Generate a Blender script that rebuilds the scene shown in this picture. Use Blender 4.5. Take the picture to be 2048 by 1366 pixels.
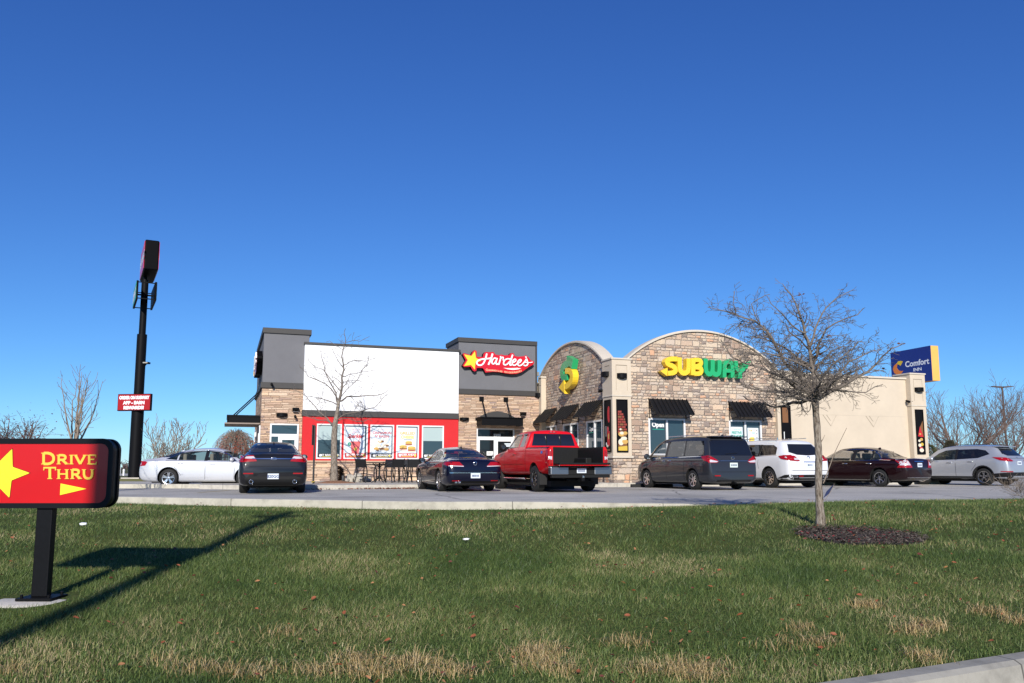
import bpy, bmesh, math, random
import numpy as np
from math import sin, cos, tan, pi, radians, atan2, sqrt, floor
from mathutils import Vector, Matrix, noise
from mathutils.bvhtree import BVHTree
from mathutils.geometry import delaunay_2d_cdt

for o in list(bpy.data.objects): bpy.data.objects.remove(o)
scene = bpy.context.scene
COL = scene.collection

# ------------------------------------------------------------- camera, sky, sun
CAMZ = 0.77
PITCH = radians(6.95)
cam_d = bpy.data.cameras.new('camera'); cam = bpy.data.objects.new('camera', cam_d); COL.objects.link(cam)
cam.location = (0, 0, CAMZ); cam.rotation_euler = (pi/2 + PITCH, 0, 0)
cam_d.sensor_width = 36; cam_d.lens = 1600/2048*36; cam_d.shift_y = 56/2048
cam_d.clip_start = 0.05; cam_d.clip_end = 5000
scene.camera = cam
scene.render.resolution_x = 1024; scene.render.resolution_y = 683

SUN_AZ = radians(-0.6)      # direction the shadows run, measured from +Y towards +X
SUN_EL = radians(25)
world = bpy.data.worlds.new("World"); scene.world = world; world.use_nodes = True
wn = world.node_tree.nodes; wl = world.node_tree.links
for n in list(wn): wn.remove(n)
wo = wn.new('ShaderNodeOutputWorld'); bg = wn.new('ShaderNodeBackground'); sky = wn.new('ShaderNodeTexSky')
sky.sky_type = 'NISHITA'; sky.sun_disc = False; sky.sun_elevation = SUN_EL
sky.sun_rotation = pi + SUN_AZ
sky.altitude = 1500; sky.air_density = 1.0; sky.dust_density = 0.0; sky.ozone_density = 4.0
bg.inputs[1].default_value = 0.125
sep = wn.new('ShaderNodeSeparateColor'); cmb = wn.new('ShaderNodeCombineColor'); wl.new(sky.outputs[0], sep.inputs[0])
KS = 0.1486    # clear dry autumn air: deeper blue than the model's own
for i_, (g_, p_) in enumerate(((.415,1.155), (.615,1.083), (.858,.86))):
    m1 = wn.new('ShaderNodeMath'); m1.operation = 'MULTIPLY'; m1.inputs[1].default_value = KS; wl.new(sep.outputs[i_], m1.inputs[0])
    m2 = wn.new('ShaderNodeMath'); m2.operation = 'POWER'; m2.inputs[1].default_value = p_; wl.new(m1.outputs[0], m2.inputs[0])
    m3 = wn.new('ShaderNodeMath'); m3.operation = 'MULTIPLY'; m3.inputs[1].default_value = g_/KS; wl.new(m2.outputs[0], m3.inputs[0]); wl.new(m3.outputs[0], cmb.inputs[i_])
wl.new(cmb.outputs[0], bg.inputs[0]); wl.new(bg.outputs[0], wo.inputs[0])
sd = bpy.data.lights.new('sun', 'SUN'); sd.energy = 4.7; sd.angle = radians(0.53); sd.color = (1.0, 0.945, 0.86)
sun = bpy.data.objects.new('sun', sd); COL.objects.link(sun)
sdir = Vector((sin(SUN_AZ)*cos(SUN_EL), cos(SUN_AZ)*cos(SUN_EL), -sin(SUN_EL)))
sun.rotation_euler = sdir.to_track_quat('-Z', 'Y').to_euler()
scene.view_settings.view_transform = 'Standard'; scene.view_settings.look = 'None'
scene.view_settings.exposure = 0.25; scene.view_settings.gamma = 1
scene.render.engine = 'CYCLES'

# ------------------------------------------------------------- geometry of the view
def ray(px, py):
    a, b, c = (px-1024), 1600.0, (739-py)
    return Vector((a, b*cos(PITCH) - c*sin(PITCH), b*sin(PITCH) + c*cos(PITCH)))
AZ = radians(19.7)                         # the building row is turned by this
UX, UY = cos(AZ), sin(AZ)
OX, OY = 0.0, 30.9
def on_v(px, py, V):
    d = ray(px, py); t = (V + (-sin(AZ))*OX + cos(AZ)*OY) / (-sin(AZ)*d.x + cos(AZ)*d.y)
    p = d*t; return ((p.x-OX)*UX + (p.y-OY)*UY, p.z + CAMZ)
def on_u(px, py, U):
    d = ray(px, py); t = (U + UX*OX + UY*OY) / (UX*d.x + UY*d.y)
    p = d*t; return (-(p.x-OX)*sin(AZ) + (p.y-OY)*cos(AZ), p.z + CAMZ)
def on_y(px, py, D):
    d = ray(px, py); t = D/d.y; return (d.x*t, d.z*t + CAMZ)
def on_z(px, py, Z):
    d = ray(px, py); t = (Z-CAMZ)/d.z; return (d.x*t, d.y*t)

# ------------------------------------------------------------- materials
MATS = {}
def nodes_of(m): return m.node_tree.nodes, m.node_tree.links
def mat(name, col, rough=0.6, metal=0.0, var=0.0, vs=6.0, bump=0.0, bs=60.0, coat=0.0, spec=0.5, trans=0.0, alpha=1.0, ior=1.45, emit=None, es=1.0, detail=4.0):
    if name in MATS: return MATS[name]
    m = bpy.data.materials.new(name); m.use_nodes = True
    n, l = nodes_of(m); b = n['Principled BSDF']
    b.inputs['Base Color'].default_value = (*col, 1); b.inputs['Roughness'].default_value = rough
    b.inputs['Metallic'].default_value = metal; b.inputs['Coat Weight'].default_value = coat
    b.inputs['Coat Roughness'].default_value = 0.04
    b.inputs['Specular IOR Level'].default_value = spec; b.inputs['IOR'].default_value = ior
    b.inputs['Transmission Weight'].default_value = trans; b.inputs['Alpha'].default_value = alpha
    if emit: b.inputs['Emission Color'].default_value = (*emit, 1); b.inputs['Emission Strength'].default_value = es
    if var or bump: tc = n.new('ShaderNodeTexCoord')
    if var:
        t = n.new('ShaderNodeTexNoise'); t.inputs['Scale'].default_value = vs; t.inputs['Detail'].default_value = detail; t.inputs['Roughness'].default_value = 0.65
        r = n.new('ShaderNodeMapRange'); r.inputs[1].default_value = 0.25; r.inputs[2].default_value = 0.75
        r.inputs[3].default_value = 1-var; r.inputs[4].default_value = 1+var
        x = n.new('ShaderNodeMix'); x.data_type = 'RGBA'; x.blend_type = 'MULTIPLY'; x.inputs[0].default_value = 1
        x.inputs[6].default_value = (*col, 1)
        l.new(tc.outputs['Object'], t.inputs['Vector']); l.new(t.outputs[0], r.inputs[0]); l.new(r.outputs[0], x.inputs[7]); l.new(x.outputs[2], b.inputs['Base Color'])
    if bump:
        t2 = n.new('ShaderNodeTexNoise'); t2.inputs['Scale'].default_value = bs; t2.inputs['Detail'].default_value = 5
        bp = n.new('ShaderNodeBump'); bp.inputs['Strength'].default_value = bump; bp.inputs['Distance'].default_value = 0.02
        l.new(tc.outputs['Object'], t2.inputs['Vector']); l.new(t2.outputs[0], bp.inputs['Height']); l.new(bp.outputs[0], b.inputs['Normal'])
    MATS[name] = m; return m

def ramp(n, stops, interp='CONSTANT'):
    r = n.new('ShaderNodeValToRGB'); r.color_ramp.interpolation = interp
    e = r.color_ramp.elements
    while len(e) > 1: e.remove(e[-1])
    e[0].position = stops[0][0]; e[0].color = (*stops[0][1], 1)
    for p, c in stops[1:]:
        k = e.new(p); k.color = (*c, 1)
    return r

def stone_mat(name, w, h, palette, mortar, big=0.35, mort_w=0.07, rough_edge=0.25, bstr=0.7):
    """stone veneer: random widths per row, some double height stones, a colour of its own for every stone"""
    m = bpy.data.materials.new(name); m.use_nodes = True; n, l = nodes_of(m); b = n['Principled BSDF']
    b.inputs['Roughness'].default_value = 0.9; b.inputs['Specular IOR Level'].default_value = 0.2
    tc = n.new('ShaderNodeTexCoord'); sx = n.new('ShaderNodeSeparateXYZ'); l.new(tc.outputs['Object'], sx.inputs[0])
    def M(op, a, b_=None, c=None):
        k = n.new('ShaderNodeMath'); k.operation = op
        for i, v in enumerate((a, b_, c)):
            if v is None: continue
            if isinstance(v, (int, float)): k.inputs[i].default_value = v
            else: l.new(v, k.inputs[i])
        return k.outputs[0]
    wob = n.new('ShaderNodeTexNoise'); wob.inputs['Scale'].default_value = 7.0; wob.inputs['Detail'].default_value = 3
    l.new(tc.outputs['Object'], wob.inputs['Vector'])
    wv = M('MULTIPLY', M('SUBTRACT', wob.outputs[0], 0.5), rough_edge*h)
    uu = M('ADD', M('ADD', sx.outputs[0], sx.outputs[1]), wv)
    zz = M('ADD', sx.outputs[2], wv)
    def layer(w_, h_, seed):
        rz = M('DIVIDE', zz, h_); row = M('FLOOR', rz); fz = M('SUBTRACT', rz, row)
        wnr = n.new('ShaderNodeTexWhiteNoise'); wnr.noise_dimensions = '1D'; l.new(M('ADD', row, seed), wnr.inputs['W'])
        rw = M('MULTIPLY_ADD', wnr.outputs[0], 0.55, 0.72)     # row's own width factor
        cu = M('ADD', M('DIVIDE', uu, M('MULTIPLY', rw, w_)), M('MULTIPLY', wnr.outputs[0], 17.3))
        cu = M('ADD', cu, M('MULTIPLY', M('SINE', M('MULTIPLY', cu, 2.3)), 0.22))
        col = M('FLOOR', cu); fu = M('SUBTRACT', cu, col)
        cmb = n.new('ShaderNodeCombineXYZ'); l.new(col, cmb.inputs[0]); l.new(row, cmb.inputs[1]); cmb.inputs[2].default_value = seed
        wn2 = n.new('ShaderNodeTexWhiteNoise'); wn2.noise_dimensions = '3D'; l.new(cmb.outputs[0], wn2.inputs['Vector'])
        eu = M('MULTIPLY', M('MINIMUM', fu, M('SUBTRACT', 1.0, fu)), w_/h)   # distance to the joint, in stone heights
        ez = M('MULTIPLY', M('MINIMUM', fz, M('SUBTRACT', 1.0, fz)), h_/h)
        e = M('MINIMUM', eu, ez)
        sp = n.new('ShaderNodeSeparateColor'); l.new(wn2.outputs['Color'], sp.inputs[0])
        return e, sp, wn2.outputs['Value']
    e1, s1, v1 = layer(w, h, 3.0)
    e2, s2, v2 = layer(w*1.5, h*2, 11.0)
    pick = M('GREATER_THAN', s2.outputs[2], 1-big)
    def mixf(a, c):
        k = n.new('ShaderNodeMix'); k.data_type = 'FLOAT'; l.new(pick, k.inputs[0]); l.new(a, k.inputs[2]); l.new(c, k.inputs[3]); return k.outputs[0]
    e = mixf(e1, e2); v = mixf(v1, v2); tone = mixf(s1.outputs[0], s2.outputs[0])
    rp = ramp(n, palette); l.new(v, rp.inputs[0])
    tex = n.new('ShaderNodeTexNoise'); tex.inputs['Scale'].default_value = 22; tex.inputs['Detail'].default_value = 6; tex.inputs['Roughness'].default_value = 0.7
    l.new(tc.outputs['Object'], tex.inputs['Vector'])
    sh = M('MULTIPLY', M('MULTIPLY_ADD', tone, 0.35, 0.82), M('MULTIPLY_ADD', tex.outputs[0], 0.9, 0.55))
    mx = n.new('ShaderNodeMix'); mx.data_type = 'RGBA'; mx.blend_type = 'MULTIPLY'; mx.inputs[0].default_value = 1
    l.new(rp.outputs[0], mx.inputs[6]); l.new(sh, mx.inputs[7])
    ms = n.new('ShaderNodeMapRange'); ms.inputs[1].default_value = mort_w*0.5; ms.inputs[2].default_value = mort_w*1.5; l.new(e, ms.inputs[0])
    m2 = n.new('ShaderNodeMix'); m2.data_type = 'RGBA'; l.new(ms.outputs[0], m2.inputs[0]); m2.inputs[6].default_value = (*mortar, 1); l.new(mx.outputs[2], m2.inputs[7])
    l.new(m2.outputs[2], b.inputs['Base Color'])
    hg = n.new('ShaderNodeMapRange'); hg.inputs[2].default_value = 0.22; l.new(e, hg.inputs[0])
    ht = M('ADD', M('MULTIPLY', hg.outputs[0], 1.0), M('ADD', M('MULTIPLY', tone, 0.6), M('MULTIPLY', tex.outputs[0], 0.9)))
    bp = n.new('ShaderNodeBump'); bp.inputs['Strength'].default_value = bstr; bp.inputs['Distance'].default_value = 0.03
    l.new(ht, bp.inputs['Height']); l.new(bp.outputs[0], b.inputs['Normal'])
    MATS[name] = m; return m

# ------------------------------------------------------------- mesh building
class MB:
    def __init__(s): s.v = []; s.f = []; s.m = []; s.sm = []
    def add(s, vs, fs, mi=0, sm=False):
        k = len(s.v); s.v.extend([tuple(p) for p in vs])
        for f in fs: s.f.append(tuple(k+i for i in f)); s.m.append(mi); s.sm.append(sm)
        return s
    def box(s, x0, x1, y0, y1, z0, z1, mi=0, M=None):
        vs = [Vector(p) for p in ((x0,y0,z0),(x1,y0,z0),(x1,y1,z0),(x0,y1,z0),(x0,y0,z1),(x1,y0,z1),(x1,y1,z1),(x0,y1,z1))]
        if M: vs = [M @ p for p in vs]
        return s.add(vs, [(0,3,2,1),(4,5,6,7),(0,1,5,4),(1,2,6,5),(2,3,7,6),(3,0,4,7)], mi)
    def prism(s, poly, d0, d1, fn, mi=0, cap=True, sm=False, side_mi=None):
        """poly in 2D, fn(a,b,d)->3D point; front at d0, back at d1"""
        n = len(poly); vs = [fn(a, b, d0) for a, b in poly] + [fn(a, b, d1) for a, b in poly]
        fs = [(i, (i+1) % n, (i+1) % n + n, i+n) for i in range(n)]
        s.add(vs, fs, mi if side_mi is None else side_mi, sm)
        if cap:
            from mathutils.geometry import tessellate_polygon
            tri = tessellate_polygon([[Vector((a, b, 0)) for a, b in poly]])
            s.add(vs[:n], [t for t in tri], mi); s.add(vs[n:], [t[::-1] for t in tri], mi)
        return s
    def tube(s, pts, rad, n=8, mi=0, cap=True, sm=True):
        pts = [Vector(p) for p in pts]
        if not hasattr(rad, '__len__'): rad = [rad]*len(pts)
        rings = []; up = None
        for i, p in enumerate(pts):
            d = (pts[min(i+1, len(pts)-1)] - pts[max(i-1, 0)])
            if d.length < 1e-9: d = Vector((0,0,1))
            d.normalize()
            if up is None: up = d.orthogonal().normalized()
            up = (up - d*up.dot(d))
            if up.length < 1e-6: up = d.orthogonal()
            up.normalize(); q = d.cross(up)
            rings.append([p + (up*cos(2*pi*k/n) + q*sin(2*pi*k/n))*rad[i] for k in range(n)])
        vs = [v for r in rings for v in r]; fs = []
        for i in range(len(pts)-1):
            for k in range(n):
                a = i*n+k; b_ = i*n+(k+1) % n; fs.append((a, b_, b_+n, a+n))
        s.add(vs, fs, mi, sm)
        if cap and n > 3: s.add(rings[0], [tuple(range(n))[::-1]], mi); s.add(rings[-1], [tuple(range(n))], mi)
        return s
    def cyl(s, c, r, h, n=20, mi=0, axis='z', r2=None, sm=True):
        c = Vector(c); ax = {'x': Vector((1,0,0)), 'y': Vector((0,1,0)), 'z': Vector((0,0,1))}[axis]
        return s.tube([c, c+ax*h], [r, r if r2 is None else r2], n, mi, True, sm)
    def lathe(s, prof, c=(0,0,0), axis='z', n=24, mi=0, sm=True):
        vs = []; c = Vector(c)
        for r, h in prof:
            for k in range(n):
                a = 2*pi*k/n
                if axis == 'z': vs.append(c + Vector((r*cos(a), r*sin(a), h)))
                else: vs.append(c + Vector((h, r*cos(a), r*sin(a))))
        fs = [(i*n+k, i*n+(k+1) % n, (i+1)*n+(k+1) % n, (i+1)*n+k) for i in range(len(prof)-1) for k in range(n)]
        return s.add(vs, fs, mi, sm)
    def blob(s, c, r, seed=0, amp=0.2, n=10, m=14, mi=0, sq=(1,1,1), freq=1.3):
        c = Vector(c); vs = []; fs = []
        for i in range(n+1):
            th = pi*i/n
            for k in range(m):
                ph = 2*pi*k/m; d = Vector((sin(th)*cos(ph), sin(th)*sin(ph), cos(th)))
                rr = r*(1+amp*noise.noise(d*freq*2+Vector((seed*7.1, seed*3.3, seed))))
                vs.append(c + Vector((d.x*sq[0], d.y*sq[1], d.z*sq[2]))*rr)
        for i in range(n):
            for k in range(m): fs.append((i*m+k, (i+1)*m+k, (i+1)*m+(k+1) % m, i*m+(k+1) % m))
        return s.add(vs, fs, mi, True)
    def mesh(s, name, mats):
        me = bpy.data.meshes.new(name); me.from_pydata([tuple(v) for v in s.v], [], s.f); me.validate()
        for m in mats: me.materials.append(m)
        if len(me.polygons) == len(s.f):
            me.polygons.foreach_set('material_index', s.m); me.polygons.foreach_set('use_smooth', s.sm)
        me.update(); return me
    def build(s, name, mats, parent=None, bevel=0.0, loc=None, fixn=True, sharp=None, **kw):
        if not isinstance(mats, (list, tuple)): mats = [mats]
        me = s.mesh(name, mats)
        if fixn or bevel:
            bm = bmesh.new(); bm.from_mesh(me)
            if bevel:
                bmesh.ops.remove_doubles(bm, verts=bm.verts, dist=1e-5)
            if fixn: bmesh.ops.recalc_face_normals(bm, faces=bm.faces)
            if bevel:
                ed = [e for e in bm.edges if len(e.link_faces) == 2 and e.calc_face_angle(0) > 0.6]
                bmesh.ops.bevel(bm, geom=ed, offset=bevel, segments=2, affect='EDGES', profile=0.5)
            bm.to_mesh(me); bm.free()
        if sharp: me.set_sharp_from_angle(angle=sharp)
        o = bpy.data.objects.new(name, me); COL.objects.link(o)
        if parent: o.parent = parent
        if loc: o.location = loc
        for k, v in kw.items(): o[k] = v
        return o
def empty(name, loc=(0,0,0), rz=0, label=None, cat=None, group=None, kind=None):
    o = bpy.data.objects.new(name, None); COL.objects.link(o); o.location = loc; o.rotation_euler = (0,0,rz); o.empty_display_size = 0.2
    tag(o, label, cat, group, kind); return o
def tag(o, label=None, cat=None, group=None, kind=None):
    if label: o['label'] = label
    if cat: o['category'] = cat
    if group: o['group'] = group
    if kind: o['kind'] = kind
    return o
def kids(o): return [c for c in bpy.data.objects if c.parent == o]
def copy_tree(o, parent=None):
    c = o.copy(); COL.objects.link(c); c.parent = parent
    for ch in kids(o): copy_tree(ch, c)
    return c
def text_geo(txt, size=1.0, bold=0.0, shear=0.0, spacing=1.0, align='CENTER', extrude=0.0):
    c = bpy.data.curves.new('t', 'FONT'); c.body = txt; c.size = size; c.offset = bold; c.shear = shear; c.space_character = spacing
    c.align_x = align; c.extrude = extrude; c.resolution_u = 3; c.fill_mode = 'BOTH' if extrude else 'FRONT'
    o = bpy.data.objects.new('t', c); COL.objects.link(o)
    dg = bpy.context.evaluated_depsgraph_get(); me = bpy.data.meshes.new_from_object(o.evaluated_get(dg))
    vs = [v.co.copy() for v in me.vertices]; fs = [tuple(p.vertices) for p in me.polygons]
    bpy.data.objects.remove(o); bpy.data.curves.remove(c); bpy.data.meshes.remove(me)
    return vs, fs
def add_text(mb, txt, fn, mi=0, **kw):
    """fn maps (x,y,depth) of the lettering to 3D"""
    vs, fs = text_geo(txt, **kw); mb.add([fn(v.x, v.y, v.z) for v in vs], fs, mi)
def ribbon(pts, w):
    """thick polyline -> outline polygon; w is width or list"""
    P = [Vector(p) for p in pts]; n = len(P)
    if not hasattr(w, '__len__'): w = [w]*n
    L = []; R = []
    for i in range(n):
        a = (P[i]-P[i-1]).normalized() if i else (P[1]-P[0]).normalized()
        b = (P[i+1]-P[i]).normalized() if i < n-1 else a
        t = a+b; t = t.normalized() if t.length > 1e-6 else a
        nn = Vector((-t.y, t.x)); k = min(1.5, 1/max(0.4, abs(nn.dot(Vector((-a.y, a.x))))))
        L.append(P[i]+nn*w[i]/2*k); R.append(P[i]-nn*w[i]/2*k)
    return L, R
def stroke(mb, pts, w, d0, d1, fn, mi=0, smooth=0):
    pts = [Vector(p) for p in pts]
    for _ in range(smooth):
        q = [pts[0]]
        for a, b in zip(pts[:-1], pts[1:]): q += [a*.75+b*.25, a*.25+b*.75]
        q.append(pts[-1]); pts = q
    if hasattr(w, '__len__') and len(w) != len(pts):
        m_ = len(pts)-1; w = [w[min(len(w)-1, int(i/m_*(len(w)-1)))]*(1-(i/m_*(len(w)-1))%1) + w[min(len(w)-1, int(i/m_*(len(w)-1))+1)]*((i/m_*(len(w)-1))%1) for i in range(len(pts))]
    L, R = ribbon(pts, w); n = len(L)
    vs = [fn(p.x, p.y, d0) for p in L] + [fn(p.x, p.y, d0) for p in R] + [fn(p.x, p.y, d1) for p in L] + [fn(p.x, p.y, d1) for p in R]
    fs = []
    for i in range(n-1):
        fs += [(i, i+1, n+i+1, n+i), (2*n+i, 3*n+i, 3*n+i+1, 2*n+i+1), (i, 2*n+i, 2*n+i+1, i+1), (n+i, n+i+1, 3*n+i+1, 3*n+i)]
    fs += [(0, n, 3*n, 2*n), (n-1, 3*n-1, 4*n-1, 2*n-1)]
    mb.add(vs, fs, mi)
def interp(tab, x, smooth=True):
    if x <= tab[0][0]: return tab[0][1]
    if x >= tab[-1][0]: return tab[-1][1]
    n = len(tab)
    for i in range(n-1):
        x0, y0 = tab[i]; x1, y1 = tab[i+1]
        if x <= x1:
            t = (x-x0)/(x1-x0)
            if not smooth: return y0+(y1-y0)*t
            def sl(j):
                if j <= 0 or j >= n-1: 
                    k = 0 if j <= 0 else n-2
                    return (tab[k+1][1]-tab[k][1])/(tab[k+1][0]-tab[k][0])
                a = (tab[j][1]-tab[j-1][1])/(tab[j][0]-tab[j-1][0]); b = (tab[j+1][1]-tab[j][1])/(tab[j+1][0]-tab[j][0])
                return 0 if a*b <= 0 else 2*a*b/(a+b)
            m0 = sl(i)*(x1-x0); m1 = sl(i+1)*(x1-x0)
            return (2*t**3-3*t*t+1)*y0+(t**3-2*t*t+t)*m0+(-2*t**3+3*t*t)*y1+(t**3-t*t)*m1
# common materials
M_concrete = mat('concrete', (.52,.48,.41), .9, var=.16, vs=2.5, bump=.25, bs=50)
M_black = mat('black_metal', (.006,.006,.007), .5, var=.1, vs=4, spec=.1)
M_rubber = mat('rubber', (.012,.012,.012), .75)
M_chrome = mat('chrome', (.75,.75,.77), .12, metal=1)
M_alloy = mat('alloy', (.62,.62,.64), .25, metal=1)
M_plastic = mat('black_plastic', (.012,.012,.012), .55, spec=.2)
M_white = mat('white_paint', (.8,.8,.8), .5)
M_red_lamp = mat('red_lamp', (.30,.004,.007), .2, coat=.6, spec=.4)
M_dullchrome = mat('dull_chrome', (.30,.30,.31), .32, metal=1)
M_clear_lamp = mat('clear_lamp', (.72,.66,.66), .12, coat=1, metal=.3)
M_plate = mat('plate', (.62,.68,.74), .45)
M_ink = mat('ink', (.02,.04,.12), .6)
M_interior = mat('car_interior', (.03,.028,.026), .85)
M_beige_in = mat('beige_leather', (.38,.36,.27), .8)
# ------------------------------------------------------------- ground, lot, lawn, road
PAL = lambda *a: a
def sheet(name, fn, nx, ny, mats, uvrange, kind='structure', sm=True, mi_fn=None, **kw):
    x0, x1, y0, y1 = uvrange; mb = MB(); vs = []
    for j in range(ny+1):
        for i in range(nx+1): vs.append(fn(x0+(x1-x0)*i/nx, y0+(y1-y0)*j/ny))
    fs = [(j*(nx+1)+i, j*(nx+1)+i+1, (j+1)*(nx+1)+i+1, (j+1)*(nx+1)+i) for j in range(ny) for i in range(nx)]
    mb.add(vs, fs, 0, sm)
    return mb.build(name, mats, fixn=False, kind=kind)
KB = [(-60,30.), (-22,20.8), (-13,19.4), (-9.1,18.4), (-4.4,16.7), (-1.1,15.75), (1.2,15.75), (3.8,16.4), (6.3,17.4), (11.3,18.7), (20,20.5), (60,32)]
def kerb_y(x): return interp(KB, x)
ZK = [(-60,-.06), (-4,-.06), (-1,-.055), (1.2,-.035), (3.2,-.01), (5,.005), (11,.03), (60,.05)]
def road_y(x): return 4.58 + .468*x           # lawn edge along the road we stand on
def lawn_z(x, y):
    ky = kerb_y(x); pl = max(-.665, -1.054+.068*y); zk = interp(ZK, x)
    t = min(1, max(0, (ky-y)/5.5)); t = t*t*(3-2*t)
    b = .03*noise.noise(Vector((x*.35, y*.35, 1.7))) + .012*noise.noise(Vector((x*1.3, y*1.3, 4.7)))
    z = zk*(1-t) + pl*t + b*min(1, max(0, (y-road_y(x))/1.0))*min(1, max(0, (ky-y)/1.))
    q = min(1, max(0, (y-road_y(x)-.02)/.45)); return z*q + -.668*(1-q)
m = bpy.data.materials.new('soil'); m.use_nodes = True; n, l = nodes_of(m); b = n['Principled BSDF']; b.inputs['Roughness'].default_value = 1; b.inputs['Specular IOR Level'].default_value = 0.05
tc = n.new('ShaderNodeTexCoord'); t1 = n.new('ShaderNodeTexNoise'); t1.inputs['Scale'].default_value = 35; t1.inputs['Detail'].default_value = 8
t2 = n.new('ShaderNodeTexNoise'); t2.inputs['Scale'].default_value = .9; t2.inputs['Detail'].default_value = 5
l.new(tc.outputs['Object'], t1.inputs['Vector']); l.new(tc.outputs['Object'], t2.inputs['Vector'])
r1 = ramp(n, [(.3, (.028,.045,.014)), (.5, (.055,.085,.025)), (.75, (.13,.12,.05))], 'LINEAR'); l.new(t1.outputs[0], r1.inputs[0])
r2 = ramp(n, [(.35, (1,1,1)), (.7, (1.5,1.2,1.1))], 'LINEAR'); l.new(t2.outputs[0], r2.inputs[0])
mx = n.new('ShaderNodeMix'); mx.data_type = 'RGBA'; mx.blend_type = 'MULTIPLY'; mx.inputs[0].default_value = 1; l.new(r1.outputs[0], mx.inputs[6]); l.new(r2.outputs[0], mx.inputs[7]); l.new(mx.outputs[2], b.inputs['Base Color'])
bp = n.new('ShaderNodeBump'); bp.inputs['Strength'].default_value = .8; bp.inputs['Distance'].default_value = .04; l.new(t1.outputs[0], bp.inputs['Height']); l.new(bp.outputs[0], b.inputs['Normal'])
M_soil = m
sheet('lawn', lambda x, s: (x, road_y(x)+.02+(kerb_y(x)-road_y(x)-.02)*s, lawn_z(x, road_y(x)+.02+(kerb_y(x)-road_y(x)-.02)*s)), 200, 80, M_soil, (-24, 24, 0, 1))

def asphalt(name, c1, c2, crack=True):
    m = bpy.data.materials.new(name); m.use_nodes = True; n, l = nodes_of(m); b = n['Principled BSDF']; b.inputs['Roughness'].default_value = .9; b.inputs['Specular IOR Level'].default_value = .2
    tc = n.new('ShaderNodeTexCoord'); a = n.new('ShaderNodeTexNoise'); a.inputs['Scale'].default_value = .35; a.inputs['Detail'].default_value = 7
    g = n.new('ShaderNodeTexNoise'); g.inputs['Scale'].default_value = 90; g.inputs['Detail'].default_value = 3
    l.new(tc.outputs['Object'], a.inputs['Vector']); l.new(tc.outputs['Object'], g.inputs['Vector'])
    r = ramp(n, [(.30, tuple(k*.8 for k in c1)), (.42, c1), (.60, c2), (.75, tuple(k*1.1 for k in c2))], 'LINEAR'); l.new(a.outputs[0], r.inputs[0])
    r2 = ramp(n, [(.35, (.75,.75,.75)), (.65, (1.2,1.2,1.2))], 'LINEAR'); l.new(g.outputs[0], r2.inputs[0])
    mx = n.new('ShaderNodeMix'); mx.data_type = 'RGBA'; mx.blend_type = 'MULTIPLY'; mx.inputs[0].default_value = 1; l.new(r.outputs[0], mx.inputs[6]); l.new(r2.outputs[0], mx.inputs[7])
    out = mx.outputs[2]
    if crack:
        v = n.new('ShaderNodeTexVoronoi'); v.feature = 'DISTANCE_TO_EDGE'; v.inputs['Scale'].default_value = .22
        w = n.new('ShaderNodeMix'); w.data_type = 'RGBA'; w.inputs[0].default_value = .25
        wn_ = n.new('ShaderNodeTexNoise'); wn_.inputs['Scale'].default_value = 1.2; wn_.inputs['Detail'].default_value = 6
        l.new(tc.outputs['Object'], wn_.inputs['Vector']); l.new(tc.outputs['Object'], w.inputs[6]); l.new(wn_.outputs['Color'], w.inputs[7]); l.new(w.outputs[2], v.inputs['Vector'])
        cr = n.new('ShaderNodeMapRange'); cr.inputs[1].default_value = .002; cr.inputs[2].default_value = .006; cr.inputs[3].default_value = .45; cr.inputs[4].default_value = 1; l.new(v.outputs['Distance'], cr.inputs[0])
        m3 = n.new('ShaderNodeMix'); m3.data_type = 'RGBA'; m3.blend_type = 'MULTIPLY'; m3.inputs[0].default_value = 1; l.new(out, m3.inputs[6]); l.new(cr.outputs[0], m3.inputs[7]); out = m3.outputs[2]
    l.new(out, b.inputs['Base Color'])
    bp = n.new('ShaderNodeBump'); bp.inputs['Strength'].default_value = .35; bp.inputs['Distance'].default_value = .01; l.new(g.outputs[0], bp.inputs['Height']); l.new(bp.outputs[0], b.inputs['Normal'])
    return m
M_lot = asphalt('lot_asphalt', (.38,.365,.335), (.46,.44,.40))
M_road = asphalt('road_asphalt', (.13,.13,.135), (.17,.17,.175), False)
sheet('parking_lot', lambda x, s: (x, kerb_y(x)+.2+(95-kerb_y(x))*s, 0.0), 120, 6, M_lot, (-60, 60, 0, 1))
M_far = mat('far_field', (.10,.10,.05), 1, var=.3, vs=.05, spec=.05)
mb = MB()
mb.add([(-1500,94,-.3),(1500,94,-.3),(1500,3000,-.3),(-1500,3000,-.3)], [(0,1,2,3)])
mb.add([(-1500,-300,-1.1),(1500,-300,-1.1),(1500,22,-1.1),(-1500,22,-1.1)], [(0,1,2,3)])
mb.add([(-1500,22,-1.1),(1500,22,-1.1),(1500,94,-.3),(-1500,94,-.3)], [(0,1,2,3)])
mb.build('ground', M_far, kind='structure')
mb = MB(); mb.add([(-60,-60,-.83),(60,-60,-.83),(60,road_y(60)-.2,-.83),(-60,road_y(-60)-.2,-.83)], [(0,1,2,3)])
mb.build('road', M_road, fixn=False, kind='structure')

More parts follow.
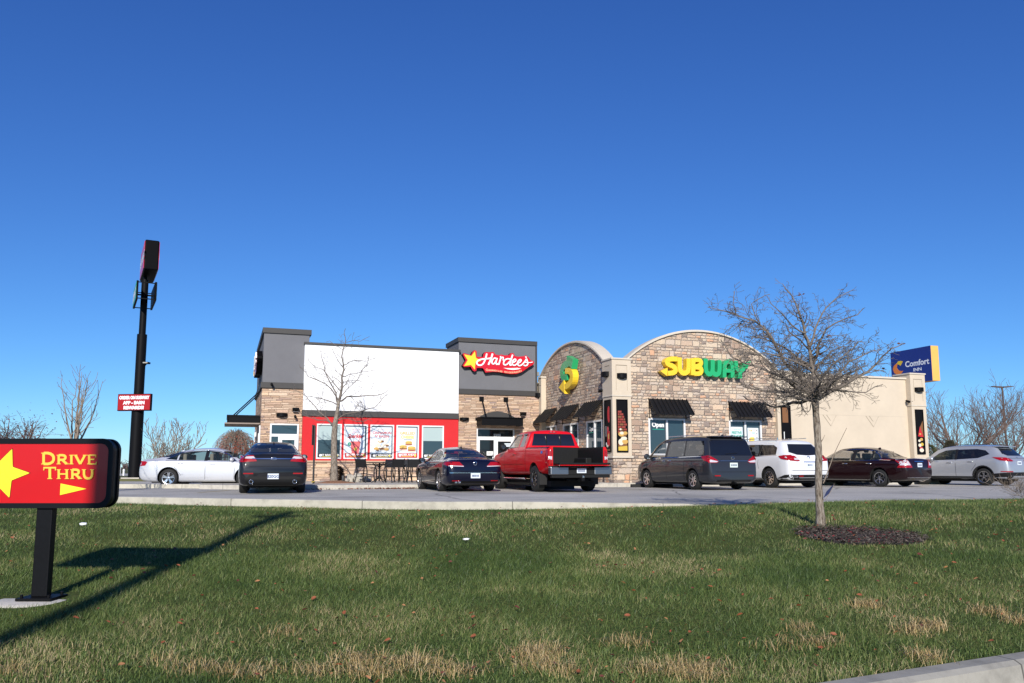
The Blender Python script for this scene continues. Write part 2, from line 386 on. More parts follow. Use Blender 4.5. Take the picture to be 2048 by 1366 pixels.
def sweep(name, path, prof, mats, closed=False, parent=None, nz=None, **kw):
    """profile (offset to the left normal, z) swept along a 2D path"""
    mb = MB(); n = len(path); vs = []
    for i, (x, y) in enumerate(path):
        a = Vector(path[max(0, i-1)]); c = Vector(path[min(n-1, i+1)])
        if closed: a = Vector(path[i-1]); c = Vector(path[(i+1) % n])
        d = (c-a).normalized(); nn = Vector((-d.y, d.x))
        for o, z in prof: vs.append((x+nn.x*o, y+nn.y*o, z))
    k = len(prof); fs = []
    for i in range(n if closed else n-1):
        j = (i+1) % n
        for q in range(k-1): fs.append((i*k+q, j*k+q, j*k+q+1, i*k+q+1))
    mb.add(vs, fs, 0)
    if not closed: mb.add([vs[q] for q in range(k)], [tuple(range(k))]); mb.add([vs[(n-1)*k+q] for q in range(k)], [tuple(range(k))])
    return mb.build(name, mats, parent, **kw)
def jointed(name, col, step, dirv=(1,0)):
    m = bpy.data.materials.new(name); m.use_nodes = True; n, l = nodes_of(m); b = n['Principled BSDF']; b.inputs['Roughness'].default_value = .92; b.inputs['Specular IOR Level'].default_value = .2
    tc = n.new('ShaderNodeTexCoord'); a = n.new('ShaderNodeTexNoise'); a.inputs['Scale'].default_value = 3; a.inputs['Detail'].default_value = 9; a.inputs['Roughness'].default_value = .7
    l.new(tc.outputs['Object'], a.inputs['Vector'])
    r = ramp(n, [(.3, tuple(c*.68 for c in col)), (.52, col), (.75, tuple(c*1.12 for c in col))], 'LINEAR'); l.new(a.outputs[0], r.inputs[0])
    dp = n.new('ShaderNodeVectorMath'); dp.operation = 'DOT_PRODUCT'; dp.inputs[1].default_value = (dirv[0]/step, dirv[1]/step, 0); l.new(tc.outputs['Object'], dp.inputs[0])
    fr = n.new('ShaderNodeMath'); fr.operation = 'FRACT'; l.new(dp.outputs['Value'], fr.inputs[0])
    mr = n.new('ShaderNodeMapRange'); mr.inputs[1].default_value = .004; mr.inputs[2].default_value = .008; mr.inputs[3].default_value = .35; mr.inputs[4].default_value = 1; l.new(fr.outputs[0], mr.inputs[0])
    mx = n.new('ShaderNodeMix'); mx.data_type = 'RGBA'; mx.blend_type = 'MULTIPLY'; mx.inputs[0].default_value = 1; l.new(r.outputs[0], mx.inputs[6]); l.new(mr.outputs[0], mx.inputs[7]); l.new(mx.outputs[2], b.inputs['Base Color'])
    bp = n.new('ShaderNodeBump'); bp.inputs['Strength'].default_value = .3; bp.inputs['Distance'].default_value = .01; l.new(a.outputs[0], bp.inputs['Height']); l.new(bp.outputs[0], b.inputs['Normal'])
    return m
M_kerb = jointed('kerb_concrete', (.47,.44,.36), 3.0); M_kerb2 = jointed('road_kerb_concrete', (.31,.295,.255), 3.0, (.906,.424))
path = [(x, kerb_y(x)) for x in np.arange(-24, 24.1, .6)]
lk = sweep('lot_kerb', path, [(0,-.2),(0,.085),(.02,.1),(.16,.1),(.2,.075),(.22,-.02)], M_kerb, kind='structure')
for v_ in lk.data.vertices:      # the kerb sinks to a flush edge towards the right
    if v_.co.z > 0: v_.co.z *= interp([(-60,1),(.0,1),(5.5,.10),(60,.10)], v_.co.x)
path = [(x, road_y(x)) for x in np.arange(-20, 24.1, 1)]
sweep('road_kerb', path, [(.02,-.9),(.02,-.665),(-.0,-.655),(-.14,-.655),(-.19,-.68),(-.21,-.815),(-.62,-.822),(-.62,-.9)], M_kerb2, kind='structure')

def W(u, v, z=0.0): return Vector((OX+u*UX-v*sin(AZ), OY+u*UY+v*cos(AZ), z))
# pavement in front of the restaurants, patio included
pm = MB()
def slab(us, z0=-.05, z1=.15):
    pm.prism([(p[0], p[1]) for p in us], z1, z0, lambda a, b_, d: W(a, b_, d))
SL = [(-11.2, 16), (-11.2, 1.6), (-9.9, .35), (-9.3, -.75), (-3.6,-.75), (-3.0,-.95), (20.9,-.95), (21.6,-.4), (21.6,1.0), (20.9,16)]
slab(SL); pm.build('pavement', jointed('pavement_concrete', (.47,.44,.38), 2.4, (UX,UY)), bevel=.012, kind='structure')
# kerbed island at the left, in front of the silver saloon, and the grass strip where the tall sign stands
isl = MB(); isl.prism([(-40,30.6),(-24,30.3),(-8.6,29.1),(-8.3,29.3),(-8.5,29.55),(-24,30.75),(-40,31.0)], .15, -.05, lambda a,b_,d: (a,b_,d)); isl.build('island_kerb', M_kerb, bevel=.02, kind='structure')
isl = MB(); isl.prism([(-60,44),(-15,43.6),(-13.5,44.6),(-15,60),(-60,60)], .13, -.05, lambda a,b_,d: (a,b_,d)); isl.build('verge', M_far, kind='structure')
# worn yellow paint mark on the lot, faint
mk = MB(); Yl = mat('worn_yellow_paint', (.36,.30,.17), .9, var=.35, vs=8)
x_, y_ = on_z(433,983,.004); mk.add([(x_-.25,y_-1.1,.004),(x_-.05,y_-1.1,.004),(x_+.05,y_+1.2,.004),(x_-.15,y_+1.2,.004)], [(0,1,2,3)])
mk.build('parking_marking', Yl, fixn=False, kind='structure')
for k, (u_, v0) in enumerate([(2.9,-5.2),(5.9,-5.2),(8.9,-5.2),(11.9,-5.2),(14.9,-5.2),(17.9,-5.2)]):
    q = MB(); q.add([W(u_-.05,v0,.004), W(u_+.05,v0,.004), W(u_+.05,-1.1,.004), W(u_-.05,-1.1,.004)], [(0,1,2,3)]); q.build('parking_marking', Yl, fixn=False, kind='structure')

# ------------------------------------------------------------- the two restaurants (u along the front, v into depth)
ROT = AZ
H = 7.44
P_led = [(0,(.56,.38,.26)),(.14,(.62,.45,.32)),(.3,(.48,.33,.23)),(.45,(.64,.48,.35)),(.6,(.52,.36,.26)),(.75,(.40,.28,.22)),(.86,(.60,.42,.28)),(.94,(.30,.22,.19))]
M_ledge = stone_mat('ledge_stone', .42, .075, P_led, (.20,.145,.10), big=.22, mort_w=.06, rough_edge=.5, bstr=.8)
P_cob = [(0,(0.588,0.451,0.333)),(.14,(0.647,0.519,0.387)),(.30,(0.539,0.402,0.297)),(.42,(0.323,0.245,0.194)),(.5,(0.608,0.490,0.369)),(.62,(0.372,0.265,0.198)),(.70,(0.490,0.402,0.324)),(.80,(0.568,0.421,0.297)),(.88,(0.245,0.196,0.167)),(.955,(0.529,0.314,0.198))]
M_cob = stone_mat('cobble_stone', .27, .122, P_cob, (.50,.41,.335), big=.26, mort_w=.10, rough_edge=.75, bstr=1.2)
M_grey = mat('grey_render', (.155,.155,.165), .9, var=.06, vs=1.5, bump=.3, bs=120, spec=.2)
M_dark = mat('dark_bronze_trim', (.045,.042,.04), .6, var=.06, vs=2)
M_wht = mat('white_render', (.80,.80,.80), .85, var=.02, vs=1, bump=.15, bs=100, spec=.2)
M_red = mat('red_render', (.56,.028,.032), .85, var=.05, vs=1.5, bump=.25, bs=120, spec=.2)
M_crm = mat('cream_render', (.56,.475,.365), .9, var=.07, vs=.9, bump=.25, bs=110, spec=.2)
M_crm2 = mat('cream_trim', (.56,.50,.41), .85, var=.05, vs=2)
M_sill = mat('stone_ledge_cap', (.46,.31,.21), .9, var=.12, vs=6)
M_frame = mat('aluminium_frame', (.72,.72,.72), .4)
M_groove = mat('groove', (.22,.18,.13), .9)
M_glass = mat('window_glass', (.028,.050,.064), .03, spec=.9)
M_blind = mat('blind', (.36,.45,.44), .6, coat=.5)
M_roof = mat('flat_roof', (.25,.25,.24), .9)
def ring_wall(mb, u0, u1, v0, v1, z0, z1, mi=0): mb.box(u0, u1, v0, v1, z0, z1, mi)
O0 = W(0,0,0)
har = empty('burger_restaurant', O0, ROT, 'burger restaurant with grey towers, white upper wall, red window wall and ledge stone', 'restaurant')
sub = empty('sandwich_restaurant', O0, ROT, 'sandwich restaurant with arched cobble gables, cream corner columns and plain cream wall', 'restaurant')
def bx(name, par, m, *boxes, bevel=.0, **kw):
    mb = MB()
    for b_ in boxes: mb.box(*b_)
    return mb.build(name, m, par, bevel=bevel, **kw)
G = .15
# white and red wall
WL, WR = -7.19, -.03
def holes_wall(name, par, m, u0, u1, z0, z1, v0, v1, holes):
    """wall slab with rectangular holes (u0,u1,z0,z1 each)"""
    mb = MB(); hs = sorted(holes); cur = u0
    for (a, b_, c, d) in hs:
        mb.box(cur, a, v0, v1, z0, z1); 
        if c > z0: mb.box(a, b_, v0, v1, z0, c)
        if d < z1: mb.box(a, b_, v0, v1, d, z1)
        cur = b_
    mb.box(cur, u1, v0, v1, z0, z1)
    me_o = mb.build(name, m, par)
    return me_o
WH = [(-6.57,-5.47),(-5.37,-4.30),(-4.19,-3.10),(-2.99,-1.93),(-1.79,-.74)]
WZ0, WZ1 = 1.13, 2.69
bx('upper_wall', har, M_wht, (WL, WR, H, H+.3, 3.29, 6.24), bevel=.01)
bx('parapet_cap', har, M_dark, (WL-.03, WR+.07, H-.06, H+.4, 6.243, 6.34))
bx('trim_band', har, M_dark, (WL-.04, WR+.002, H-.07, H+.3, 3.02, 3.287), bevel=.008)
holes_wall('window_wall', har, M_red, WL, WR, 1.06, 3.018, H+.003, H+.3, [(a, b_, WZ0, WZ1) for a, b_ in WH])
bx('stone_base', har, M_ledge, (WL, WR, H-.07, H+.3, G-.1, .98))
bx('base_ledge', har, M_sill, (WL-.02, WR, H-.13, H+.3, .983, 1.057), bevel=.01)
bx('roof', har, M_roof, (-8.7, 4.3, H+.5, 17.5, 5.3, 5.5))
bx('rear_wall', har, M_crm, (-8.8, 4.3, 17.2, 17.5, G, 6.2), (4.1, 4.3, H+3, 17.2, G, 5.9))
def window(par, u0, u1, z0, z1, v, split=0, fw=.055, blind=0.0, axis='v', depth=.07, glass=M_glass, rec=.05):
    """frame standing rec deep in the wall whose face is at v; axis 'u' for walls that face -u"""
    def put(mb, a0, a1, d0, d1, c0, c1):
        if axis == 'v': mb.box(a0, a1, v+d0, v+d1, c0, c1)
        else: mb.box(v+d0, v+d1, a0, a1, c0, c1)
    f = MB(); put(f, u0, u0+fw, -.02, rec+.05, z0, z1); put(f, u1-fw, u1, -.02, rec+.05, z0, z1)
    put(f, u0+fw, u1-fw, -.02, rec+.05, z0, z0+fw); put(f, u0+fw, u1-fw, -.02, rec+.05, z1-fw, z1)
    if split:
        c = (u0+u1)/2; put(f, c-fw*.6, c+fw*.6, -.015, rec+.05, z0+fw, z1-fw)
    o = f.build('window', M_frame, par)
    g = MB(); put(g, u0+fw*.5, u1-fw*.5, rec-.01, rec+.02, z0+fw*.5, z1-fw*.5); g.build('glass', glass, o)
    if blind:
        g = MB(); put(g, u0+fw, u1-fw, rec-.018, rec-.012, z1-fw-blind*(z1-z0), z1-fw-.03); g.build('blind', M_blind, o)
    return o
wins = []
for i, (a, b_) in enumerate(WH):
    wins.append(window(har, a, b_, WZ0, WZ1, H, fw=.06, blind=.42 if i in (0,4) else 0))
# posters and bottom strips in the windows (sheets stuck to the glass)
M_post = mat('poster_paper', (.66,.73,.78), .35, coat=.4)
M_ptxt = {'red': mat('print_red', (.5,.05,.06), .5), 'gold': mat('print_gold', (.58,.40,.06), .5), 'teal': mat('print_green', (.02,.30,.20), .5),
          'black': mat('print_black', (.012,.014,.016), .4), 'white': mat('print_white', (.75,.75,.72), .5), 'pink': mat('print_pink', (.70,.13,.13), .5),
          'bun': mat('print_bun', (.55,.33,.09), .5), 'brown': mat('print_brown', (.20,.09,.035), .5), 'yel': mat('print_yellow', (.72,.58,.10), .5), 'blue': mat('print_blue', (.03,.16,.5), .5), 'lred': mat('print_strip_red', (.50,.02,.025), .5), 'brick': mat('print_brick', (.27,.045,.03), .5), 'cream': mat('print_cream', (.70,.62,.48), .5)}
pk = list(M_ptxt); PM = [M_post]+[M_ptxt[k] for k in pk]; pi_ = {k: i+1 for i, k in enumerate(pk)}; pi_['paper'] = 0
def decal_board(name, par, V, axis, items, label=None, cat=None, group=None):
    """items: ('rect',key,a0,a1,z0,z1) | ('text',key,a,z,size,str,kw) | ('poly',key,pts) | ('disc',key,a,z,ra,rz); each printed layer lies 1.5 mm above the last"""
    mb = MB(); lay = 0
    def P3(a, z, d): return (a, V-d, z) if axis == 'v' else (V-d, -a, z)
    for it in items:
        k = it[0]; mi = pi_[it[1]]; d = .0015*lay; lay += 1
        if k == 'rect':
            _, _, a0, a1, z0, z1 = it; mb.add([P3(a0,z0,d),P3(a1,z0,d),P3(a1,z1,d),P3(a0,z1,d)], [(0,1,2,3)], mi)
        elif k == 'poly':
            mb.prism(it[2], d, d-.0005, P3, mi)
        elif k == 'disc':
            _, _, a, z, ra, rz = it; mb.prism([(a+ra*cos(2*pi*q/14), z+rz*sin(2*pi*q/14)) for q in range(14)], d, d-.0005, P3, mi)
        elif k == 'text':
            _, _, a, z, size, s_ = it[:6]; kw = it[6] if len(it) > 6 else {}
            vs, fs = text_geo(s_, size=size, **kw); mb.add([P3(a+v.x, z+v.y, d) for v in vs], fs, mi)
    o = mb.build(name, PM, par, fixn=False)
    return tag(o, label, cat, group)
VG = H+.028
def strip(i, key):
    a, b_ = WH[i]; a += .07; b_ -= .07; z0 = WZ0+.07; c = (a+b_)/2
    if key == 'black':
        its = [('rect','black',a,b_,z0,z0+.16), ('rect','white',a+.07,a+.17,z0+.035,z0+.125), ('text','white',c+.03,z0+.06,.115,'GET REWARDED',dict(bold=.004)), ('rect','yel',a+.2,b_-.2,z0+.02,z0+.04), ('disc','yel',b_-.12,z0+.08,.045,.045)]
    else:
        its = [('rect','lred',a,b_,z0,z0+.2), ('rect','white',a+.06,a+.17,z0+.05,z0+.15), ('text','white',c+.0,z0+.09,.12,'ORDER AHEAD',dict(bold=.005)), ('rect','yel',a+.2,b_-.22,z0+.04,z0+.06), ('rect','yel',b_-.14,b_-.06,z0+.04,z0+.16)]
    return its
def place_board(i, its, lab):
    o = decal_board('poster', None, VG, 'v', its, lab, 'poster', 'posters in the red wall windows'); o.location = O0; o.rotation_euler = (0,0,ROT); return o
a, b_ = WH[1]; c = (a+b_)/2
its = [('rect','paper',a+.07,b_-.13,1.36,2.58), ('text','red',c,2.40,.12,'HOLLY'), ('text','red',c,2.29,.12,'JOLLY'), ('text','red',c-.02,2.08,.24,'Sparkler',dict(shear=.35, bold=.008, spacing=.9)),
       ('poly','pink',[(c-.24,1.92),(c+.22,1.92),(c+.15,1.40),(c-.17,1.40)]), ('poly','red',[(c+.12,1.92),(c+.15,1.92),(c+.20,2.10),(c+.18,2.10)]), ('disc','gold',c,1.58,.07,.08), ('disc','teal',c-.27,1.80,.085,.085), ('disc','white',c-.27,1.80,.03,.02)] + strip(1,'red')
place_board(1, its, 'poster of a pink iced drink reading Sparkler, second window of the red wall')
a, b_ = WH[2]; c = (a+b_)/2
its = [('rect','paper',a+.07,b_-.10,1.38,2.58), ('text','red',c,2.44,.055,"THE SWEET SPICY"), ('text','red',c,2.27,.155,"CINNAMON",dict(bold=.004)), ('text','red',c,2.11,.155,"N' RAISIN",dict(bold=.004)),
       ('disc','cream',c,1.62,.33,.10), ('disc','bun',c-.06,1.93,.13,.06), ('disc','white',c-.1,1.95,.07,.03), ('disc','brown',c+.04,1.93,.06,.05), ('disc','cream',c-.18,1.74,.14,.08), ('disc','cream',c+.18,1.76,.15,.07), ('disc','brown',c+.25,1.74,.08,.04),
       ('disc','bun',c-.25,1.60,.12,.06), ('disc','brown',c,1.60,.14,.05), ('disc','bun',c+.22,1.57,.12,.06), ('disc','white',c-.1,1.66,.1,.03), ('disc','white',c+.12,1.69,.09,.03), ('disc','brown',c-.2,1.53,.07,.03)] + strip(2,'black')
place_board(2, its, "poster of raisin biscuits reading CINNAMON N' RAISIN, third window of the red wall")
a, b_ = WH[3]; c = (a+b_)/2
def bun(cx, cz, s): return [('disc','cream',cx,cz-.085*s,.15*s,.035*s), ('disc','red',cx,cz-.055*s,.155*s,.022*s), ('disc','brown',cx+.01,cz-.03*s,.15*s,.028*s), ('disc','yel',cx,cz-.005,.15*s,.02*s), ('disc','bun',cx,cz+.04*s,.15*s,.055*s), ('disc','yel',cx-.02,cz+.065*s,.09*s,.018*s)]
its = [('rect','paper',a+.07,b_-.10,1.38,2.58), ('text','gold',c-.1,2.44,.12,'Now',dict(shear=.3)), ('text','gold',c,2.26,.185,"GRILLED",dict(bold=.006)), ('text','yel',c,2.08,.185,"CHEESE",dict(bold=.008)), ('rect','black',c-.17,c+.22,2.02,2.035)] + bun(c+.06,1.86,1.1) + bun(c-.2,1.66,1.2) + bun(c+.2,1.60,1.25) + strip(3,'red')
place_board(3, its, 'poster of stacked cheese sandwiches reading GRILLED CHEESE, fourth window of the red wall')
place_board(0, strip(0,'black'), 'black strip sticker along the bottom of the first red wall window, behind the young tree')
place_board(4, strip(4,'black'), 'black strip sticker along the bottom of the last red wall window, above the navy car')
# inside the first window: two hanging pendant lamps seen through the glass
# towers
def tower(v, u0, u1, depth, zt, zb0, zb1, nm):
    pass
TL = H+.25
T0, T1 = -8.95, -7.04
bx('tower_stone', har, M_ledge, (T0, T1, TL, TL+.3, G-.1, 4.235), (T0, T0+.3, TL+.3, TL+7.2, G-.1, 4.235))
bx('tower_render', har, M_grey, (T0, T1+.06, TL+.02, TL+.3, 4.497, 6.70), (T0+.02, T0+.3, TL+.3, TL+7.2, 4.497, 6.70), (T1-.24, T1+.06, TL+.3, TL+5, 5.0, 6.70), (T0+.3, T1-.24, TL+5, TL+7.2, 5.0, 6.7))
bx('tower_band', har, M_dark, (T0-.07, T1+.02, TL-.07, TL+.3, 4.24, 4.494), (T0-.07, T0+.3, TL+.3, TL+7.2, 4.24, 4.494), bevel=.006)
bx('tower_cap', har, M_dark, (T0-.06, T1+.14, TL-.05, TL+.33, 6.703, 6.935), (T0-.06, T0+.33, TL+.33, TL+7.25, 6.703, 6.935), (T1-.2, T1+.14, TL+.33, TL+5.05, 6.703, 6.935))
TR = H+.15; R0, R1 = 0.0, 4.0
DR0, DR1, DRZ = .92, 2.86, 2.62
mbt = MB(); 
for b4 in ((R0, DR0, TR, TR+.3, G-.1, 4.235), (DR1, R1+.2, TR, TR+.3, G-.1, 4.235), (DR0, DR1, TR, TR+.3, DRZ, 4.235)): mbt.box(*b4)
mbt.build('tower_stone', M_ledge, har)
bx('tower_render', har, M_grey, (R0+.002, R1-.04, TR+.02, TR+.3, 4.49, 6.76), (R0+.002, R0+.3, TR+.3, TR+2.2, 5.0, 6.76), (R1-.3, R1-.04, TR+.3, TR+2.2, 4.4, 6.76), (R0+.3, R1-.3, TR+1.9, TR+2.2, 5, 6.76))
bx('tower_band', har, M_dark, (R0-.01, R1+.05, TR-.06, TR+.3, 4.238, 4.487), bevel=.006)
bx('tower_cap', har, M_dark, (R0-.05, R1+.04, TR-.05, TR+.33, 6.763, 6.97), (R0-.05, R0+.33, TR+.33, TR+2.25, 6.763, 6.97), (R1-.3, R1+.04, TR+.33, TR+2.25, 6.763, 6.97))
bx('tower_side_trim', har, M_dark, (R1-.037, R1+.04, TR-.02, TR+.33, 4.49, 6.76))
# small stone arch over the doorway (voussoirs) and the curved canopy
vm = MB(); cu = 1.95; 
def arcz(u, c=cu, half=1.12, zs=3.02, rise=.42): return zs + rise*(1-((u-c)/half)**2)
for k in range(22):
    t0 = -1+2*k/22; t1 = -1+2*(k+1)/22-.012
    p = []
    for t, r_ in ((t0,0),(t1,0),(t1,.38),(t0,.38)):
        u_ = cu + t*(1.12+r_*.85*1); z_ = 3.02+.42*(1-t*t) + r_*(1-.35*abs(t)); p.append((u_, z_))
    vm.prism(p, TR-.012-random.Random(k).random()*.012, TR+.02, lambda a, b_, d: (a, d, b_))
vm.build('door_arch', M_ledge, har)
M_void = mat('dark_glass', (.01,.012,.014), .05, spec=.6)  # one near black glass for the entrance doors, transom and side door backing
fr = MB()
for b4 in ((DR0, DR0+.07, .15, DRZ), (DR1-.07, DR1, .15, DRZ), (DR0+.07, DR1-.07, DRZ-.06, DRZ), (DR0+.07, DR1-.07, 2.13, 2.22)): fr.box(b4[0], b4[1], TR+.04, TR+.14, b4[2], b4[3])
do = fr.build('entrance_frame', M_frame, har)
g = MB(); g.box(DR0+.05, DR1-.05, TR+.08, TR+.1, 2.2, DRZ-.03); g.build('transom_glass', M_void, do)
t_ = MB(); add_text(t_, '2200', lambda x, y, z: (1.98+x, TR+.076, 2.24+y), size=.17, bold=.003, spacing=1.1); t_.build('street_number', M_white, do, fixn=False)
for k, (a, b_) in enumerate(((DR0+.075, DR0+.985), (DR0+.99, DR1-.075))):
    d_ = MB(); w_ = .10
    d_.box(a, a+w_, TR+.05, TR+.1, .18, 2.125); d_.box(b_-w_, b_, TR+.05, TR+.1, .18, 2.125); d_.box(a+w_, b_-w_, TR+.05, TR+.1, 2.0 if k else 2.06, 2.125); d_.box(a+w_, b_-w_, TR+.05, TR+.1, .18, .42)
    dd = d_.build('door', M_frame, har); g = MB(); g.box(a+w_*.5, b_-w_*.5, TR+.07, TR+.085, .3, 2.08); g.build('glass', M_void, dd)
    g = MB(); hx = b_-w_-.07 if k == 0 else a+w_+.04; g.tube([(hx, TR+.05, .95), (hx, TR-.02, .97), (hx, TR-.02, 1.35), (hx, TR+.05, 1.37)], .014, 6); g.build('handle', M_alloy, dd)
# notices on the door glass
for k, (a, z0, w_, h_) in enumerate(((1.45, 1.32, .33, .2), (2.35, 1.75, .36, .16))):
    p = decal_board('door_notice', None, TR+.066, 'v', [('rect','white' if k == 0 else 'paper', a, a+w_, z0, z0+h_), ('rect','black',a+.05,a+w_-.05,z0+h_*.6,z0+h_*.68), ('rect','black',a+.05,a+w_-.09,z0+h_*.35,z0+h_*.42)],
        ['white paper notice taped on the left entrance door glass', 'pale notice high on the right entrance door glass'][k], 'notice'); p.location = O0; p.rotation_euler = (0,0,ROT)
# canopy over the entrance
def canopy(par, u0, u1, v, z0, z1, dep, arch, rods):
    pass
cn = MB()
pts = [(cu-1.12, 3.0)] + [(cu-1.12+2.24*k/16, arcz(cu-1.12+2.24*k/16)) for k in range(17)] + [(cu+1.12, 3.0)]
cn.prism(pts, TR-.06, TR+.05, lambda a, b_, d: (a, d, b_)); cp = cn.build('canopy', M_dark, har)
c2 = MB(); c2.box(cu-1.05, cu+1.02, TR-.85, TR-.06, 2.92, 3.0); c2.box(cu-1.05, cu+1.02, TR-.88, TR-.80, 2.72, 3.06); c2.box(cu-1.05, cu-.98, TR-.8, TR-.06, 2.72, 3.06); c2.box(cu+.95, cu+1.02, TR-.8, TR-.06, 2.72, 3.06); c2.box(cu-1.12, cu+1.08, TR-.94, TR-.06, 3.063, 3.11)
c2.build('fascia', M_black, cp)
for s_ in (-1, 1):
    u_ = cu+s_*.62-.18; q = MB(); q.box(u_-.11, u_+.11, TR-.06, TR+.03, 3.92, 4.14); q.tube([(u_, TR-.05, 4.0), (u_+.02, TR-.80, 3.1)], .018, 6); q.tube([(u_+.05, TR-.05, 3.96), (u_+.07, TR-.60, 3.1)], .018, 6); q.build('tie_rod', M_black, cp)
# side canopy on the left tower, facing the drive
cs = MB(); vA, vB = TL+.6, TL+3.4
cs.box(T0-1.42, T0-.02, vA, vB, 2.98, 3.06); cs.box(T0-1.36, T0-.02, vA+.02, vA+.09, 2.72, 2.978); cs.box(T0-1.36, T0-.02, vB-.09, vB-.02, 2.72, 2.978); cs.box(T0-1.40, T0-1.33, vA+.02, vB-.02, 2.72, 2.976)
cso = cs.build('side_canopy', M_black, har)
q = MB()
for vv in (vA+.35, vB-.35): q = MB(); q.tube([(T0-.03, vv, 4.2), (T0-1.15, vv, 3.05)], .03, 6); q.build('tie_rod', M_black, cso)
cs = MB(); cs.box(T0-1.5, T0-.02, vA-.04, vB+.04, 2.66, 2.717); cs.build('soffit', mat('canopy_underside', (.25,.2,.16), .6), cso)
# tower left: doorway with transom
LD0, LD1, LDZ = -8.56, -7.33, 2.67
q = MB(); q.box(LD0, LD1, TL-.02, TL-.001, G, LDZ); q.build('door_backing', M_void, har)
fr = MB()
for b4 in ((LD0, LD0+.07, G, LDZ), (LD1-.07, LD1, G, LDZ), (LD0+.07, LD1-.07, LDZ-.06, LDZ), (LD0+.07, LD1-.07, 2.1, 2.22), (LD0+.36, LD0+.43, G, 2.1)): fr.box(b4[0], b4[1], TL-.07, TL-.005, b4[2], b4[3])
for b4 in ((LD0+.43, LD1-.07, 1.96, 2.1), (LD0+.43, LD0+.53, G, 1.96), (LD1-.17, LD1-.07, G, 1.96), (LD0+.53, LD1-.17, G, .5)): fr.box(b4[0], b4[1], TL-.06, TL-.005, b4[2], b4[3])
fo = fr.build('side_door', M_frame, har)
g = MB(); g.box(LD0+.05, LD1-.05, TL-.035, TL-.021, G+.02, LDZ-.03); g.build('glass', M_glass, fo)
# windows on the drive side of the left tower
for vv in (TL+.25, TL+5.0):
    window(har, vv, vv+1.1, 1.2, 2.6, T0-.03, axis='u', rec=.02)

# ----- sandwich restaurant
US = 4.37; FZ = 1.17
C0, C1 = 4.2, 5.04
def arch_pts(c, half, zs, rise, n=28, pw=2.0):
    """circular segment"""
    R = (half*half+rise*rise)/(2*rise); out = []
    for k in range(n+1):
        x = -half+2*half*k/n; out.append((c+x, zs-(R-rise)+sqrt(R*R-x*x)))
    return out
# front gable
fa = arch_pts(8.62, 3.75, 5.02, 1.48)
W1 = (5.95, 7.69, 1.25, 2.77); W2 = (9.84, 11.5, 1.25, 2.77)
holes_wall('stone_front', sub, M_cob, C1-.02, 12.25, G-.1, 4.0, 0, .3, [W1, W2])
mb = MB(); mb.prism([(C1-.02, 4.0)] + [p for p in fa if p[0] > C1-.02 and p[0] < 12.3] + [(12.25, 4.0)], 0, .3, lambda a, b_, d: (a, d, b_)); mb.build('gable', M_cob, sub)
def arch_cap(name, pts, d0, d1, fn, th=.065):
    mb = MB(); n = len(pts); out = []
    for i, p in enumerate(pts):
        a = Vector(pts[max(0,i-1)]); c = Vector(pts[min(n-1,i+1)]); d = (c-a).normalized(); nn = Vector((-d.y, d.x)); q = Vector(p)+nn*th; out.append((q.x, q.y))
    vs = [fn(a, b_, d0) for a, b_ in pts]+[fn(a, b_, d0) for a, b_ in out]+[fn(a, b_, d1) for a, b_ in pts]+[fn(a, b_, d1) for a, b_ in out]; fs = []
    for i in range(n-1): fs += [(i,i+1,n+i+1,n+i),(2*n+i,3*n+i,3*n+i+1,2*n+i+1),(n+i,n+i+1,3*n+i+1,3*n+i),(i,2*n+i,2*n+i+1,i+1)]
    mb.add(vs, fs, 0); return mb.build(name, M_crm2, sub)
arch_cap('gable_cap', fa, -.09, .42, lambda a, b_, d: (a, d, b_))
arch_cap('gable_flashing', [(p[0], p[1]+.068) for p in arch_pts(8.62, 3.72, 5.02, 1.48)], .0, .5, lambda a, b_, d: (a, d, b_), .03)
# side gable
sa = arch_pts(4.35, 3.75, 5.02, 1.38)
SW = [(1.02, 2.6), (3.45, 5.15), (5.95, 7.38)]
mb = MB(); cur = .3
for a, b_ in SW: mb.box(US, US+.3, cur, a, G-.1, 4.0); mb.box(US, US+.3, a, b_, G-.1, 1.2); mb.box(US, US+.3, a, b_, 2.74, 4.0); cur = b_
mb.box(US, US+.3, cur, H+.15, G-.1, 4.0)
mb.build('stone_side', M_cob, sub)
mb = MB(); mb.prism([(.3, 4.0)] + [(max(.3, p[0]), p[1]) for p in sa] + [(8.1, 4.0)], US, US+.3, lambda a, b_, d: (d, a, b_)); mb.build('gable', M_cob, sub)
arch_cap('gable_cap', sa, US-.09, US+.42, lambda a, b_, d: (d, a, b_))
arch_cap('gable_flashing', [(p[0], p[1]+.068) for p in arch_pts(4.35, 3.72, 5.02, 1.38)], US, US+.5, lambda a, b_, d: (d, a, b_), .03)
# barrel roof behind the gables plus flat roof
mb = MB(); mb.box(US+.4, 20.4, .5, 12, 4.2, 4.4); mb.build('roof', M_roof, sub)
mb = MB(); mb.box(US+.05, 20.5, 12, 12.3, G, 4.9); mb.box(20.2, 20.5, .5, 12, G, 4.9); mb.box(R1+.3, US+.3, 8.1, 12.3, G, 5.0); mb.build('rear_wall', M_crm, sub)
# pier at the far end of the side wall
mb = MB(); mb.box(US-.25, US+.12, 8.1-.85, H+.149, G, 5.12); pr = mb.build('pier', M_crm, sub, bevel=.008)
mb = MB(); mb.box(US-.29, US+.14, 8.1-.9, H+.155, 5.123, 5.2); mb.build('pier_cap', M_crm2, pr)
for z_ in (4.75, 3.35): bx('groove', pr, M_groove, (US-.256, US-.249, 7.3, 7.52, z_, z_+.025))
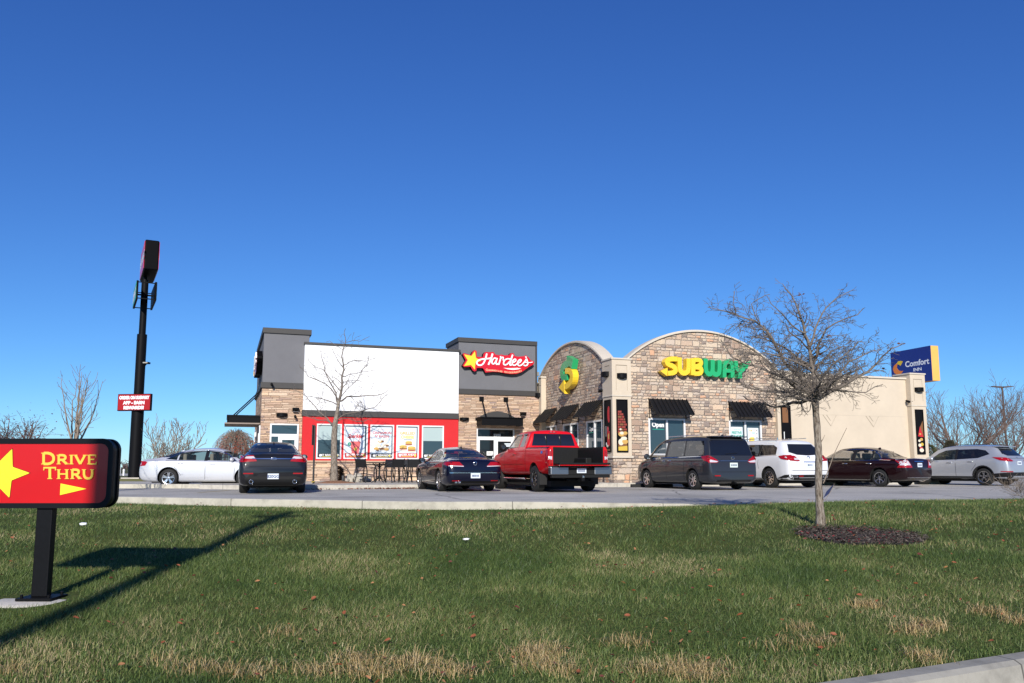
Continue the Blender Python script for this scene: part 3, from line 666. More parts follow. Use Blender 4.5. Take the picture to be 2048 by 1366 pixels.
# corner column and its twins: stone base, cream shaft, ledge, cap, recessed panel lines
def column(u0, u1, v0, v1, zt=5.17, panel=True, lside=True):
    q = MB(); q.box(u0+.02, u1-.02, v0+.02, v1, G-.1, FZ-.04); c_ = q.build('column_base', M_cob, sub)
    q = MB(); q.box(u0, u1, v0, v1, FZ+.04, 3.6); s_ = q.build('column', M_crm, sub, bevel=.008)
    for nm_, bb in (('column_sill', (u0-.05, u1+.05, v0-.05, v1, FZ-.04, FZ+.038)), ('column_ledge', (u0-.03, u1+.03, v0-.03, v1, 3.603, 3.657)), ('column_cap', (u0-.05, u1+.05, v0-.05, v1+.02, zt-.067, zt))):
        q = MB(); q.box(*bb); q.build(nm_, M_crm2, s_, bevel=.006)
    q = MB(); q.box(u0-.012, u1+.012, v0-.012, v1, 3.66, zt-.07); q.build('column_head', M_crm, s_)
    w_ = u1-u0; q = MB()
    for z0, z1 in ((3.85, 4.86),):
        a, b_ = u0+w_*.2, u1-w_*.2
        q.box(a, b_, v0-.019, v0-.012, z1, z1+.025); q.box(a, a+.008, v0-.019, v0-.012, z0, z1); q.box(b_-.008, b_, v0-.019, v0-.012, z0, z1)
        if lside and v1-v0 > .6:
            a, b_ = v0+.2, v1-.25; q.box(u0-.019, u0-.012, a, b_, z1, z1+.025)
    q.build('panel_groove', M_groove, s_)
    return s_
column(C0, C1, -.25, .62)
column(12.25, 13.14, -.15, .3, zt=5.0, lside=False)
# cream wall and its end pier
bx('cream_wall', sub, M_crm, (13.14, 19.8, .05, .35, FZ+.04, 4.87))
bx('cream_wall_cap', sub, M_crm2, (13.16, 19.82, -.02, .45, 4.873, 4.96), bevel=.006)
bx('cream_wall_ledge', sub, M_crm2, (13.14, 19.8, -.03, .35, FZ-.04, FZ+.037), bevel=.006)
bx('cream_wall_base', sub, M_cob, (13.14, 19.8, 0, .3, G-.1, FZ-.043))
ep = column(19.78, 20.66, -.22, .75, zt=5.17)
for cu_ in (15.12, 17.55):
    q = MB()
    for dx, s_ in ((0, 1.0), (.2, .5)):
        a = cu_-.27+dx; q.add([(a,.045,3.10),(a+.03,.045,3.10),(a+.03+.42*s_,.045,3.10-.50*s_),(a+.42*s_,.045,3.10-.50*s_)], [(0,1,2,3)])
    q.add([(cu_+.16,.0465,2.6),(cu_+.172,.0465,2.6),(cu_+.50,.0465,3.1),(cu_+.488,.0465,3.1)], [(0,1,2,3)])
    q.build('chevron_groove', M_groove, sub, fixn=False)
q = MB(); q.add([(13.2,.046,3.1),(19.7,.046,3.1),(19.7,.046,3.108),(13.2,.046,3.108)], [(0,1,2,3)]); q.build('wall_joint', mat('joint', (.42,.36,.28), .9), sub, fixn=False)
for x_ in (13.9+1.8*k for k in range(4)): pass
# windows
s1 = window(sub, *W1[:2], *W1[2:], 0, split=1, fw=.07); s2 = window(sub, *W2[:2], *W2[2:], 0, split=1, fw=.07)
for a, b_ in SW: window(sub, a, b_, 1.2, 2.74, US, split=1, axis='u', fw=.07, glass=M_glass)
def board(its, V, axis, name, lab, cat='poster', group=None):
    o = decal_board(name, None, V, axis, its, lab, cat, group); o.location = O0; o.rotation_euler = (0,0,ROT); return o
board([('text','white',6.42,2.42,.25,'Open',dict(bold=.012, align='CENTER')), ('rect','teal',6.15,6.7,2.30,2.33)], .033, 'v', 'open_sign', 'white Open lettering with green underline on the left cobble wall window', 'window sign')
board([('text','white',-2.15,2.32,.24,'Open',dict(bold=.010)), ('rect','teal',-2.41,-1.88,2.22,2.25)], US+.033, 'u', 'open_sign', 'white Open lettering with green underline on the side window nearest the corner column', 'window sign')
board([('rect','paper',9.96,10.55,1.35,2.48), ('text','teal',10.25,2.34,.06,'SAVOR THE'), ('text','teal',10.25,2.18,.15,'FESTIVE',dict(bold=.006)), ('text','teal',10.25,2.03,.15,'FLAVORS',dict(bold=.006)), ('text','teal',10.25,1.95,.05,'OF THE SEASON')], .033, 'v', 'poster', 'pale poster reading FESTIVE FLAVORS on the right cobble wall window', 'poster')
board([('rect','paper',10.80,11.36,1.35,2.45), ('text','gold',10.97,2.30,.09,'SUB',dict(bold=.004)), ('text','teal',11.1,2.2,.08,'WAY'), ('rect','yel',10.92,11.14,1.72,2.05), ('rect','bun',10.86,10.94,1.78,2.0), ('disc','bun',11.02,1.68,.14,.06), ('disc','brown',11.27,2.34,.03,.02), ('disc','brown',11.27,2.2,.03,.02), ('disc','brown',11.27,2.04,.03,.02), ('disc','brown',11.27,1.88,.03,.02)], .033, 'v', 'poster', 'pale poster with a yellow sandwich picture, right pane of the right cobble wall window', 'poster')
# awnings: standing seam metal on side brackets
def awning(axis, a0, a1, z_top, drop, out, F):
    """F(a, o, z) -> local point; o = distance out of the wall"""
    m1 = MB(); th = .02; n = max(7, int((a1-a0)/.19))
    m1.add([F(a0,.03,z_top),F(a1,.03,z_top),F(a1,out,z_top-drop),F(a0,out,z_top-drop),F(a0,.03,z_top-th),F(a1,.03,z_top-th),F(a1,out,z_top-drop-th),F(a0,out,z_top-drop-th)], [(0,1,2,3),(4,7,6,5),(0,4,5,1),(2,6,7,3),(0,3,7,4),(1,5,6,2)])
    for k in range(n+1):
        a = a0+(a1-a0)*k/n; w_ = .014
        m1.add([F(a-w_,.03,z_top),F(a+w_,.03,z_top),F(a+w_,out,z_top-drop),F(a-w_,out,z_top-drop),F(a-w_,.04,z_top+.04),F(a+w_,.04,z_top+.04),F(a+w_,out+.01,z_top-drop+.04),F(a-w_,out+.01,z_top-drop+.04)], [(4,5,6,7),(0,4,7,3),(1,2,6,5),(3,7,6,2),(0,1,5,4)])
    aw = m1.build('awning', mat('awning_metal', (.010,.010,.011), .4, var=.1, vs=3, spec=.2), sub)
    for a in (a0+.03, a1-.03):
        q = MB()
        q.tube([F(a,.02,z_top-.02),F(a,.02,z_top-drop-.16)], .016, 5); q.tube([F(a,.02,z_top-.3),F(a,out*.5,z_top-drop*.5-.02)], .012, 5); q.tube([F(a,.02,z_top-drop-.12),F(a,out,z_top-drop-.02)], .014, 5); q.tube([F(a,.02,z_top-drop*.72),F(a,out*.75,z_top-drop*.78)], .012, 5)
        q.build('bracket', M_black, aw)
    return aw
FF = lambda a, o, z: (a, -o, z); FS = lambda a, o, z: (US-o, a, z)
awning('v', 5.97, 7.76, 3.57, .66, .62, FF); awning('v', 9.84, 11.62, 3.55, .66, .62, FF)
for a, b_ in SW: awning('u', a-.1, b_+.05, 3.55, .66, .62, FS)
# illuminated-looking picture panels on the columns: food picture on brick, red drink
def panel(name, a0, a1, z0, z1, V, axis, kind_, lab):
    fr = MB()
    def put(x0, x1, d0, d1, c0, c1, mi=0):
        if axis == 'v': fr.box(x0, x1, V-d1, V-d0, c0, c1, mi)
        else: fr.box(V-d1, V-d0, x0, x1, c0, c1, mi)
    put(a0, a0+.04, 0, .05, z0, z1); put(a1-.04, a1, 0, .05, z0, z1); put(a0+.04, a1-.04, 0, .05, z0, z0+.04); put(a0+.04, a1-.04, 0, .05, z1-.04, z1); put(a0+.04, a1-.04, 0, .02, z0+.04, z1-.04)
    o = fr.build(name, M_black, None, loc=O0); o.rotation_euler = (0,0,ROT); tag(o, lab, 'picture panel', 'tall picture panels on the cream columns')
    s = 1 if axis == 'v' else -1
    A0, A1 = (a0+.05, a1-.05) if axis == 'v' else (-(a1-.05), -(a0+.05)); w_ = A1-A0; c = (A0+A1)/2; h_ = z1-z0; its = []; rnd = random.Random(int(a0*100))
    if kind_ == 'food':
        for r_ in range(9):
            z_ = z0+h_*(.36+.048*r_); shift = (r_ % 2)*.5; k_ = max(0, 1-abs(r_-2)/7.5)
            for q in range(-1, 3):
                b0 = A0+(q+shift)*w_/2.2; b1 = b0+w_/2.2-.02; b0 = max(b0, A0); b1 = min(b1, A0+w_*min(1, .35+k_*.75))
                if b1-b0 > .04: its.append(('rect','brick' if rnd.random() < .7 else 'brown', b0, b1, z_, z_+h_*.038))
        its += [('rect','brown',A0,A1,z0+.06,z0+h_*.17), ('poly','gold',[(A0,z0+.06),(A1,z0+.06),(A1,z0+h_*.12),(A0,z0+h_*.10)]), ('disc','cream',c-.08,z0+h_*.19,.12,.13), ('disc','bun',c+.1,z0+h_*.2,.13,.1), ('disc','cream',c+.05,z0+h_*.26,.14,.07), ('disc','bun',c-.05,z0+h_*.34,.15,.10), ('disc','cream',c-.04,z0+h_*.36,.09,.06), ('disc','brown',c+.1,z0+h_*.31,.07,.04), ('disc','bun',c+.12,z0+h_*.36,.09,.07), ('disc','cream',c-.1,z0+h_*.43,.05,.04)]
    elif kind_ == 'drink':
        its += [('disc','lred',c+w_*.2,z0+h_*.72,w_*.28,h_*.16), ('rect','lred',c-w_*.15,A1-.03,z0+h_*.12,z0+h_*.4), ('disc','red',c,z0+h_*.44,w_*.2,h_*.05), ('rect','white',A0+.04,A0+.07,z0+h_*.3,z0+h_*.5), ('rect','brown',A0,A1,z0+.06,z0+h_*.06), ('disc','cream',c-w_*.1,z0+h_*.12,w_*.2,h_*.025), ('disc','bun',c+w_*.15,z0+h_*.3,w_*.14,h_*.06), ('disc','white',c-w_*.3,z0+h_*.16,w_*.1,h_*.03)]
    elif kind_ == 'dark':
        its += [('poly','gold',[(A0+.02,z1-.5),(A1-.04,z1-.12),(A1-.1,z1-.4),(A0+.05,z1-.9)])] if False else []
        its += [('rect','brown',A0+.02,A1-.08,z1-.75,z1-.1), ('rect','white',A0+.06,A0+.1,z0+h_*.25,z0+h_*.45), ('disc','cream',A0+.09,z0+h_*.2,.05,.1), ('disc','white',A1-.1,z0+h_*.28,.03,.06), ('disc','red',c,z0+h_*.1,w_*.3,.1)]
    else:
        its += [('poly','brown',[(c-.1,z0+h_*.4),(A1,z0+h_*.38),(A1,z0+h_*.75),(c,z0+h_*.6)]), ('poly','lred',[(A0+.05,z0+h_*.4),(A1,z0+h_*.38),(c,z0+h_*.62)]), ('disc','bun',c+.05,z0+h_*.33,.09,.07), ('disc','cream',c-.08,z0+h_*.3,.07,.06), ('disc','gold',c+.07,z0+h_*.22,.09,.08), ('disc','cream',c-.07,z0+h_*.2,.09,.08), ('disc','red',c,z0+h_*.14,.1,.05), ('disc','cream',c+.02,z0+h_*.09,.13,.09), ('disc','bun',c-.02,z0+h_*.45,.06,.04)]
    p = decal_board('picture', o, V-.0215 if axis == 'v' else V-.0215, axis, its)
    return o
panel('picture_panel', 4.36, 4.86, 1.36, 3.48, -.25, 'v', 'food', 'tall panel of stacked bread and sandwiches against brick on the corner column front')
panel('picture_panel', -.12, .42, 1.36, 3.48, C0, 'u', 'drink', 'tall panel of a red drink on the left face of the corner column')
panel('picture_panel', 12.42, 12.92, 1.36, 3.45, -.15, 'v', 'dark', 'tall mostly black panel on the cream column right of the cobble gable')
panel('picture_panel', 19.94, 20.42, 1.36, 3.45, -.22, 'v', 'fire', 'tall panel of glowing bread pictures on the far right end pier')
# ----- wall lamps: black half drums; cameras and small floods
def wall_lamp(a, z, V, axis, lab, r=.2, h=.22):
    r *= 1.2; h *= .8
    e = empty('wall_lamp', W(a, V, z) if axis == 'v' else W(V, a, z), ROT if axis == 'v' else ROT-pi/2, lab, 'wall lamp', 'black half drum wall lamps')
    q = MB(); n = 12; pr = [(r*cos(pi+pi*k/n), r*.85*sin(pi+pi*k/n)) for k in range(n+1)]
    q.prism(pr, 0, h, lambda x, y, d: (x, y-.01, d), sm=False); q.build('shade', M_black, e, sharp=.6)
    q = MB(); q.box(-.08, .08, -.03, 0, -.03, .0); q.build('backplate', M_black, e)
wall_lamp(-8.07, 2.98, TL, 'v', 'black half drum wall lamp on the left stone tower, above the side door', .2, .19)
wall_lamp(.30, 2.97, TR, 'v', 'black half drum wall lamp beside the entrance canopy, next to the red wall', .19, .18)
u_, z_ = on_v(1243, 750, -.25); wall_lamp(u_, z_-.13, -.265, 'v', 'black half drum wall lamp on the front face of the corner column', .185, .24)
v_, z_ = on_u(1214, 747, C0); wall_lamp(v_+.02, z_-.13, C0-.015, 'u', 'black half drum wall lamp on the left face of the corner column', .2, .24)
u_, z_ = on_v(1836, 778, -.22); wall_lamp(u_, z_-.13, -.235, 'v', 'black half drum wall lamp on the far right end pier', .2, .24)
v_, z_ = on_u(1068, 787, US-.25); wall_lamp(7.6, 4.2, US-.25, 'u', 'black half drum wall lamp on the narrow cream pier between the two restaurants', .2, .24)
def flood(p, lab, heads=1, rz=ROT):
    e = empty('security_light', p, rz, lab, 'security light')
    q = MB(); q.cyl((0,0,0), .05, -.05, 10, axis='y'); q.tube([(0,-.03,0),(0,-.12,-.02)], .018, 6); q.build('mount', M_black, e)
    for k in range(heads):
        dx = (-.1+.2*k) if heads > 1 else 0; q = MB(); q.lathe([(0,-.02),(.045,-.02),(.06,.07),(.055,.13),(0,.13)], axis='x', n=12)
        M_ = Matrix.Translation((dx*.8,-.15,-.02)) @ Matrix.Rotation(radians(-90), 4, 'Z') @ Matrix.Rotation(radians(25), 4, 'Y')
        q.v = [tuple(M_ @ Vector(p_)) for p_ in q.v]; q.build('lamp_head', M_black, e)
u_, z_ = on_v(1814, 802, .05); flood(W(u_-.05, .05, z_), 'twin headed black security light at the right end of the cream wall', 2)
u_, z_ = on_v(1204, 783, .3); flood(W(US, .72, 3.95), 'small security light where the side gable meets the corner column', 2, ROT-pi/2)
u_, z_ = on_v(543, 768, TL); flood(W(u_, TL-.07, z_), 'small black spotlight under the dark band of the left tower', 1)
u_, z_ = on_v(590, 832, TL); flood(W(u_, TL, z_), 'tiny black camera right of the wall lamp on the left tower', 1)
u_, z_ = on_v(591, 819, TL)
def box_lamp(p, lab):
    e = empty('box_light', p, ROT, lab, 'wall light'); q = MB(); q.prism([(0,.09),(-.2,.07),(-.2,-.02),(0,-.1)], -.14, .14, lambda a, b_, d: (d, a, b_)); q.build('housing', M_black, e, bevel=.01); q = MB(); q.box(-.12,.12,-.19,-.02,-.105,-.1); q.build('lens', M_clear_lamp, e)
box_lamp(W(u_, TL, z_), 'small boxy black wall light at the right edge of the left tower')
u_, z_ = on_v(1045, 828, TR); box_lamp(W(u_, TR, z_), 'small boxy black wall light right of the entrance canopy')
# ------------------------------------------------------------- signs
S_red = mat('sign_red', (.55,.008,.018), .3, coat=.2); S_yel = mat('sign_yellow', (.78,.60,.03), .3, coat=.3); S_wht = mat('sign_white', (.85,.85,.85), .35)
S_blk = mat('sign_black', (.004,.004,.005), .5, spec=.06); S_grn = mat('sign_green', (.02,.36,.13), .35, coat=.2); S_gold = mat('sign_gold', (.82,.55,.03), .35, coat=.2); S_pink = mat('sign_tagline', (.80,.42,.25), .4)
def hz(x, y, V): return on_v(x/9.755+900, y/9.755+660, V)
VS = TR-.26
OUT = [(245,470),(270,452),(410,490),(440,425),(480,393),(518,410),(522,520),(570,522),(640,528),(652,465),(685,430),(850,430),(890,480),(960,492),(1000,478),(1060,495),(1150,490),(1185,450),(1240,455),(1265,505),(1330,520),(1435,512),(1480,495),(1540,540),(1575,590),(1630,608),(1642,650),(1600,690),(1540,720),(1480,765),(1400,820),(1300,855),(1200,860),(1080,845),(960,822),(840,815),(740,825),(690,830),(668,780),(640,742),(560,738),(518,745),(517,790),(480,808),(445,790),(402,715),(280,722),(245,692),(308,590)]
STAR = [(485,415),(505,545),(605,602),(495,640),(482,775),(408,683),(272,702),(345,592),(272,475),(418,507)]
Z = lambda pts: [hz(x, y, VS) for x, y in pts]
HW = 26/9.755/44   # stroke width in metres
SCRIPT = [([(715,460),(700,530),(670,615),(640,668),(590,692),(545,685),(517,655),(525,615),(570,580),(650,565),(740,560),(800,548)], 30),
 ([(828,462),(800,560),(775,620),(745,680)], 34), ([(905,565),(880,545),(845,555),(815,610),(815,655),(845,668),(880,635),(910,575)], 26), ([(918,548),(898,610),(890,655),(912,675),(940,655)], 28),
 ([(978,512),(990,540),(968,610),(945,682)], 28), ([(985,560),(1010,532),(1040,535),(1030,590),(1045,600)], 22), ([(1178,572),(1130,560),(1080,572),(1045,615),(1038,668),(1070,688),(1115,668),(1165,610)], 26), ([(1218,483),(1192,570),(1160,650),(1165,690),(1200,680)], 30),
 ([(1215,640),(1262,620),(1285,585),(1262,565),(1225,590),(1205,645),(1220,688),(1262,692),(1310,655)], 26), ([(1320,648),(1365,628),(1388,592),(1366,573),(1328,600),(1310,655),(1325,696),(1366,700),(1410,668)], 26),
 ([(1412,668),(1460,610),(1490,560),(1500,600),(1515,650),(1500,690),(1460,702),(1432,685)], 26), ([(1425,640),(1480,632),(1540,640),(1607,628)], 16), ([(1465,522),(1482,530),(1475,550)], 20)]
def burger_sign(P, e):
    """P(a, z, d): a along the sign, d outwards"""
    mb = MB(); mb.prism(Z(OUT), .0, -.24, lambda a, z, d: P(a, z, d), 0, side_mi=1); mb.build('cabinet', [S_red, S_blk], e)
    mb = MB(); mb.prism(Z(STAR), .02, -.01, P); mb.build('star', S_yel, e)
    q = MB()
    for k, (pts, w_) in enumerate(SCRIPT): stroke(q, Z(pts), w_/9.755/43.5, .03+.002*k, .0, P, 0, smooth=2)
    q.build('lettering', S_wht, e)
    q = MB(); q.prism(Z([(1035,738),(1100,745),(1200,745),(1290,742),(1310,735),(1325,745),(1388,748),(1330,768),(1230,780),(1130,768)]), .02, -.01, P); q.build('swoosh', S_wht, e)
    q = MB(); s_ = 'CHARBROILED THICKBURGERS'; base = [(712,790),(800,792),(900,800),(1000,815),(1080,826),(1180,835),(1290,828),(1395,800)]
    for k, ch in enumerate(s_):
        t = k/(len(s_)-1); i = min(len(base)-2, int(t*(len(base)-1))); f = t*(len(base)-1)-i
        bx_ = 715+(1385-715)*t; by_ = interp([(a, b) for a, b in base], bx_); a0, z0 = hz(bx_, by_, VS)
        if ch == ' ': continue
        vs, fs = text_geo(ch, size=.105 if k else .15, bold=.006); q.add([P(a0+v.x, z0+v.y-.02, .012) for v in vs], fs)
    q.build('tagline', S_pink, e, fixn=False)
e = empty('wall_sign', O0, ROT, "red restaurant wall sign with yellow star and white script lettering on the right grey tower", 'wall sign')
burger_sign(lambda a, z, d: (a, VS-d, z), e)
e2 = empty('wall_sign', O0, ROT, "red wall sign seen nearly edge on, left side of the left grey tower", 'wall sign')
cA, cZ = hz(950, 630, VS)
burger_sign(lambda a, z, d: (T0-.26-d, TL+2.2-(a-cA)*1.05, 5.55+(z-cZ)*1.05), e2)
# six letters
def z6(x, y, V): return on_v(x/3.795+1220, y/3.795+640, V)
VW = -.30
def Z6(pts): return [z6(x, y, VW) for x, y in pts]
e = empty('wall_sign', O0, ROT, 'yellow and green raised letters reading SUBWAY with arrows, across the front cobble gable', 'wall sign')
k_ = 1/3.795/40.5
LET = [('letter_s', S_gold, [([(513,296),(455,294),(430,312),(440,336),(482,350),(502,374),(490,400),(440,404)], 31)], [[(384,389),(437,361),(434,426)]]),
 ('letter_u', S_gold, [([(530,284),(530,378),(550,403),(577,403),(597,384),(597,292)], 31)], []),
 ('letter_b', S_gold, [([(632,290),(632,418)], 32), ([(640,302),(682,303),(695,322),(684,345),(645,352)], 27), ([(645,357),(688,362),(697,385),(684,408),(640,406)], 28)], []),
 ('letter_w', S_grn, [([(728,292),(728,384),(745,410),(765,410),(780,392),(780,302)], 30), ([(781,392),(796,414),(816,414),(832,396),(832,304)], 30)], []),
 ('letter_a', S_grn, [([(870,436),(870,345),(886,316),(916,316),(932,345),(932,438)], 28), ([(872,385),(930,386)], 24)], []),
 ('letter_y', S_grn, [([(958,310),(960,366),(985,392),(1010,378),(1022,350)], 28), ([(988,388),(988,442)], 30)], [[(1000,325),(1068,312),(1040,372)]])]
for nm, m_, sts, tris in LET:
    q = MB()
    for j, (pts, w_) in enumerate(sts): stroke(q, Z6(pts), w_*k_, -.003*j, .26, lambda a, z, d: (a, VW+d, z), 0, smooth=1)
    for t in tris: q.prism(Z6(t), -.010, .255, lambda a, z, d: (a, VW+d, z))
    q.build(nm, m_, e)
# two arrow emblem on the side gable
def z5(x, y): return on_u(x/4.019+980, y/4.019+660, US-.35)
e = empty('wall_sign', O0, ROT, 'green and yellow raised two arrow emblem on the side cobble gable above the three awnings', 'wall sign')
Pu = lambda a, z, d: (US-.35+d, a, z)
q = MB(); stroke(q, [z5(*p) for p in [(618,378),(586,382),(574,350),(578,308),(604,276),(640,262)]], [.26,.30,.36,.38,.34,.26], 0, .28, Pu, 0, smooth=2); q.prism([z5(*p) for p in [(618,206),(668,236),(656,312),(614,262)]], -.01, .27, Pu); q.build('green_arrow', S_grn, e)
q = MB(); stroke(q, [z5(*p) for p in [(606,330),(640,326),(660,356),(654,410),(628,446),(590,462)]], [.24,.27,.32,.32,.28,.22], -.02, .26, Pu, 0, smooth=2); q.prism([z5(*p) for p in [(556,462),(598,402),(604,512)]], -.03, .25, Pu); q.build('yellow_arrow', S_gold, e)

# ----- drive thru sign
D0 = 7.95
def zs(x, y): return on_y(x/7.588, y/7.588+860, D0)
xr, zt = on_y(228.5, 877, D0); _, zb = on_y(228, 1016.5, D0); xl = xr-1.50
bxx, bz = on_y(74, 1197, D0)
e = empty('drive_thru_sign', (bxx, D0+.08, bz-.02), 0, 'red DRIVE THRU sign with yellow star and arrow on a square black post', 'sign')
ox, oy, oz = e.location
def rrect(x0, x1, z0, z1, r, n=8):
    p = []
    for cx, cz, a0 in ((x1-r, z1-r, 0), (x0+r, z1-r, 90), (x0+r, z0+r, 180), (x1-r, z0+r, 270)):
        for k in range(n+1): a = radians(a0+90*k/n); p.append((cx+r*cos(a), cz+r*sin(a)))
    return p
PD = lambda a, z, d: (a-ox, D0+d-oy, z-oz)
o_ = rrect(xl, xr, zb, zt, .115); i_ = rrect(xl+.05, xr-.05, zb+.05, zt-.05, .08); n = len(o_)
q = MB(); vs = [PD(*p, 0) for p in o_]+[PD(*p, 0) for p in i_]+[PD(*p, .03) for p in i_]; q.add(vs, [(k, (k+1) % n, n+(k+1) % n, n+k) for k in range(n)]+[(n+k, n+(k+1) % n, 2*n+(k+1) % n, 2*n+k) for k in range(n)])
vs = [PD(*p, 0) for p in o_]+[PD(*p, .035) for p in o_]+[PD(*p, .125) for p in o_]+[PD(*p, .16) for p in o_]; oi = rrect(xl+.015, xr-.015, zb+.015, zt-.015, .10)
q.add([PD(*p, 0) for p in o_]+[PD(*p, .04) for p in o_], [(k, (k+1) % n, n+(k+1) % n, n+k) for k in range(n)]); q.add([PD(*p, .12) for p in o_]+[PD(*p, .16) for p in o_], [(k, (k+1) % n, n+(k+1) % n, n+k) for k in range(n)])
q.add([PD(*p, .04) for p in o_]+[PD(*p, .04) for p in oi], [(k, (k+1) % n, n+(k+1) % n, n+k) for k in range(n)]); q.add([PD(*p, .12) for p in o_]+[PD(*p, .12) for p in oi], [(k, (k+1) % n, n+(k+1) % n, n+k) for k in range(n)])
q.add([PD(*p, .16) for p in o_], [tuple(range(n))]); q.build('frame', mat('sign_frame_black', (.007,.007,.009), .4, spec=.2), e)
q = MB(); q.add([PD(*p, .04) for p in oi]+[PD(*p, .12) for p in oi], [(k, (k+1) % n, n+(k+1) % n, n+k) for k in range(n)]); q.build('cabinet_side', mat('weathered_bronze', (.09,.065,.05), .4, metal=.5, var=.35, vs=9), e)
q = MB(); q.prism(rrect(xl+.045, xr-.045, zb+.045, zt-.045, .085), .012, .03, PD); q.build('sign_face', mat('sign_face_red', (.52,.005,.007), .3, coat=.15, var=.05, vs=2.5), e)
S_y2 = mat('decal_yellow', (.80,.70,.03), .35); S_maroon = mat('decal_maroon', (.12,.005,.005), .4); S_amber = mat('decal_amber', (.82,.52,.06), .35)
def star_poly(c, tips, r=.0):
    return tips
st = [(178,285),(185,560),(448,652),(168,765),(135,1030),(-45,850),(-300,960),(-170,690),(-330,430),(-60,520)]
def rounded(pts, r):
    out = []; n = len(pts)
    for i in range(n):
        a = Vector(pts[i-1]); b_ = Vector(pts[i]); c = Vector(pts[(i+1) % n]); out += [tuple(b_+(a-b_).normalized()*r), tuple(b_*.7+(a+c)/2*.0+b_*.0+ (b_+(a-b_).normalized()*r)*.15+(b_+(c-b_).normalized()*r)*.15), tuple(b_+(c-b_).normalized()*r)]
    return out
ctr = Vector((20, 680)); big = [tuple(ctr+(Vector(p)-ctr)*1.035) for p in st]
q = MB(); q.prism([zs(*p) for p in rounded(big, 22)], .0095, .0119, PD); q.build('star_outline', S_maroon, e)
q = MB(); q.prism([zs(*p) for p in rounded(st, 22)], .007, .009, PD); q.build('star', S_y2, e)
# lettering: wide engraver's capitals with small serifs
def serif_text(mb, txt, xs, y0, y1, heights, w):
    pass
GLY = {'D': [[(0,0),(0,1)], [(0,1),(.55,1),(.95,.75),(.95,.25),(.55,0),(0,0)]], 'R': [[(0,0),(0,1)], [(0,1),(.6,1),(.82,.85),(.82,.62),(.6,.47),(0,.47)], [(.42,.47),(.98,0)]], 'I': [[(0,0),(0,1)]],
       'V': [[(0,1),(.5,0)], [(.5,0),(1,1)]], 'E': [[(0,0),(0,1)], [(0,1),(.9,1)], [(0,.52),(.7,.52)], [(0,0),(.95,0)]], 'T': [[(.5,0),(.5,1)], [(0,1),(1,1)]], 'H': [[(0,0),(0,1)], [(1,0),(1,1)], [(0,.52),(1,.52)]], 'U': [[(0,1),(0,.3),(.25,.02),(.7,.02),(.95,.3),(.95,1)]]}
SER = {'D': [(0,0),(0,1)], 'R': [(0,0),(0,1),(.98,0)], 'I': [(0,0),(0,1)], 'V': [(0,1),(1,1)], 'E': [(0,0),(0,1)], 'T': [(.5,0)], 'H': [(0,0),(0,1),(1,0),(1,1)], 'U': [(0,1),(.95,1)]}
VER = {'E': [(.9,1),(.95,0)], 'T': [(0,1),(1,1)]}
def glyph(mb, ch, x0, x1, yb, yt, w, lay):
    f = lambda p: zs(x0+(x1-x0)*p[0], yb+(yt-yb)*p[1])
    for s_ in GLY[ch]:
        horiz = abs(s_[0][1]-s_[-1][1]) < .1 and len(s_) == 2
        stroke(mb, [f(p) for p in s_], (w*.62 if horiz else w), .0075-.0002*lay[0], .0095, PD, 0, smooth=1 if len(s_) > 3 else 0); lay[0] += 1
    for p in SER[ch]:
        a, z = f(p); stroke(mb, [(a-w*.9, z), (a+w*.9, z)], w*.32, .0075-.0002*lay[0], .0095, PD); lay[0] += 1
    for p in VER.get(ch, []):
        a, z = f(p); sg = 1 if p[1] < .5 else -1; stroke(mb, [(a, z-sg*w*.3), (a, z+sg*w*1.0)], w*.4, .0075-.0002*lay[0], .0095, PD); lay[0] += 1
q = MB(); lay = [0]
for ch, a, b_, yt in (('D',655,815,350),('R',885,1010,382),('I',1078,1079,382),('V',1140,1285,382),('E',1350,1462,382)): glyph(q, ch, a, b_, 515, yt, .0225 if ch != 'D' else .026, lay)
for ch, a, b_, yt in (('T',665,842,572),('H',890,1012,602),('R',1098,1215,602),('U',1275,1405,602)): glyph(q, ch, a, b_, 738, yt, .0225 if ch != 'T' else .026, lay)
q.build('lettering', S_amber, e)
q = MB(); q.prism([zs(912,812),(zs(1305,893)),zs(903,988)], .008, .0115, PD); q.build('arrow', S_y2, e)
q = MB(); q.box(-.085, .07, -.045, .045, .03, zb-oz+.06); q.build('post', mat('post_black', (.006,.006,.007), .4, var=.2, vs=30, spec=.2), e, bevel=.008)
q = MB(); q.box(-.17, .17, -.15, .15, .005, .03); 
for sx in (-1, 1):
    for sy in (-1, 1): q.cyl((sx*.13, sy*.115, .03), .014, .03, 6)
q.build('base_plate', M_black, e)
q = MB(); q.lathe([(0,.002),(.33,0),(.365,-.015),(.38,-.05),(.38,-.3)], (-.07,0,0), n=36); q.build('concrete_footing', mat('footing_concrete', (.5,.47,.42), .9, var=.15, vs=5, bump=.3, bs=40), e)

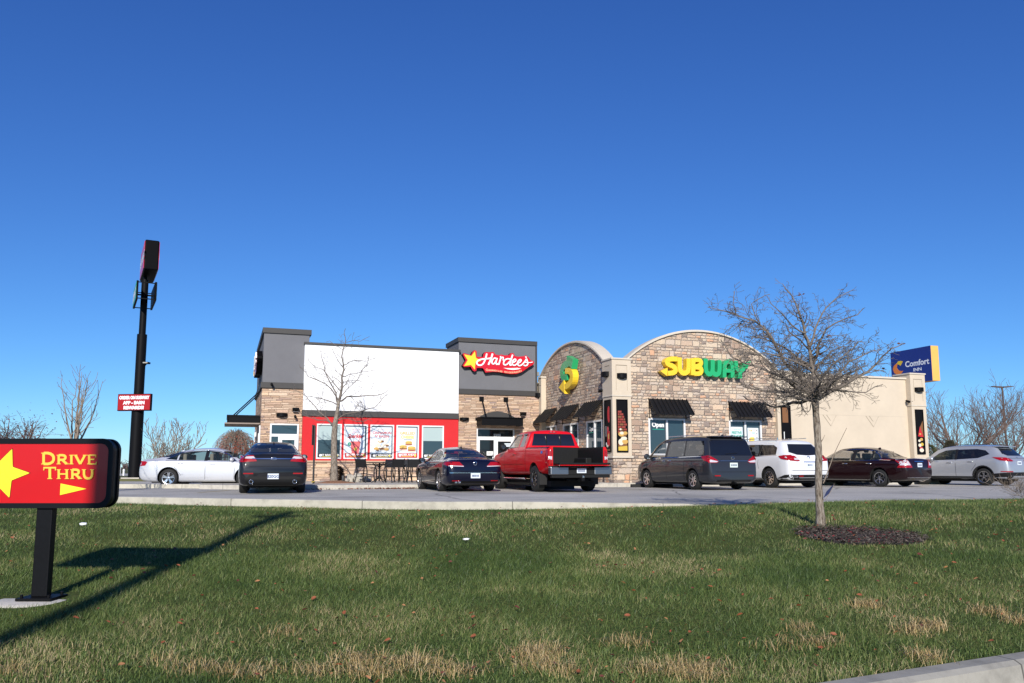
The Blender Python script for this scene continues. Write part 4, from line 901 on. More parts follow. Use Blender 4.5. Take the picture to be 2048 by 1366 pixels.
# ----- tall pole sign at the left
PD_ = 45.0; px_, _ = on_y(268, 957, PD_)
e = empty('pylon_sign', (px_, PD_, .13), 0, 'tall black sign pole with dark top cabinet, green sign and small red message board', 'pole sign')
zf = lambda py: on_y(275, py, PD_)[1]-.13
q = MB(); q.cyl((0,0,0), .325, zf(815), 28); q.cyl((0,0,zf(815)), .265, zf(669)-zf(815), 28); q.cyl((0,0,zf(669)), .185, zf(560)-zf(669), 24); q.cyl((0,0,zf(560)), .10, zf(520)-zf(560), 16)
q.build('pole', M_black, e, sharp=.7)
q = MB(); q.box(-.5,.5,-.5,.5,-.05,.06); 
q.build('footing', M_concrete, e)
Rz = Matrix.Rotation(radians(28), 4, 'Z')
def rot(mb, M_): mb.v = [tuple(M_ @ Vector(p)) for p in mb.v]; return mb
zc1, zc0 = zf(497), zf(554)
MT = Matrix.Translation((.28, -.2, 0)) @ Rz
q = MB(); q.box(-.36, .36, -1.75, 1.75, zc0, zc1); co = rot(q, MT).build('top_cabinet', S_blk, e, bevel=.06)
for s_ in (-1, 1):
    q = MB(); q.box(s_*.362, s_*.385, -1.68, 1.68, zc0+.07, zc1-.07); fo_ = rot(q, MT).build('sign_face', S_red, co)
    q = MB(); vs, fs = text_geo("Hardee's", size=1.05, bold=.02, shear=.3); q.add([MT @ Vector((s_*.392, s_*v.x, (zc0+zc1)/2-.25+v.y)) for v in vs], fs); q.build('lettering', S_wht, fo_, fixn=False)
zs1, zs0 = zf(575), zf(608)
MT = Matrix.Translation((.02, 0, 0)) @ Rz
q = MB()
for yy in (-1.5, 1.5):
    for zz_ in (zs0, zs1-.05): q.box(-.42, .42, yy-.025, yy+.025, zz_, zz_+.05)
q.box(-.45, .45, -.06, .06, (zs0+zs1)/2, (zs0+zs1)/2+.07); co = rot(q, MT).build('sign_bracket', M_black, e)
for s_ in (-1, 1):
    q = MB(); q.box(min(s_*.42, s_*.52), max(s_*.42, s_*.52), -1.55, 1.55, zs0-.05, zs1+.05); lc = rot(q, MT).build('sign_cabinet', S_blk, co)
    q = MB(); q.box(min(s_*.522, s_*.53), max(s_*.522, s_*.53), -1.5, 1.5, zs0, zs1, 0); rot(q, MT).build('sign_face', S_grn, lc)
    q = MB(); vs, fs = text_geo("SUBWAY", size=.72, bold=.03); q.add([MT @ Vector((s_*.536, s_*v.x, (zs0+zs1)/2-.25+v.y)) for v in vs], fs); q.build('lettering', S_wht, lc, fixn=False)
za, zb_ = zf(822), zf(789)
MT = Matrix.Translation((-.04, -.42, 0)) @ Matrix.Rotation(radians(-8), 4, 'Z')
q = MB(); q.box(-1.0, 1.0, 0, .16, za-.02, zb_); co = rot(q, MT).build('message_board', M_black, e, bevel=.015)
M_led = mat('led_red', (.32,.004,.007), .5, emit=(.8,.01,.02), es=.03); M_ledw = mat('led_white', (.8,.78,.8), .4, emit=(1,.9,1), es=.15)
q = MB(); q.box(-.965, .965, -.012, -.002, za+.03, zb_-.035); rot(q, MT).build('screen', M_led, co)
q = MB()
for t_, zz_, sz in (('ORDER ON SUBWAY', .62, .25), ('APP - EARN', .335, .25), ('REWARDS!', .06, .25)):
    vs, fs = text_geo(t_, size=sz, bold=.016); w_ = max(v.x for v in vs)*2; s_ = min(1.0, 1.84/w_); q.add([MT @ Vector((v.x*s_, -.017, za+.02+zz_+v.y*.95)) for v in vs], fs)
q.build('lettering', M_ledw, co, fixn=False)
lz = zf(729); q = MB(); q.tube([(.26,-.1,lz-.15),(.42,-.2,lz)], .03, 6); q.box(.30, .62, -.42, -.12, lz, lz+.10); fl = q.build('flood_light', M_black, e); q = MB(); q.box(.33,.59,-.44,-.425,lz+.02,lz+.085); q.build('lens', mat('flood_lens', (.35,.33,.28), .2), fl)

# ----- blue hotel sign beyond the cream wall
A = Vector((on_y(1781, 706, 61.8)[0], 61.8)); B = Vector((on_y(1861, 691, 58.0)[0], 58.0))
_, z1 = on_y(1861, 691, 58.0); _, z0 = on_y(1866, 761, 58.0)
d = (B-A).normalized(); nn = Vector((d.y, -d.x)); 
nn = -nn if nn.x < 0 else nn     # away from us, to the right
L_ = (B-A).length; c0 = (A+B)/2
e = empty('hotel_sign', (c0.x, c0.y, 0), 0, 'navy Comfort INN hotel sign with orange end, above the right end of the cream wall', 'sign')
def PH(a, z, dd): p = A + d*a + nn*dd - c0; return (p.x, p.y, z)
q = MB(); q.prism([(0,z0),(L_,z0),(L_,z1),(0,z1)], 0, .68, PH); ca = q.build('cabinet', mat('sign_orange', (.80,.42,.10), .4, var=.06, vs=1), e)
q = MB(); q.prism([(.0,z0+.0),(L_,z0+.0),(L_,z1-.0),(.0,z1)], -.02, -.002, PH); q.build('sign_face', mat('sign_navy', (.014,.022,.19), .3, coat=.3), ca)
def ZH(x, y):   # zoomed photo coordinates -> a, z on the face
    px, py = x/6.827+1600, y/6.827+680; r_ = ray(px, py)
    # plane through A with direction d (horizontal)
    N = Vector((nn.x, nn.y)); t = (A.dot(N))/(r_.x*N.x+r_.y*N.y); p = r_*t; return ((Vector((p.x, p.y))-A).dot(d), p.z+CAMZ)
q = MB(); q.prism([ZH(*p) for p in [(1330,345),(1345,325),(1320,320),(1285,355),(1272,400),(1290,450),(1335,480),(1380,465),(1415,420),(1385,425),(1350,415),(1325,380)]], -.03, -.021, PH); q.build('crescent', mat('crescent_orange', (.80,.22,.03), .4), ca)
q = MB(); q.prism([ZH(*p) for p in [(1322,325),(1345,290),(1380,285),(1408,292),(1375,352),(1355,338)]], -.034, -.022, PH); q.build('crescent_tip', mat('crescent_yellow', (.78,.52,.03), .4), ca)
q = MB()
for s_, (xa, ya), (xb, yb), h_ in (('Comfort', (1440,372), (1770,325), 80), ('INN', (1550,430), (1665,415), 45)):
    p0 = ZH(xa, ya); p1 = ZH(xb, yb); vs, fs = text_geo(s_, size=1, bold=.025, align='LEFT'); w_ = max(v.x for v in vs); sc = (p1[0]-p0[0])/w_; hh = (ZH(xa, ya-h_)[1]-p0[1])/.73
    q.add([PH(p0[0]+v.x*sc, p0[1]+v.y*hh, -.026) for v in vs], fs)
q.build('lettering', S_wht, ca, fixn=False)
q = MB(); q.cyl((nn.x*.34, nn.y*.34, -.3), .22, z0+.35, 16); q.build('pole', M_black, e)
# lamp post far right
lx, lz = on_y(2003, 773, 70); bx_, _ = on_y(2003, 900, 70)
e = empty('lamp_post', (lx+.05, 70, 0), 0, 'tall brown lamp post with two flat heads, far right among the bare trees', 'lamp post')
q = MB(); q.tube([(0,0,-.3),(0,0,lz)], [.10,.07], 10); q.build('pole', mat('brown_pole', (.07,.045,.035), .5), e)
for s_ in (-1, 1):
    q = MB(); q.prism([(s_*.07,lz-.12),(s_*.45,lz-.08),(s_*.95,lz-.02),(s_*.9,lz+.04),(s_*.4,lz+.02),(s_*.07,lz)], -.15, .15, lambda a, b_, dd: (a, dd, b_)); q.build('lamp_head', mat('brown_pole', (.07,.045,.035), .5), e)
# the pole behind us whose shadow crosses the lawn
pyl = -7.0; hp = (16.6-pyl)*tan(SUN_EL)+.1
e = empty('utility_pole', (-3.87, pyl, -.83), 0, 'tall wooden utility pole whose long shadow crosses the lawn', 'utility pole')
q = MB(); q.tube([(0,0,-.1),(0,0,hp)], [.15,.13], 14); q.build('pole', mat('pole_wood', (.16,.11,.07), .9, var=.2, vs=3), e)
q = MB(); q.box(-.45, .45, -.06, .06, hp-.55, hp-.42); q.build('cross_arm', mat('pole_wood', (.16,.11,.07)), e)
# ------------------------------------------------------------- vehicles
def paint(name, col, metal=.5, rough=.32, coat=.8):
    return mat(name, col, rough, metal=metal, coat=coat, var=.02, vs=3, spec=.12 if metal == 0 else .4)
M_cg = mat('car_glass', (.02,.03,.034), .02, spec=.9, alpha=.42); M_cgr = mat('rear_screen_glass', (.010,.014,.022), .02, spec=.9, alpha=.80); M_cgd = mat('privacy_glass', (.008,.009,.012), .02, spec=.9, alpha=.93)
M_trim = mat('window_trim', (.01,.01,.011), .3)
M_seam = mat('panel_gap', (.004,.004,.005), .8)
M_well = mat('wheel_well', (.006,.006,.006), .95)
def poly_grid(poly, res):
    P = [Vector((float(a), float(b))) for a, b in poly]; out = []
    for i in range(len(P)):
        a, b = P[i], P[(i+1) % len(P)]; k = max(1, int((b-a).length/res))
        for j in range(k): out.append(a+(b-a)*j/k)
    nb = len(out); xs = [p.x for p in P]; ys = [p.y for p in P]
    def inside(x, y):
        c = False; j = len(P)-1
        for i in range(len(P)):
            if (P[i].y > y) != (P[j].y > y) and x < (P[j].x-P[i].x)*(y-P[i].y)/(P[j].y-P[i].y)+P[i].x: c = not c
            j = i
        return c
    pts = list(out); x = min(xs)+res/2
    while x < max(xs):
        y = min(ys)+res/2
        while y < max(ys):
            if inside(x, y) and min((p-Vector((x,y))).length for p in out) > res*.45: pts.append(Vector((x,y)))
            y += res
        x += res
    r = delaunay_2d_cdt(pts, [(i, (i+1) % nb) for i in range(nb)], [], 1, 1e-6)
    return r[0], r[2]
def decal(mb, bvh, poly, view, off=.006, res=.08, mi=0, thick=0.0):
    vs2, fs = poly_grid(poly, res); pts = []; last = None; dist = []
    dirs = {'L': Vector((1,0,0)), 'R': Vector((-1,0,0)), 'B': Vector((0,1,0)), 'F': Vector((0,-1,0)), 'T': Vector((0,0,-1))}; d = dirs[view]
    for p in vs2:
        o = {'L': Vector((-5,p.x,p.y)), 'R': Vector((5,p.x,p.y)), 'B': Vector((p.x,-8,p.y)), 'F': Vector((p.x,8,p.y)), 'T': Vector((p.x,p.y,5))}[view]
        h, n, _, _ = bvh.ray_cast(o, d)
        if h is None or (view in 'LR' and abs(h.x) < .56): pts.append(None); continue
        if n.dot(d) > 0: n = -n
        pts.append(h - d*off*.5 + n*off*.5)
    good = [(vs2[i], q) for i, q in enumerate(pts) if q is not None]
    if not good: return
    for i, q in enumerate(pts):
        if q is None:
            g = min(good, key=lambda t: (t[0]-vs2[i]).length)[1]; p = vs2[i]
            pts[i] = {'L': Vector((g.x,p.x,p.y)), 'R': Vector((g.x,p.x,p.y)), 'B': Vector((p.x,g.y,p.y)), 'F': Vector((p.x,g.y,p.y)), 'T': Vector((p.x,p.y,g.z))}[view]
    mb.add(pts, [tuple(f) for f in fs], mi, True)
def mirror(poly): return [(-a, b) for a, b in poly][::-1]
def make_body(S, par):
    L, W_ = S['L'], S['W']; T = S['T']; Bl = S['belt']; Gd = S['bottom']; WP = S['plan']; YR = S['yr']
    st = sorted(set([round(x, 4) for x in list(np.linspace(0, .3, 12))+list(np.linspace(.3, L-.3, 62))+list(np.linspace(L-.3, L, 12)) + S.get('extra', [])]))
    nh = None; rings = []
    for s in st:
        w = W_*interp(WP, s); t = interp(T, s); b = min(interp(Bl, s), t-.02); g = interp(Gd, s); yr = min(interp(YR, s)*W_, w*.96)
        dr = min(.085, (t-b)*.55); up = t-b
        k = min(1, up/.35)
        half = [(0,g), (w*.78,g), (w*.93,g+.04), (w*.985,g+.14), (w, g+(b-g)*.55), (w*.992, b-.10), (w*.968, b-.012), (w*.93*(1-k)+(w*.945)*k, b+.015*k+.004),
                (yr+(w*.94-yr)*.48, b+(t-dr-b)*.52), (yr, t-dr), (yr-.07*min(1,up/.2)-.02, t-dr*.28), (yr*.5, t), (0, t+.012*k+.006)]
        # one corner cutting pass
        q = [half[0]]
        for a, c in zip(half[:-1], half[1:]): q += [(a[0]*.72+c[0]*.28, a[1]*.72+c[1]*.28), (a[0]*.28+c[0]*.72, a[1]*.28+c[1]*.72)]
        q.append(half[-1]); half = q
        rings.append([(y, s-L/2, z) for y, z in half] + [(-y, s-L/2, z) for y, z in half[-2:0:-1]])
    mb = MB(); n = len(rings[0]); vs = [p for r in rings for p in r]
    fs = [(i*n+k, i*n+(k+1) % n, (i+1)*n+(k+1) % n, (i+1)*n+k) for i in range(len(rings)-1) for k in range(n)]
    mb.add(vs, fs, 0, True); mb.add(rings[0], [tuple(range(n))[::-1]], 0, True); mb.add(rings[-1], [tuple(range(n))], 0, True)
    bm = bmesh.new(); 
    me = mb.mesh('tmp', []); bm.from_mesh(me); bmesh.ops.remove_doubles(bm, verts=bm.verts, dist=1e-5); bmesh.ops.recalc_face_normals(bm, faces=bm.faces)
    me2 = bpy.data.meshes.new('body'); bm.to_mesh(me2); bvh = BVHTree.FromBMesh(bm); bm.free(); bpy.data.meshes.remove(me)
    me2.materials.append(S['paint']); me2.materials.append(M_well); me2.materials.append(S.get('inside', M_interior)); me2.polygons.foreach_set('use_smooth', [True]*len(me2.polygons))
    o = bpy.data.objects.new('body', me2); COL.objects.link(o)
    cuts = []
    def cutter(mb, mi):
        for i in range(len(mb.m)): mb.m[i] = mi
        c = mb.build('cut', [S['paint'], M_well, S.get('inside', M_interior)]); cuts.append(c)
        md = o.modifiers.new('b', 'BOOLEAN'); md.object = c; md.operation = 'DIFFERENCE'; md.solver = 'EXACT'
    r = S['wheel_r']; ra = S.get('arch_r', r+.05)
    mb = MB()
    for s in S['axles']:
        for sg in (-1, 1): mb.cyl((sg*(W_-.30) if sg > 0 else -(W_+.3), s-L/2, S.get('arch_z', r+.02)), ra, .60, 28, axis='x')
    cutter(mb, 1)
    if 'cabin' in S:
        zb, s0, s1, hr, hf = S['cabin']; mb = MB()
        top = [(s1, interp(T, hf)-.055), (hf, interp(T, hf)-.055)] + [(hf+(hr-hf)*k/8, interp(T, hf+(hr-hf)*k/8)-.05) for k in range(1, 8)] + [(hr, interp(T, hr)-.055), (s0, interp(T, hr)-.055)]
        poly = [(s0, zb), (s1, zb)] + top; zt = max(p[1] for p in poly); yb = W_*.90-.10; yt = S['roof_w']*W_-.09
        def fn(a, b, d): return (d*(yb+(yt-yb)*(b-zb)/(zt-zb)), a-L/2, b)
        mb.prism(poly, -1, 1, fn); cutter(mb, 2)
        mb = MB()
        for w in S['windows']:
            mb.prism([(a, b) for a, b in w['poly']], -1.5, 1.5, lambda a, b, d: (d, a-L/2, b))
        if mb.v: cutter(mb, 2)
    for c in S.get('cuts', []): mb = MB(); mb.box(*c); cutter(mb, 1)
    dg = bpy.context.evaluated_depsgraph_get(); me3 = bpy.data.meshes.new_from_object(o.evaluated_get(dg))
    bpy.data.objects.remove(o)
    for c in cuts: bpy.data.objects.remove(c)
    me3.name = 'body'; 
    try: me3.set_sharp_from_angle(angle=radians(40))
    except Exception: pass
    o = bpy.data.objects.new('body', me3); COL.objects.link(o); o.parent = par
    return o, bvh
def make_wheel(par, r, w, side, y, x, style, spokes):
    t = MB(); rr = r*style.get('rim', .67)
    t.lathe([(rr-.01,-w/2+.02),(rr+.005,-w/2),(r-.03,-w/2),(r-.008,-w/2+.025),(r,-w/2+.06),(r,w/2-.06),(r-.008,w/2-.025),(r-.03,w/2),(rr+.005,w/2),(rr-.01,w/2-.02),(rr-.01,-w/2+.02)], axis='x', n=36)
    wo = t.build('wheel', M_rubber, par, loc=(x, y, r), sharp=.9)
    q = MB(); s = side; f = s*(w/2-.015)
    q.lathe([(rr,f),(rr-.012,f+s*.006),(rr-.03,f-s*.004),(rr-.035,f-s*.07),(0,f-s*.075)], axis='x', n=36, mi=1)
    q.lathe([(rr+.004,f-s*.004),(rr-.004,f+s*.008),(rr-.022,f+s*.004),(rr-.03,f-s*.03)], axis='x', n=36, mi=0)
    q.lathe([(0,f-s*.005),(.055,f-s*.01),(.075,f-s*.045)], axis='x', n=16, mi=0)
    for k in range(spokes):
        for dd in ((-.16, .16) if style.get('split') else (0,)):
            a = 2*pi*k/spokes+.3; ww = style.get('sw', .045)
            def F(rad, off, dep):
                aa = a + (dd*rad/rr); return (f+dep*s, rad*cos(aa)-off*sin(aa), rad*sin(aa)+off*cos(aa))
            q.add([F(.04,-ww*.5,-.012),F(.04,ww*.5,-.012),F(rr-.012,ww*.42,.0),F(rr-.012,-ww*.42,.0),F(.04,-ww*.5,-.05),F(.04,ww*.5,-.05),F(rr-.012,ww*.42,-.035),F(rr-.012,-ww*.42,-.035)], [(0,1,2,3),(0,4,5,1),(2,6,7,3),(0,3,7,4),(1,5,6,2)], 0)
    q.build('rim', [style.get('m', M_alloy), mat('brake_dark', (.02,.02,.02), .6, metal=.3)], wo, sharp=.7)
    return wo
def seats(par, S, rows, m, w=.25):
    L = S['L']
    for s, z, hd in rows:
        for x in ((-.38, .38) if True else ()):
            q = MB(); q.box(x-w, x+w, s-L/2, s-L/2+.14, z-.3, z+.28); q.box(x-w*.5, x+w*.5, s-L/2+.02, s-L/2+.12, z+.30, z+.30+hd); q.build('seat', m, par, bevel=.045)
def make_car(S, rear_px, rear_D, heading, label, name='parked_car', cat='car', group='cars parked facing the restaurants'):
    x = (rear_px-1024)*rear_D/1612.0; L = S['L']; az = radians(heading)   # azimuth, clockwise from +Y
    c = Vector((x, rear_D)) + Vector((sin(az), cos(az)))*L/2
    e = empty(name, (c.x, c.y, S.get('lift', 0.004)), -az, label, cat, group)
    body, bvh = make_body(S, e); W_ = S['W']
    # glass
    sh = lambda poly: [(a-L/2, b) for a, b in poly]
    def put(nm, m, items, off=.006, res=.08, par=e, lab=None):
        q = MB()
        for view, poly in items:
            p = sh(poly) if view in 'LR' else poly
            decal(q, bvh, p, view, off, res)
        if not q.v: return None
        o = q.build(nm, m, par, fixn=False)
        if lab: o['label'] = lab
        return o
    for w in S.get('windows', []):
        for v in 'LR': put('side_window', w.get('m', S.get('glass', M_cg)), [(v, w['poly'])], .004, .09)
    for poly in S.get('pillars', []):
        for v in 'LR': put('window_pillar', M_trim, [(v, poly)], .007, .1)
    if 'rear_glass' in S: put('rear_window', S.get('rglass', S.get('glass', M_cgr)), [('B', S['rear_glass'])], .005, .07)
    if 'windshield' in S: put('windshield', M_cg, [('F', S['windshield'])], .005, .08)
    for d in S.get('decals', []):
        nm, m, view, poly = d[:4]; off = d[4] if len(d) > 4 else .008; res = d[5] if len(d) > 5 else .06
        if view == 'S':
            for v in 'LR': put(nm, m, [(v, poly)], off, res)
        elif view == 'BB':
            for p in (poly, mirror(poly)): put(nm, m, [('B', p)], off, res)
        elif view == 'BS':      # lamp that wraps round the corner: (rear poly, side poly)
            put(nm, m, [('B', poly[0]), ('R', poly[1])], off, res); put(nm, m, [('B', mirror(poly[0])), ('L', poly[1])], off, res)
        else: put(nm, m, [(view, poly)], off, res)
    # seams as one part
    q = MB()
    for pl in S.get('seams', []):
        for a, b in zip(pl[:-1], pl[1:]):
            a = Vector(a); b = Vector(b); d = (b-a).normalized(); nn = Vector((-d.y, d.x))*.006
            for v in 'LR': decal(q, bvh, sh([tuple(a-nn), tuple(b-nn), tuple(b+nn), tuple(a+nn)]), v, .0035, .12)
    if q.v: q.build('panel_gaps', M_seam, e, fixn=False)
    q = MB()
    for (s, z) in S.get('handles', []):
        for v in 'LR':
            h, n_, _, _ = bvh.ray_cast(Vector((-5 if v == 'L' else 5, s-L/2, z)), Vector((1 if v == 'L' else -1, 0, 0)))
            if h:
                sg = -1 if v == 'L' else 1; hb = MB(); hb.tube([(h.x-sg*.01, h.y-.11, z), (h.x+sg*.035, h.y-.08, z+.004), (h.x+sg*.035, h.y+.08, z+.004), (h.x-sg*.01, h.y+.11, z)], .015, 6); hb.build('door_handle', S.get('handle_m', S['paint']), e)
    # wheels
    r = S['wheel_r']; tw = S.get('tyre_w', .225)
    for s in S['axles']:
        for sg in (-1, 1): make_wheel(e, r, tw, sg, s-L/2, sg*(W_-tw/2-.025), S.get('rim', {}), S.get('spokes', 10))
    q = MB(); q.box(-W_*.72, W_*.72, -L/2+.45, L/2-.5, .17, .34); 
    for s in S['axles']: q.tube([(-W_+.2, s-L/2, r), (W_-.2, s-L/2, r)], .05, 8)
    q.build('underbody', M_well, e)
    # mirrors
    if 'mirror' in S:
        s, z, out = S['mirror'][:3]; mm = S.get('mirror_m', S['paint'])
        for sg in (-1, 1):
            q = MB(); h, _, _, _ = bvh.ray_cast(Vector((sg*5, s-L/2, z)), Vector((-sg, 0, 0))); bx0 = h.x if h else sg*W_*.93
            hh = S['mirror'][3] if len(S['mirror']) > 3 else .085
            q.blob((bx0+sg*out, s-L/2+.01, z+.02), 1, 3, .0, 8, 12, 0, (.125, .075, hh)); q.box(min(bx0-sg*.03, bx0+sg*out*.7), max(bx0-sg*.03, bx0+sg*out*.7), s-L/2-.02, s-L/2+.03, z-.05, z-.02); mo = q.build('wing_mirror', mm, e)
            q = MB(); q.cyl((bx0+sg*out, s-L/2-.066, z+.02), .07, -.004, 14, axis='y'); q.build('mirror_glass', mat('mirror_glass', (.25,.3,.33), .02, metal=.9), mo)
    if 'plate' in S:
        x0, z0, pm, txt = S['plate']; h, _, _, _ = bvh.ray_cast(Vector((x0, -8, z0)), Vector((0,1,0))); yy = h.y-.02
        q = MB(); q.box(x0-.153, x0+.153, yy, yy+.012, z0-.078, z0+.078); po = q.build('number_plate', pm, e, bevel=.003)
        if txt: q = MB(); vs, fs = text_geo(txt, size=.115, bold=.003); q.add([(x0+v.x, yy-.003, z0-.04+v.y) for v in vs], fs); q.build('plate_characters', M_ink, po, fixn=False)
        elif txt == '':
            q = MB(); rnd = random.Random(int(rear_px)); xx = x0-.11
            while xx < x0+.1: ww = rnd.uniform(.012,.03); q.box(xx, xx+ww, yy-.003, yy-.001, z0-.035, z0+.03); xx += ww+rnd.uniform(.008,.02)
            q.build('plate_characters', M_ink, po)
    for nm, m, bxs, bev in S.get('boxes', []):
        if nm in ('plate_characters', 'bed_rib', 'bumper_step'):
            q = MB(); [q.box(a, b, c-L/2, d-L/2, f, g) for a, b, c, d, f, g in bxs]; q.build(nm, m, e, bevel=bev)
        else:
            for a, b, c, d, f, g in bxs: q = MB(); q.box(a, b, c-L/2, d-L/2, f, g); q.build(nm, m, e, bevel=bev)
    if 'seats' in S: seats(e, S, S['seats'], S.get('seat_m', M_beige_in))
    for (x0, z0, rr) in S.get('exhausts', []):
        for sg in (-1, 1):
            q = MB(); q.lathe([(rr-.012,.14),(rr-.012,0),(rr,-.006),(rr,.14)], axis='z', n=18); q.v = [(p[0]+sg*x0, p[2]-L/2-.005+S.get('ex_in', 0), p[1]+z0) for p in q.v]; q.build('exhaust_tip', M_chrome, e)
            q = MB(); q.lathe([(0,.02),(rr-.013,.02)], n=14); q.v = [(p[0]+sg*x0, p[2]-L/2+.0+S.get('ex_in', 0), p[1]+z0) for p in q.v]; q.build('exhaust_hole', M_well, e)
    if 'badge' in S:
        x0, z0, rx, rz_ = S['badge']; h, _, _, _ = bvh.ray_cast(Vector((x0,-8,z0)), Vector((0,1,0)))
        q = MB(); q.lathe([(.72,-.004),(1,-.006),(1,0),(.72,0)], n=20); q.v = [(p[0]*rx+x0, h.y-.012+p[2], p[1]*rz_+z0) for p in q.v]; q.build('badge', M_chrome, e)
    if 'fin' in S:
        s = S['fin']; z = interp(S['T'], s); q = MB(); q.prism([(s-.09,z),(s+.10,z),(s-.05,z+.065)], -.02, .02, lambda a, b, d: (d, a-L/2, b)); q.build('aerial', S['paint'], e)
    return e, bvh
def rect(x0, x1, z0, z1): return [(x0,z0),(x1,z0),(x1,z1),(x0,z1)]
# ---- 1 charcoal saloon seen from behind (big twin exhausts)
ST = dict(L=5.15, W=.968, wheel_r=.35, axles=[1.17,4.04], tyre_w=.245, spokes=10, paint=paint('charcoal_paint', (.010,.010,.012), .0, .35),
 T=[(0,.74),(.03,.90),(.08,1.06),(.16,1.125),(.30,1.145),(.70,1.16),(.95,1.25),(1.45,1.44),(1.85,1.515),(2.4,1.54),(2.9,1.50),(3.25,1.42),(3.75,1.16),(3.95,1.06),(4.5,.97),(4.95,.82),(5.15,.62)],
 belt=[(0,.70),(.1,.98),(.5,1.04),(2,1.03),(3.6,1.0),(4.5,.88),(5.15,.55)], bottom=[(0,.36),(.15,.24),(.6,.20),(4.6,.20),(5.0,.24),(5.15,.34)],
 plan=[(0,.86),(.06,.93),(.18,.975),(.5,1),(4.4,1),(4.8,.93),(5.05,.80),(5.15,.66)], yr=[(0,.82),(.6,.82),(.9,.78),(1.5,.66),(2.4,.63),(3.2,.64),(3.8,.76),(4.2,.82),(5.1,.6)], roof_w=.63,
 cabin=(1.21,.4,4.2,1.5,3.2), windows=[dict(poly=[(1.12,1.08),(2.05,1.06),(2.05,1.42),(1.65,1.40),(1.3,1.26)]), dict(poly=[(2.16,1.06),(3.45,1.06),(3.1,1.33),(2.75,1.42),(2.16,1.43)])], pillars=[[(2.05,1.05),(2.16,1.05),(2.16,1.43),(2.05,1.43)]],
 rear_glass=[(-.80,1.20),(.80,1.20),(.66,1.34),(.56,1.425),(-.56,1.425),(-.66,1.34)], windshield=[(-.8,1.15),(.8,1.15),(.58,1.38),(-.58,1.38)],
 decals=[('tail_light', M_red_lamp, 'BS', ([(.46,.93),(.93,.90),(.93,1.10),(.56,1.10)], [(.0,.92),(.30,.95),(.26,1.08),(.03,1.10)]), .014),
  ('reversing_light', M_clear_lamp, 'BB', [(.50,1.0),(.80,1.005),(.80,1.06),(.56,1.07)], .02), ('chrome_strip', M_chrome, 'B', rect(-.60,.60,.99,1.012), .022), ('boot_gap', M_seam, 'B', [(-.66,.78),(.66,.78),(.66,.79),(-.66,.79)], .006), ('boot_side_gap', M_seam, 'BB', [(.66,.78),(.67,.78),(.80,.93),(.79,.93)], .006),
  ('reflector', M_red_lamp, 'BB', rect(.55,.82,.565,.60), .012), ('lower_bumper', M_plastic, 'B', [(-.70,.22),(.70,.22),(.78,.46),(.62,.50),(.2,.50),(-.2,.50),(-.62,.50),(-.78,.46)], .006), ('boot_lip', M_seam, 'B', rect(-.7,.7,1.125,1.133), .01)],
 plate=(0,.50,M_plate,'820GG'), badge=(0,1.005,.095,.04), exhausts=[(.60,.345,.06)], seats=[(1.45,1.05,.1),(2.35,1.05,.12)], mirror=(3.45,1.08,.15), handles=[(1.5,.95),(2.55,.95)], seams=[[(2.1,.3),(2.1,1.05)],[(3.4,.3),(3.45,1.03)],[(1.25,1.03),(1.3,.75),(1.55,.5)]], fin=1.5)
make_car(ST, 547, 23.2, -17.0, 'charcoal saloon seen from behind with twin round exhausts, in front of the left stone tower')
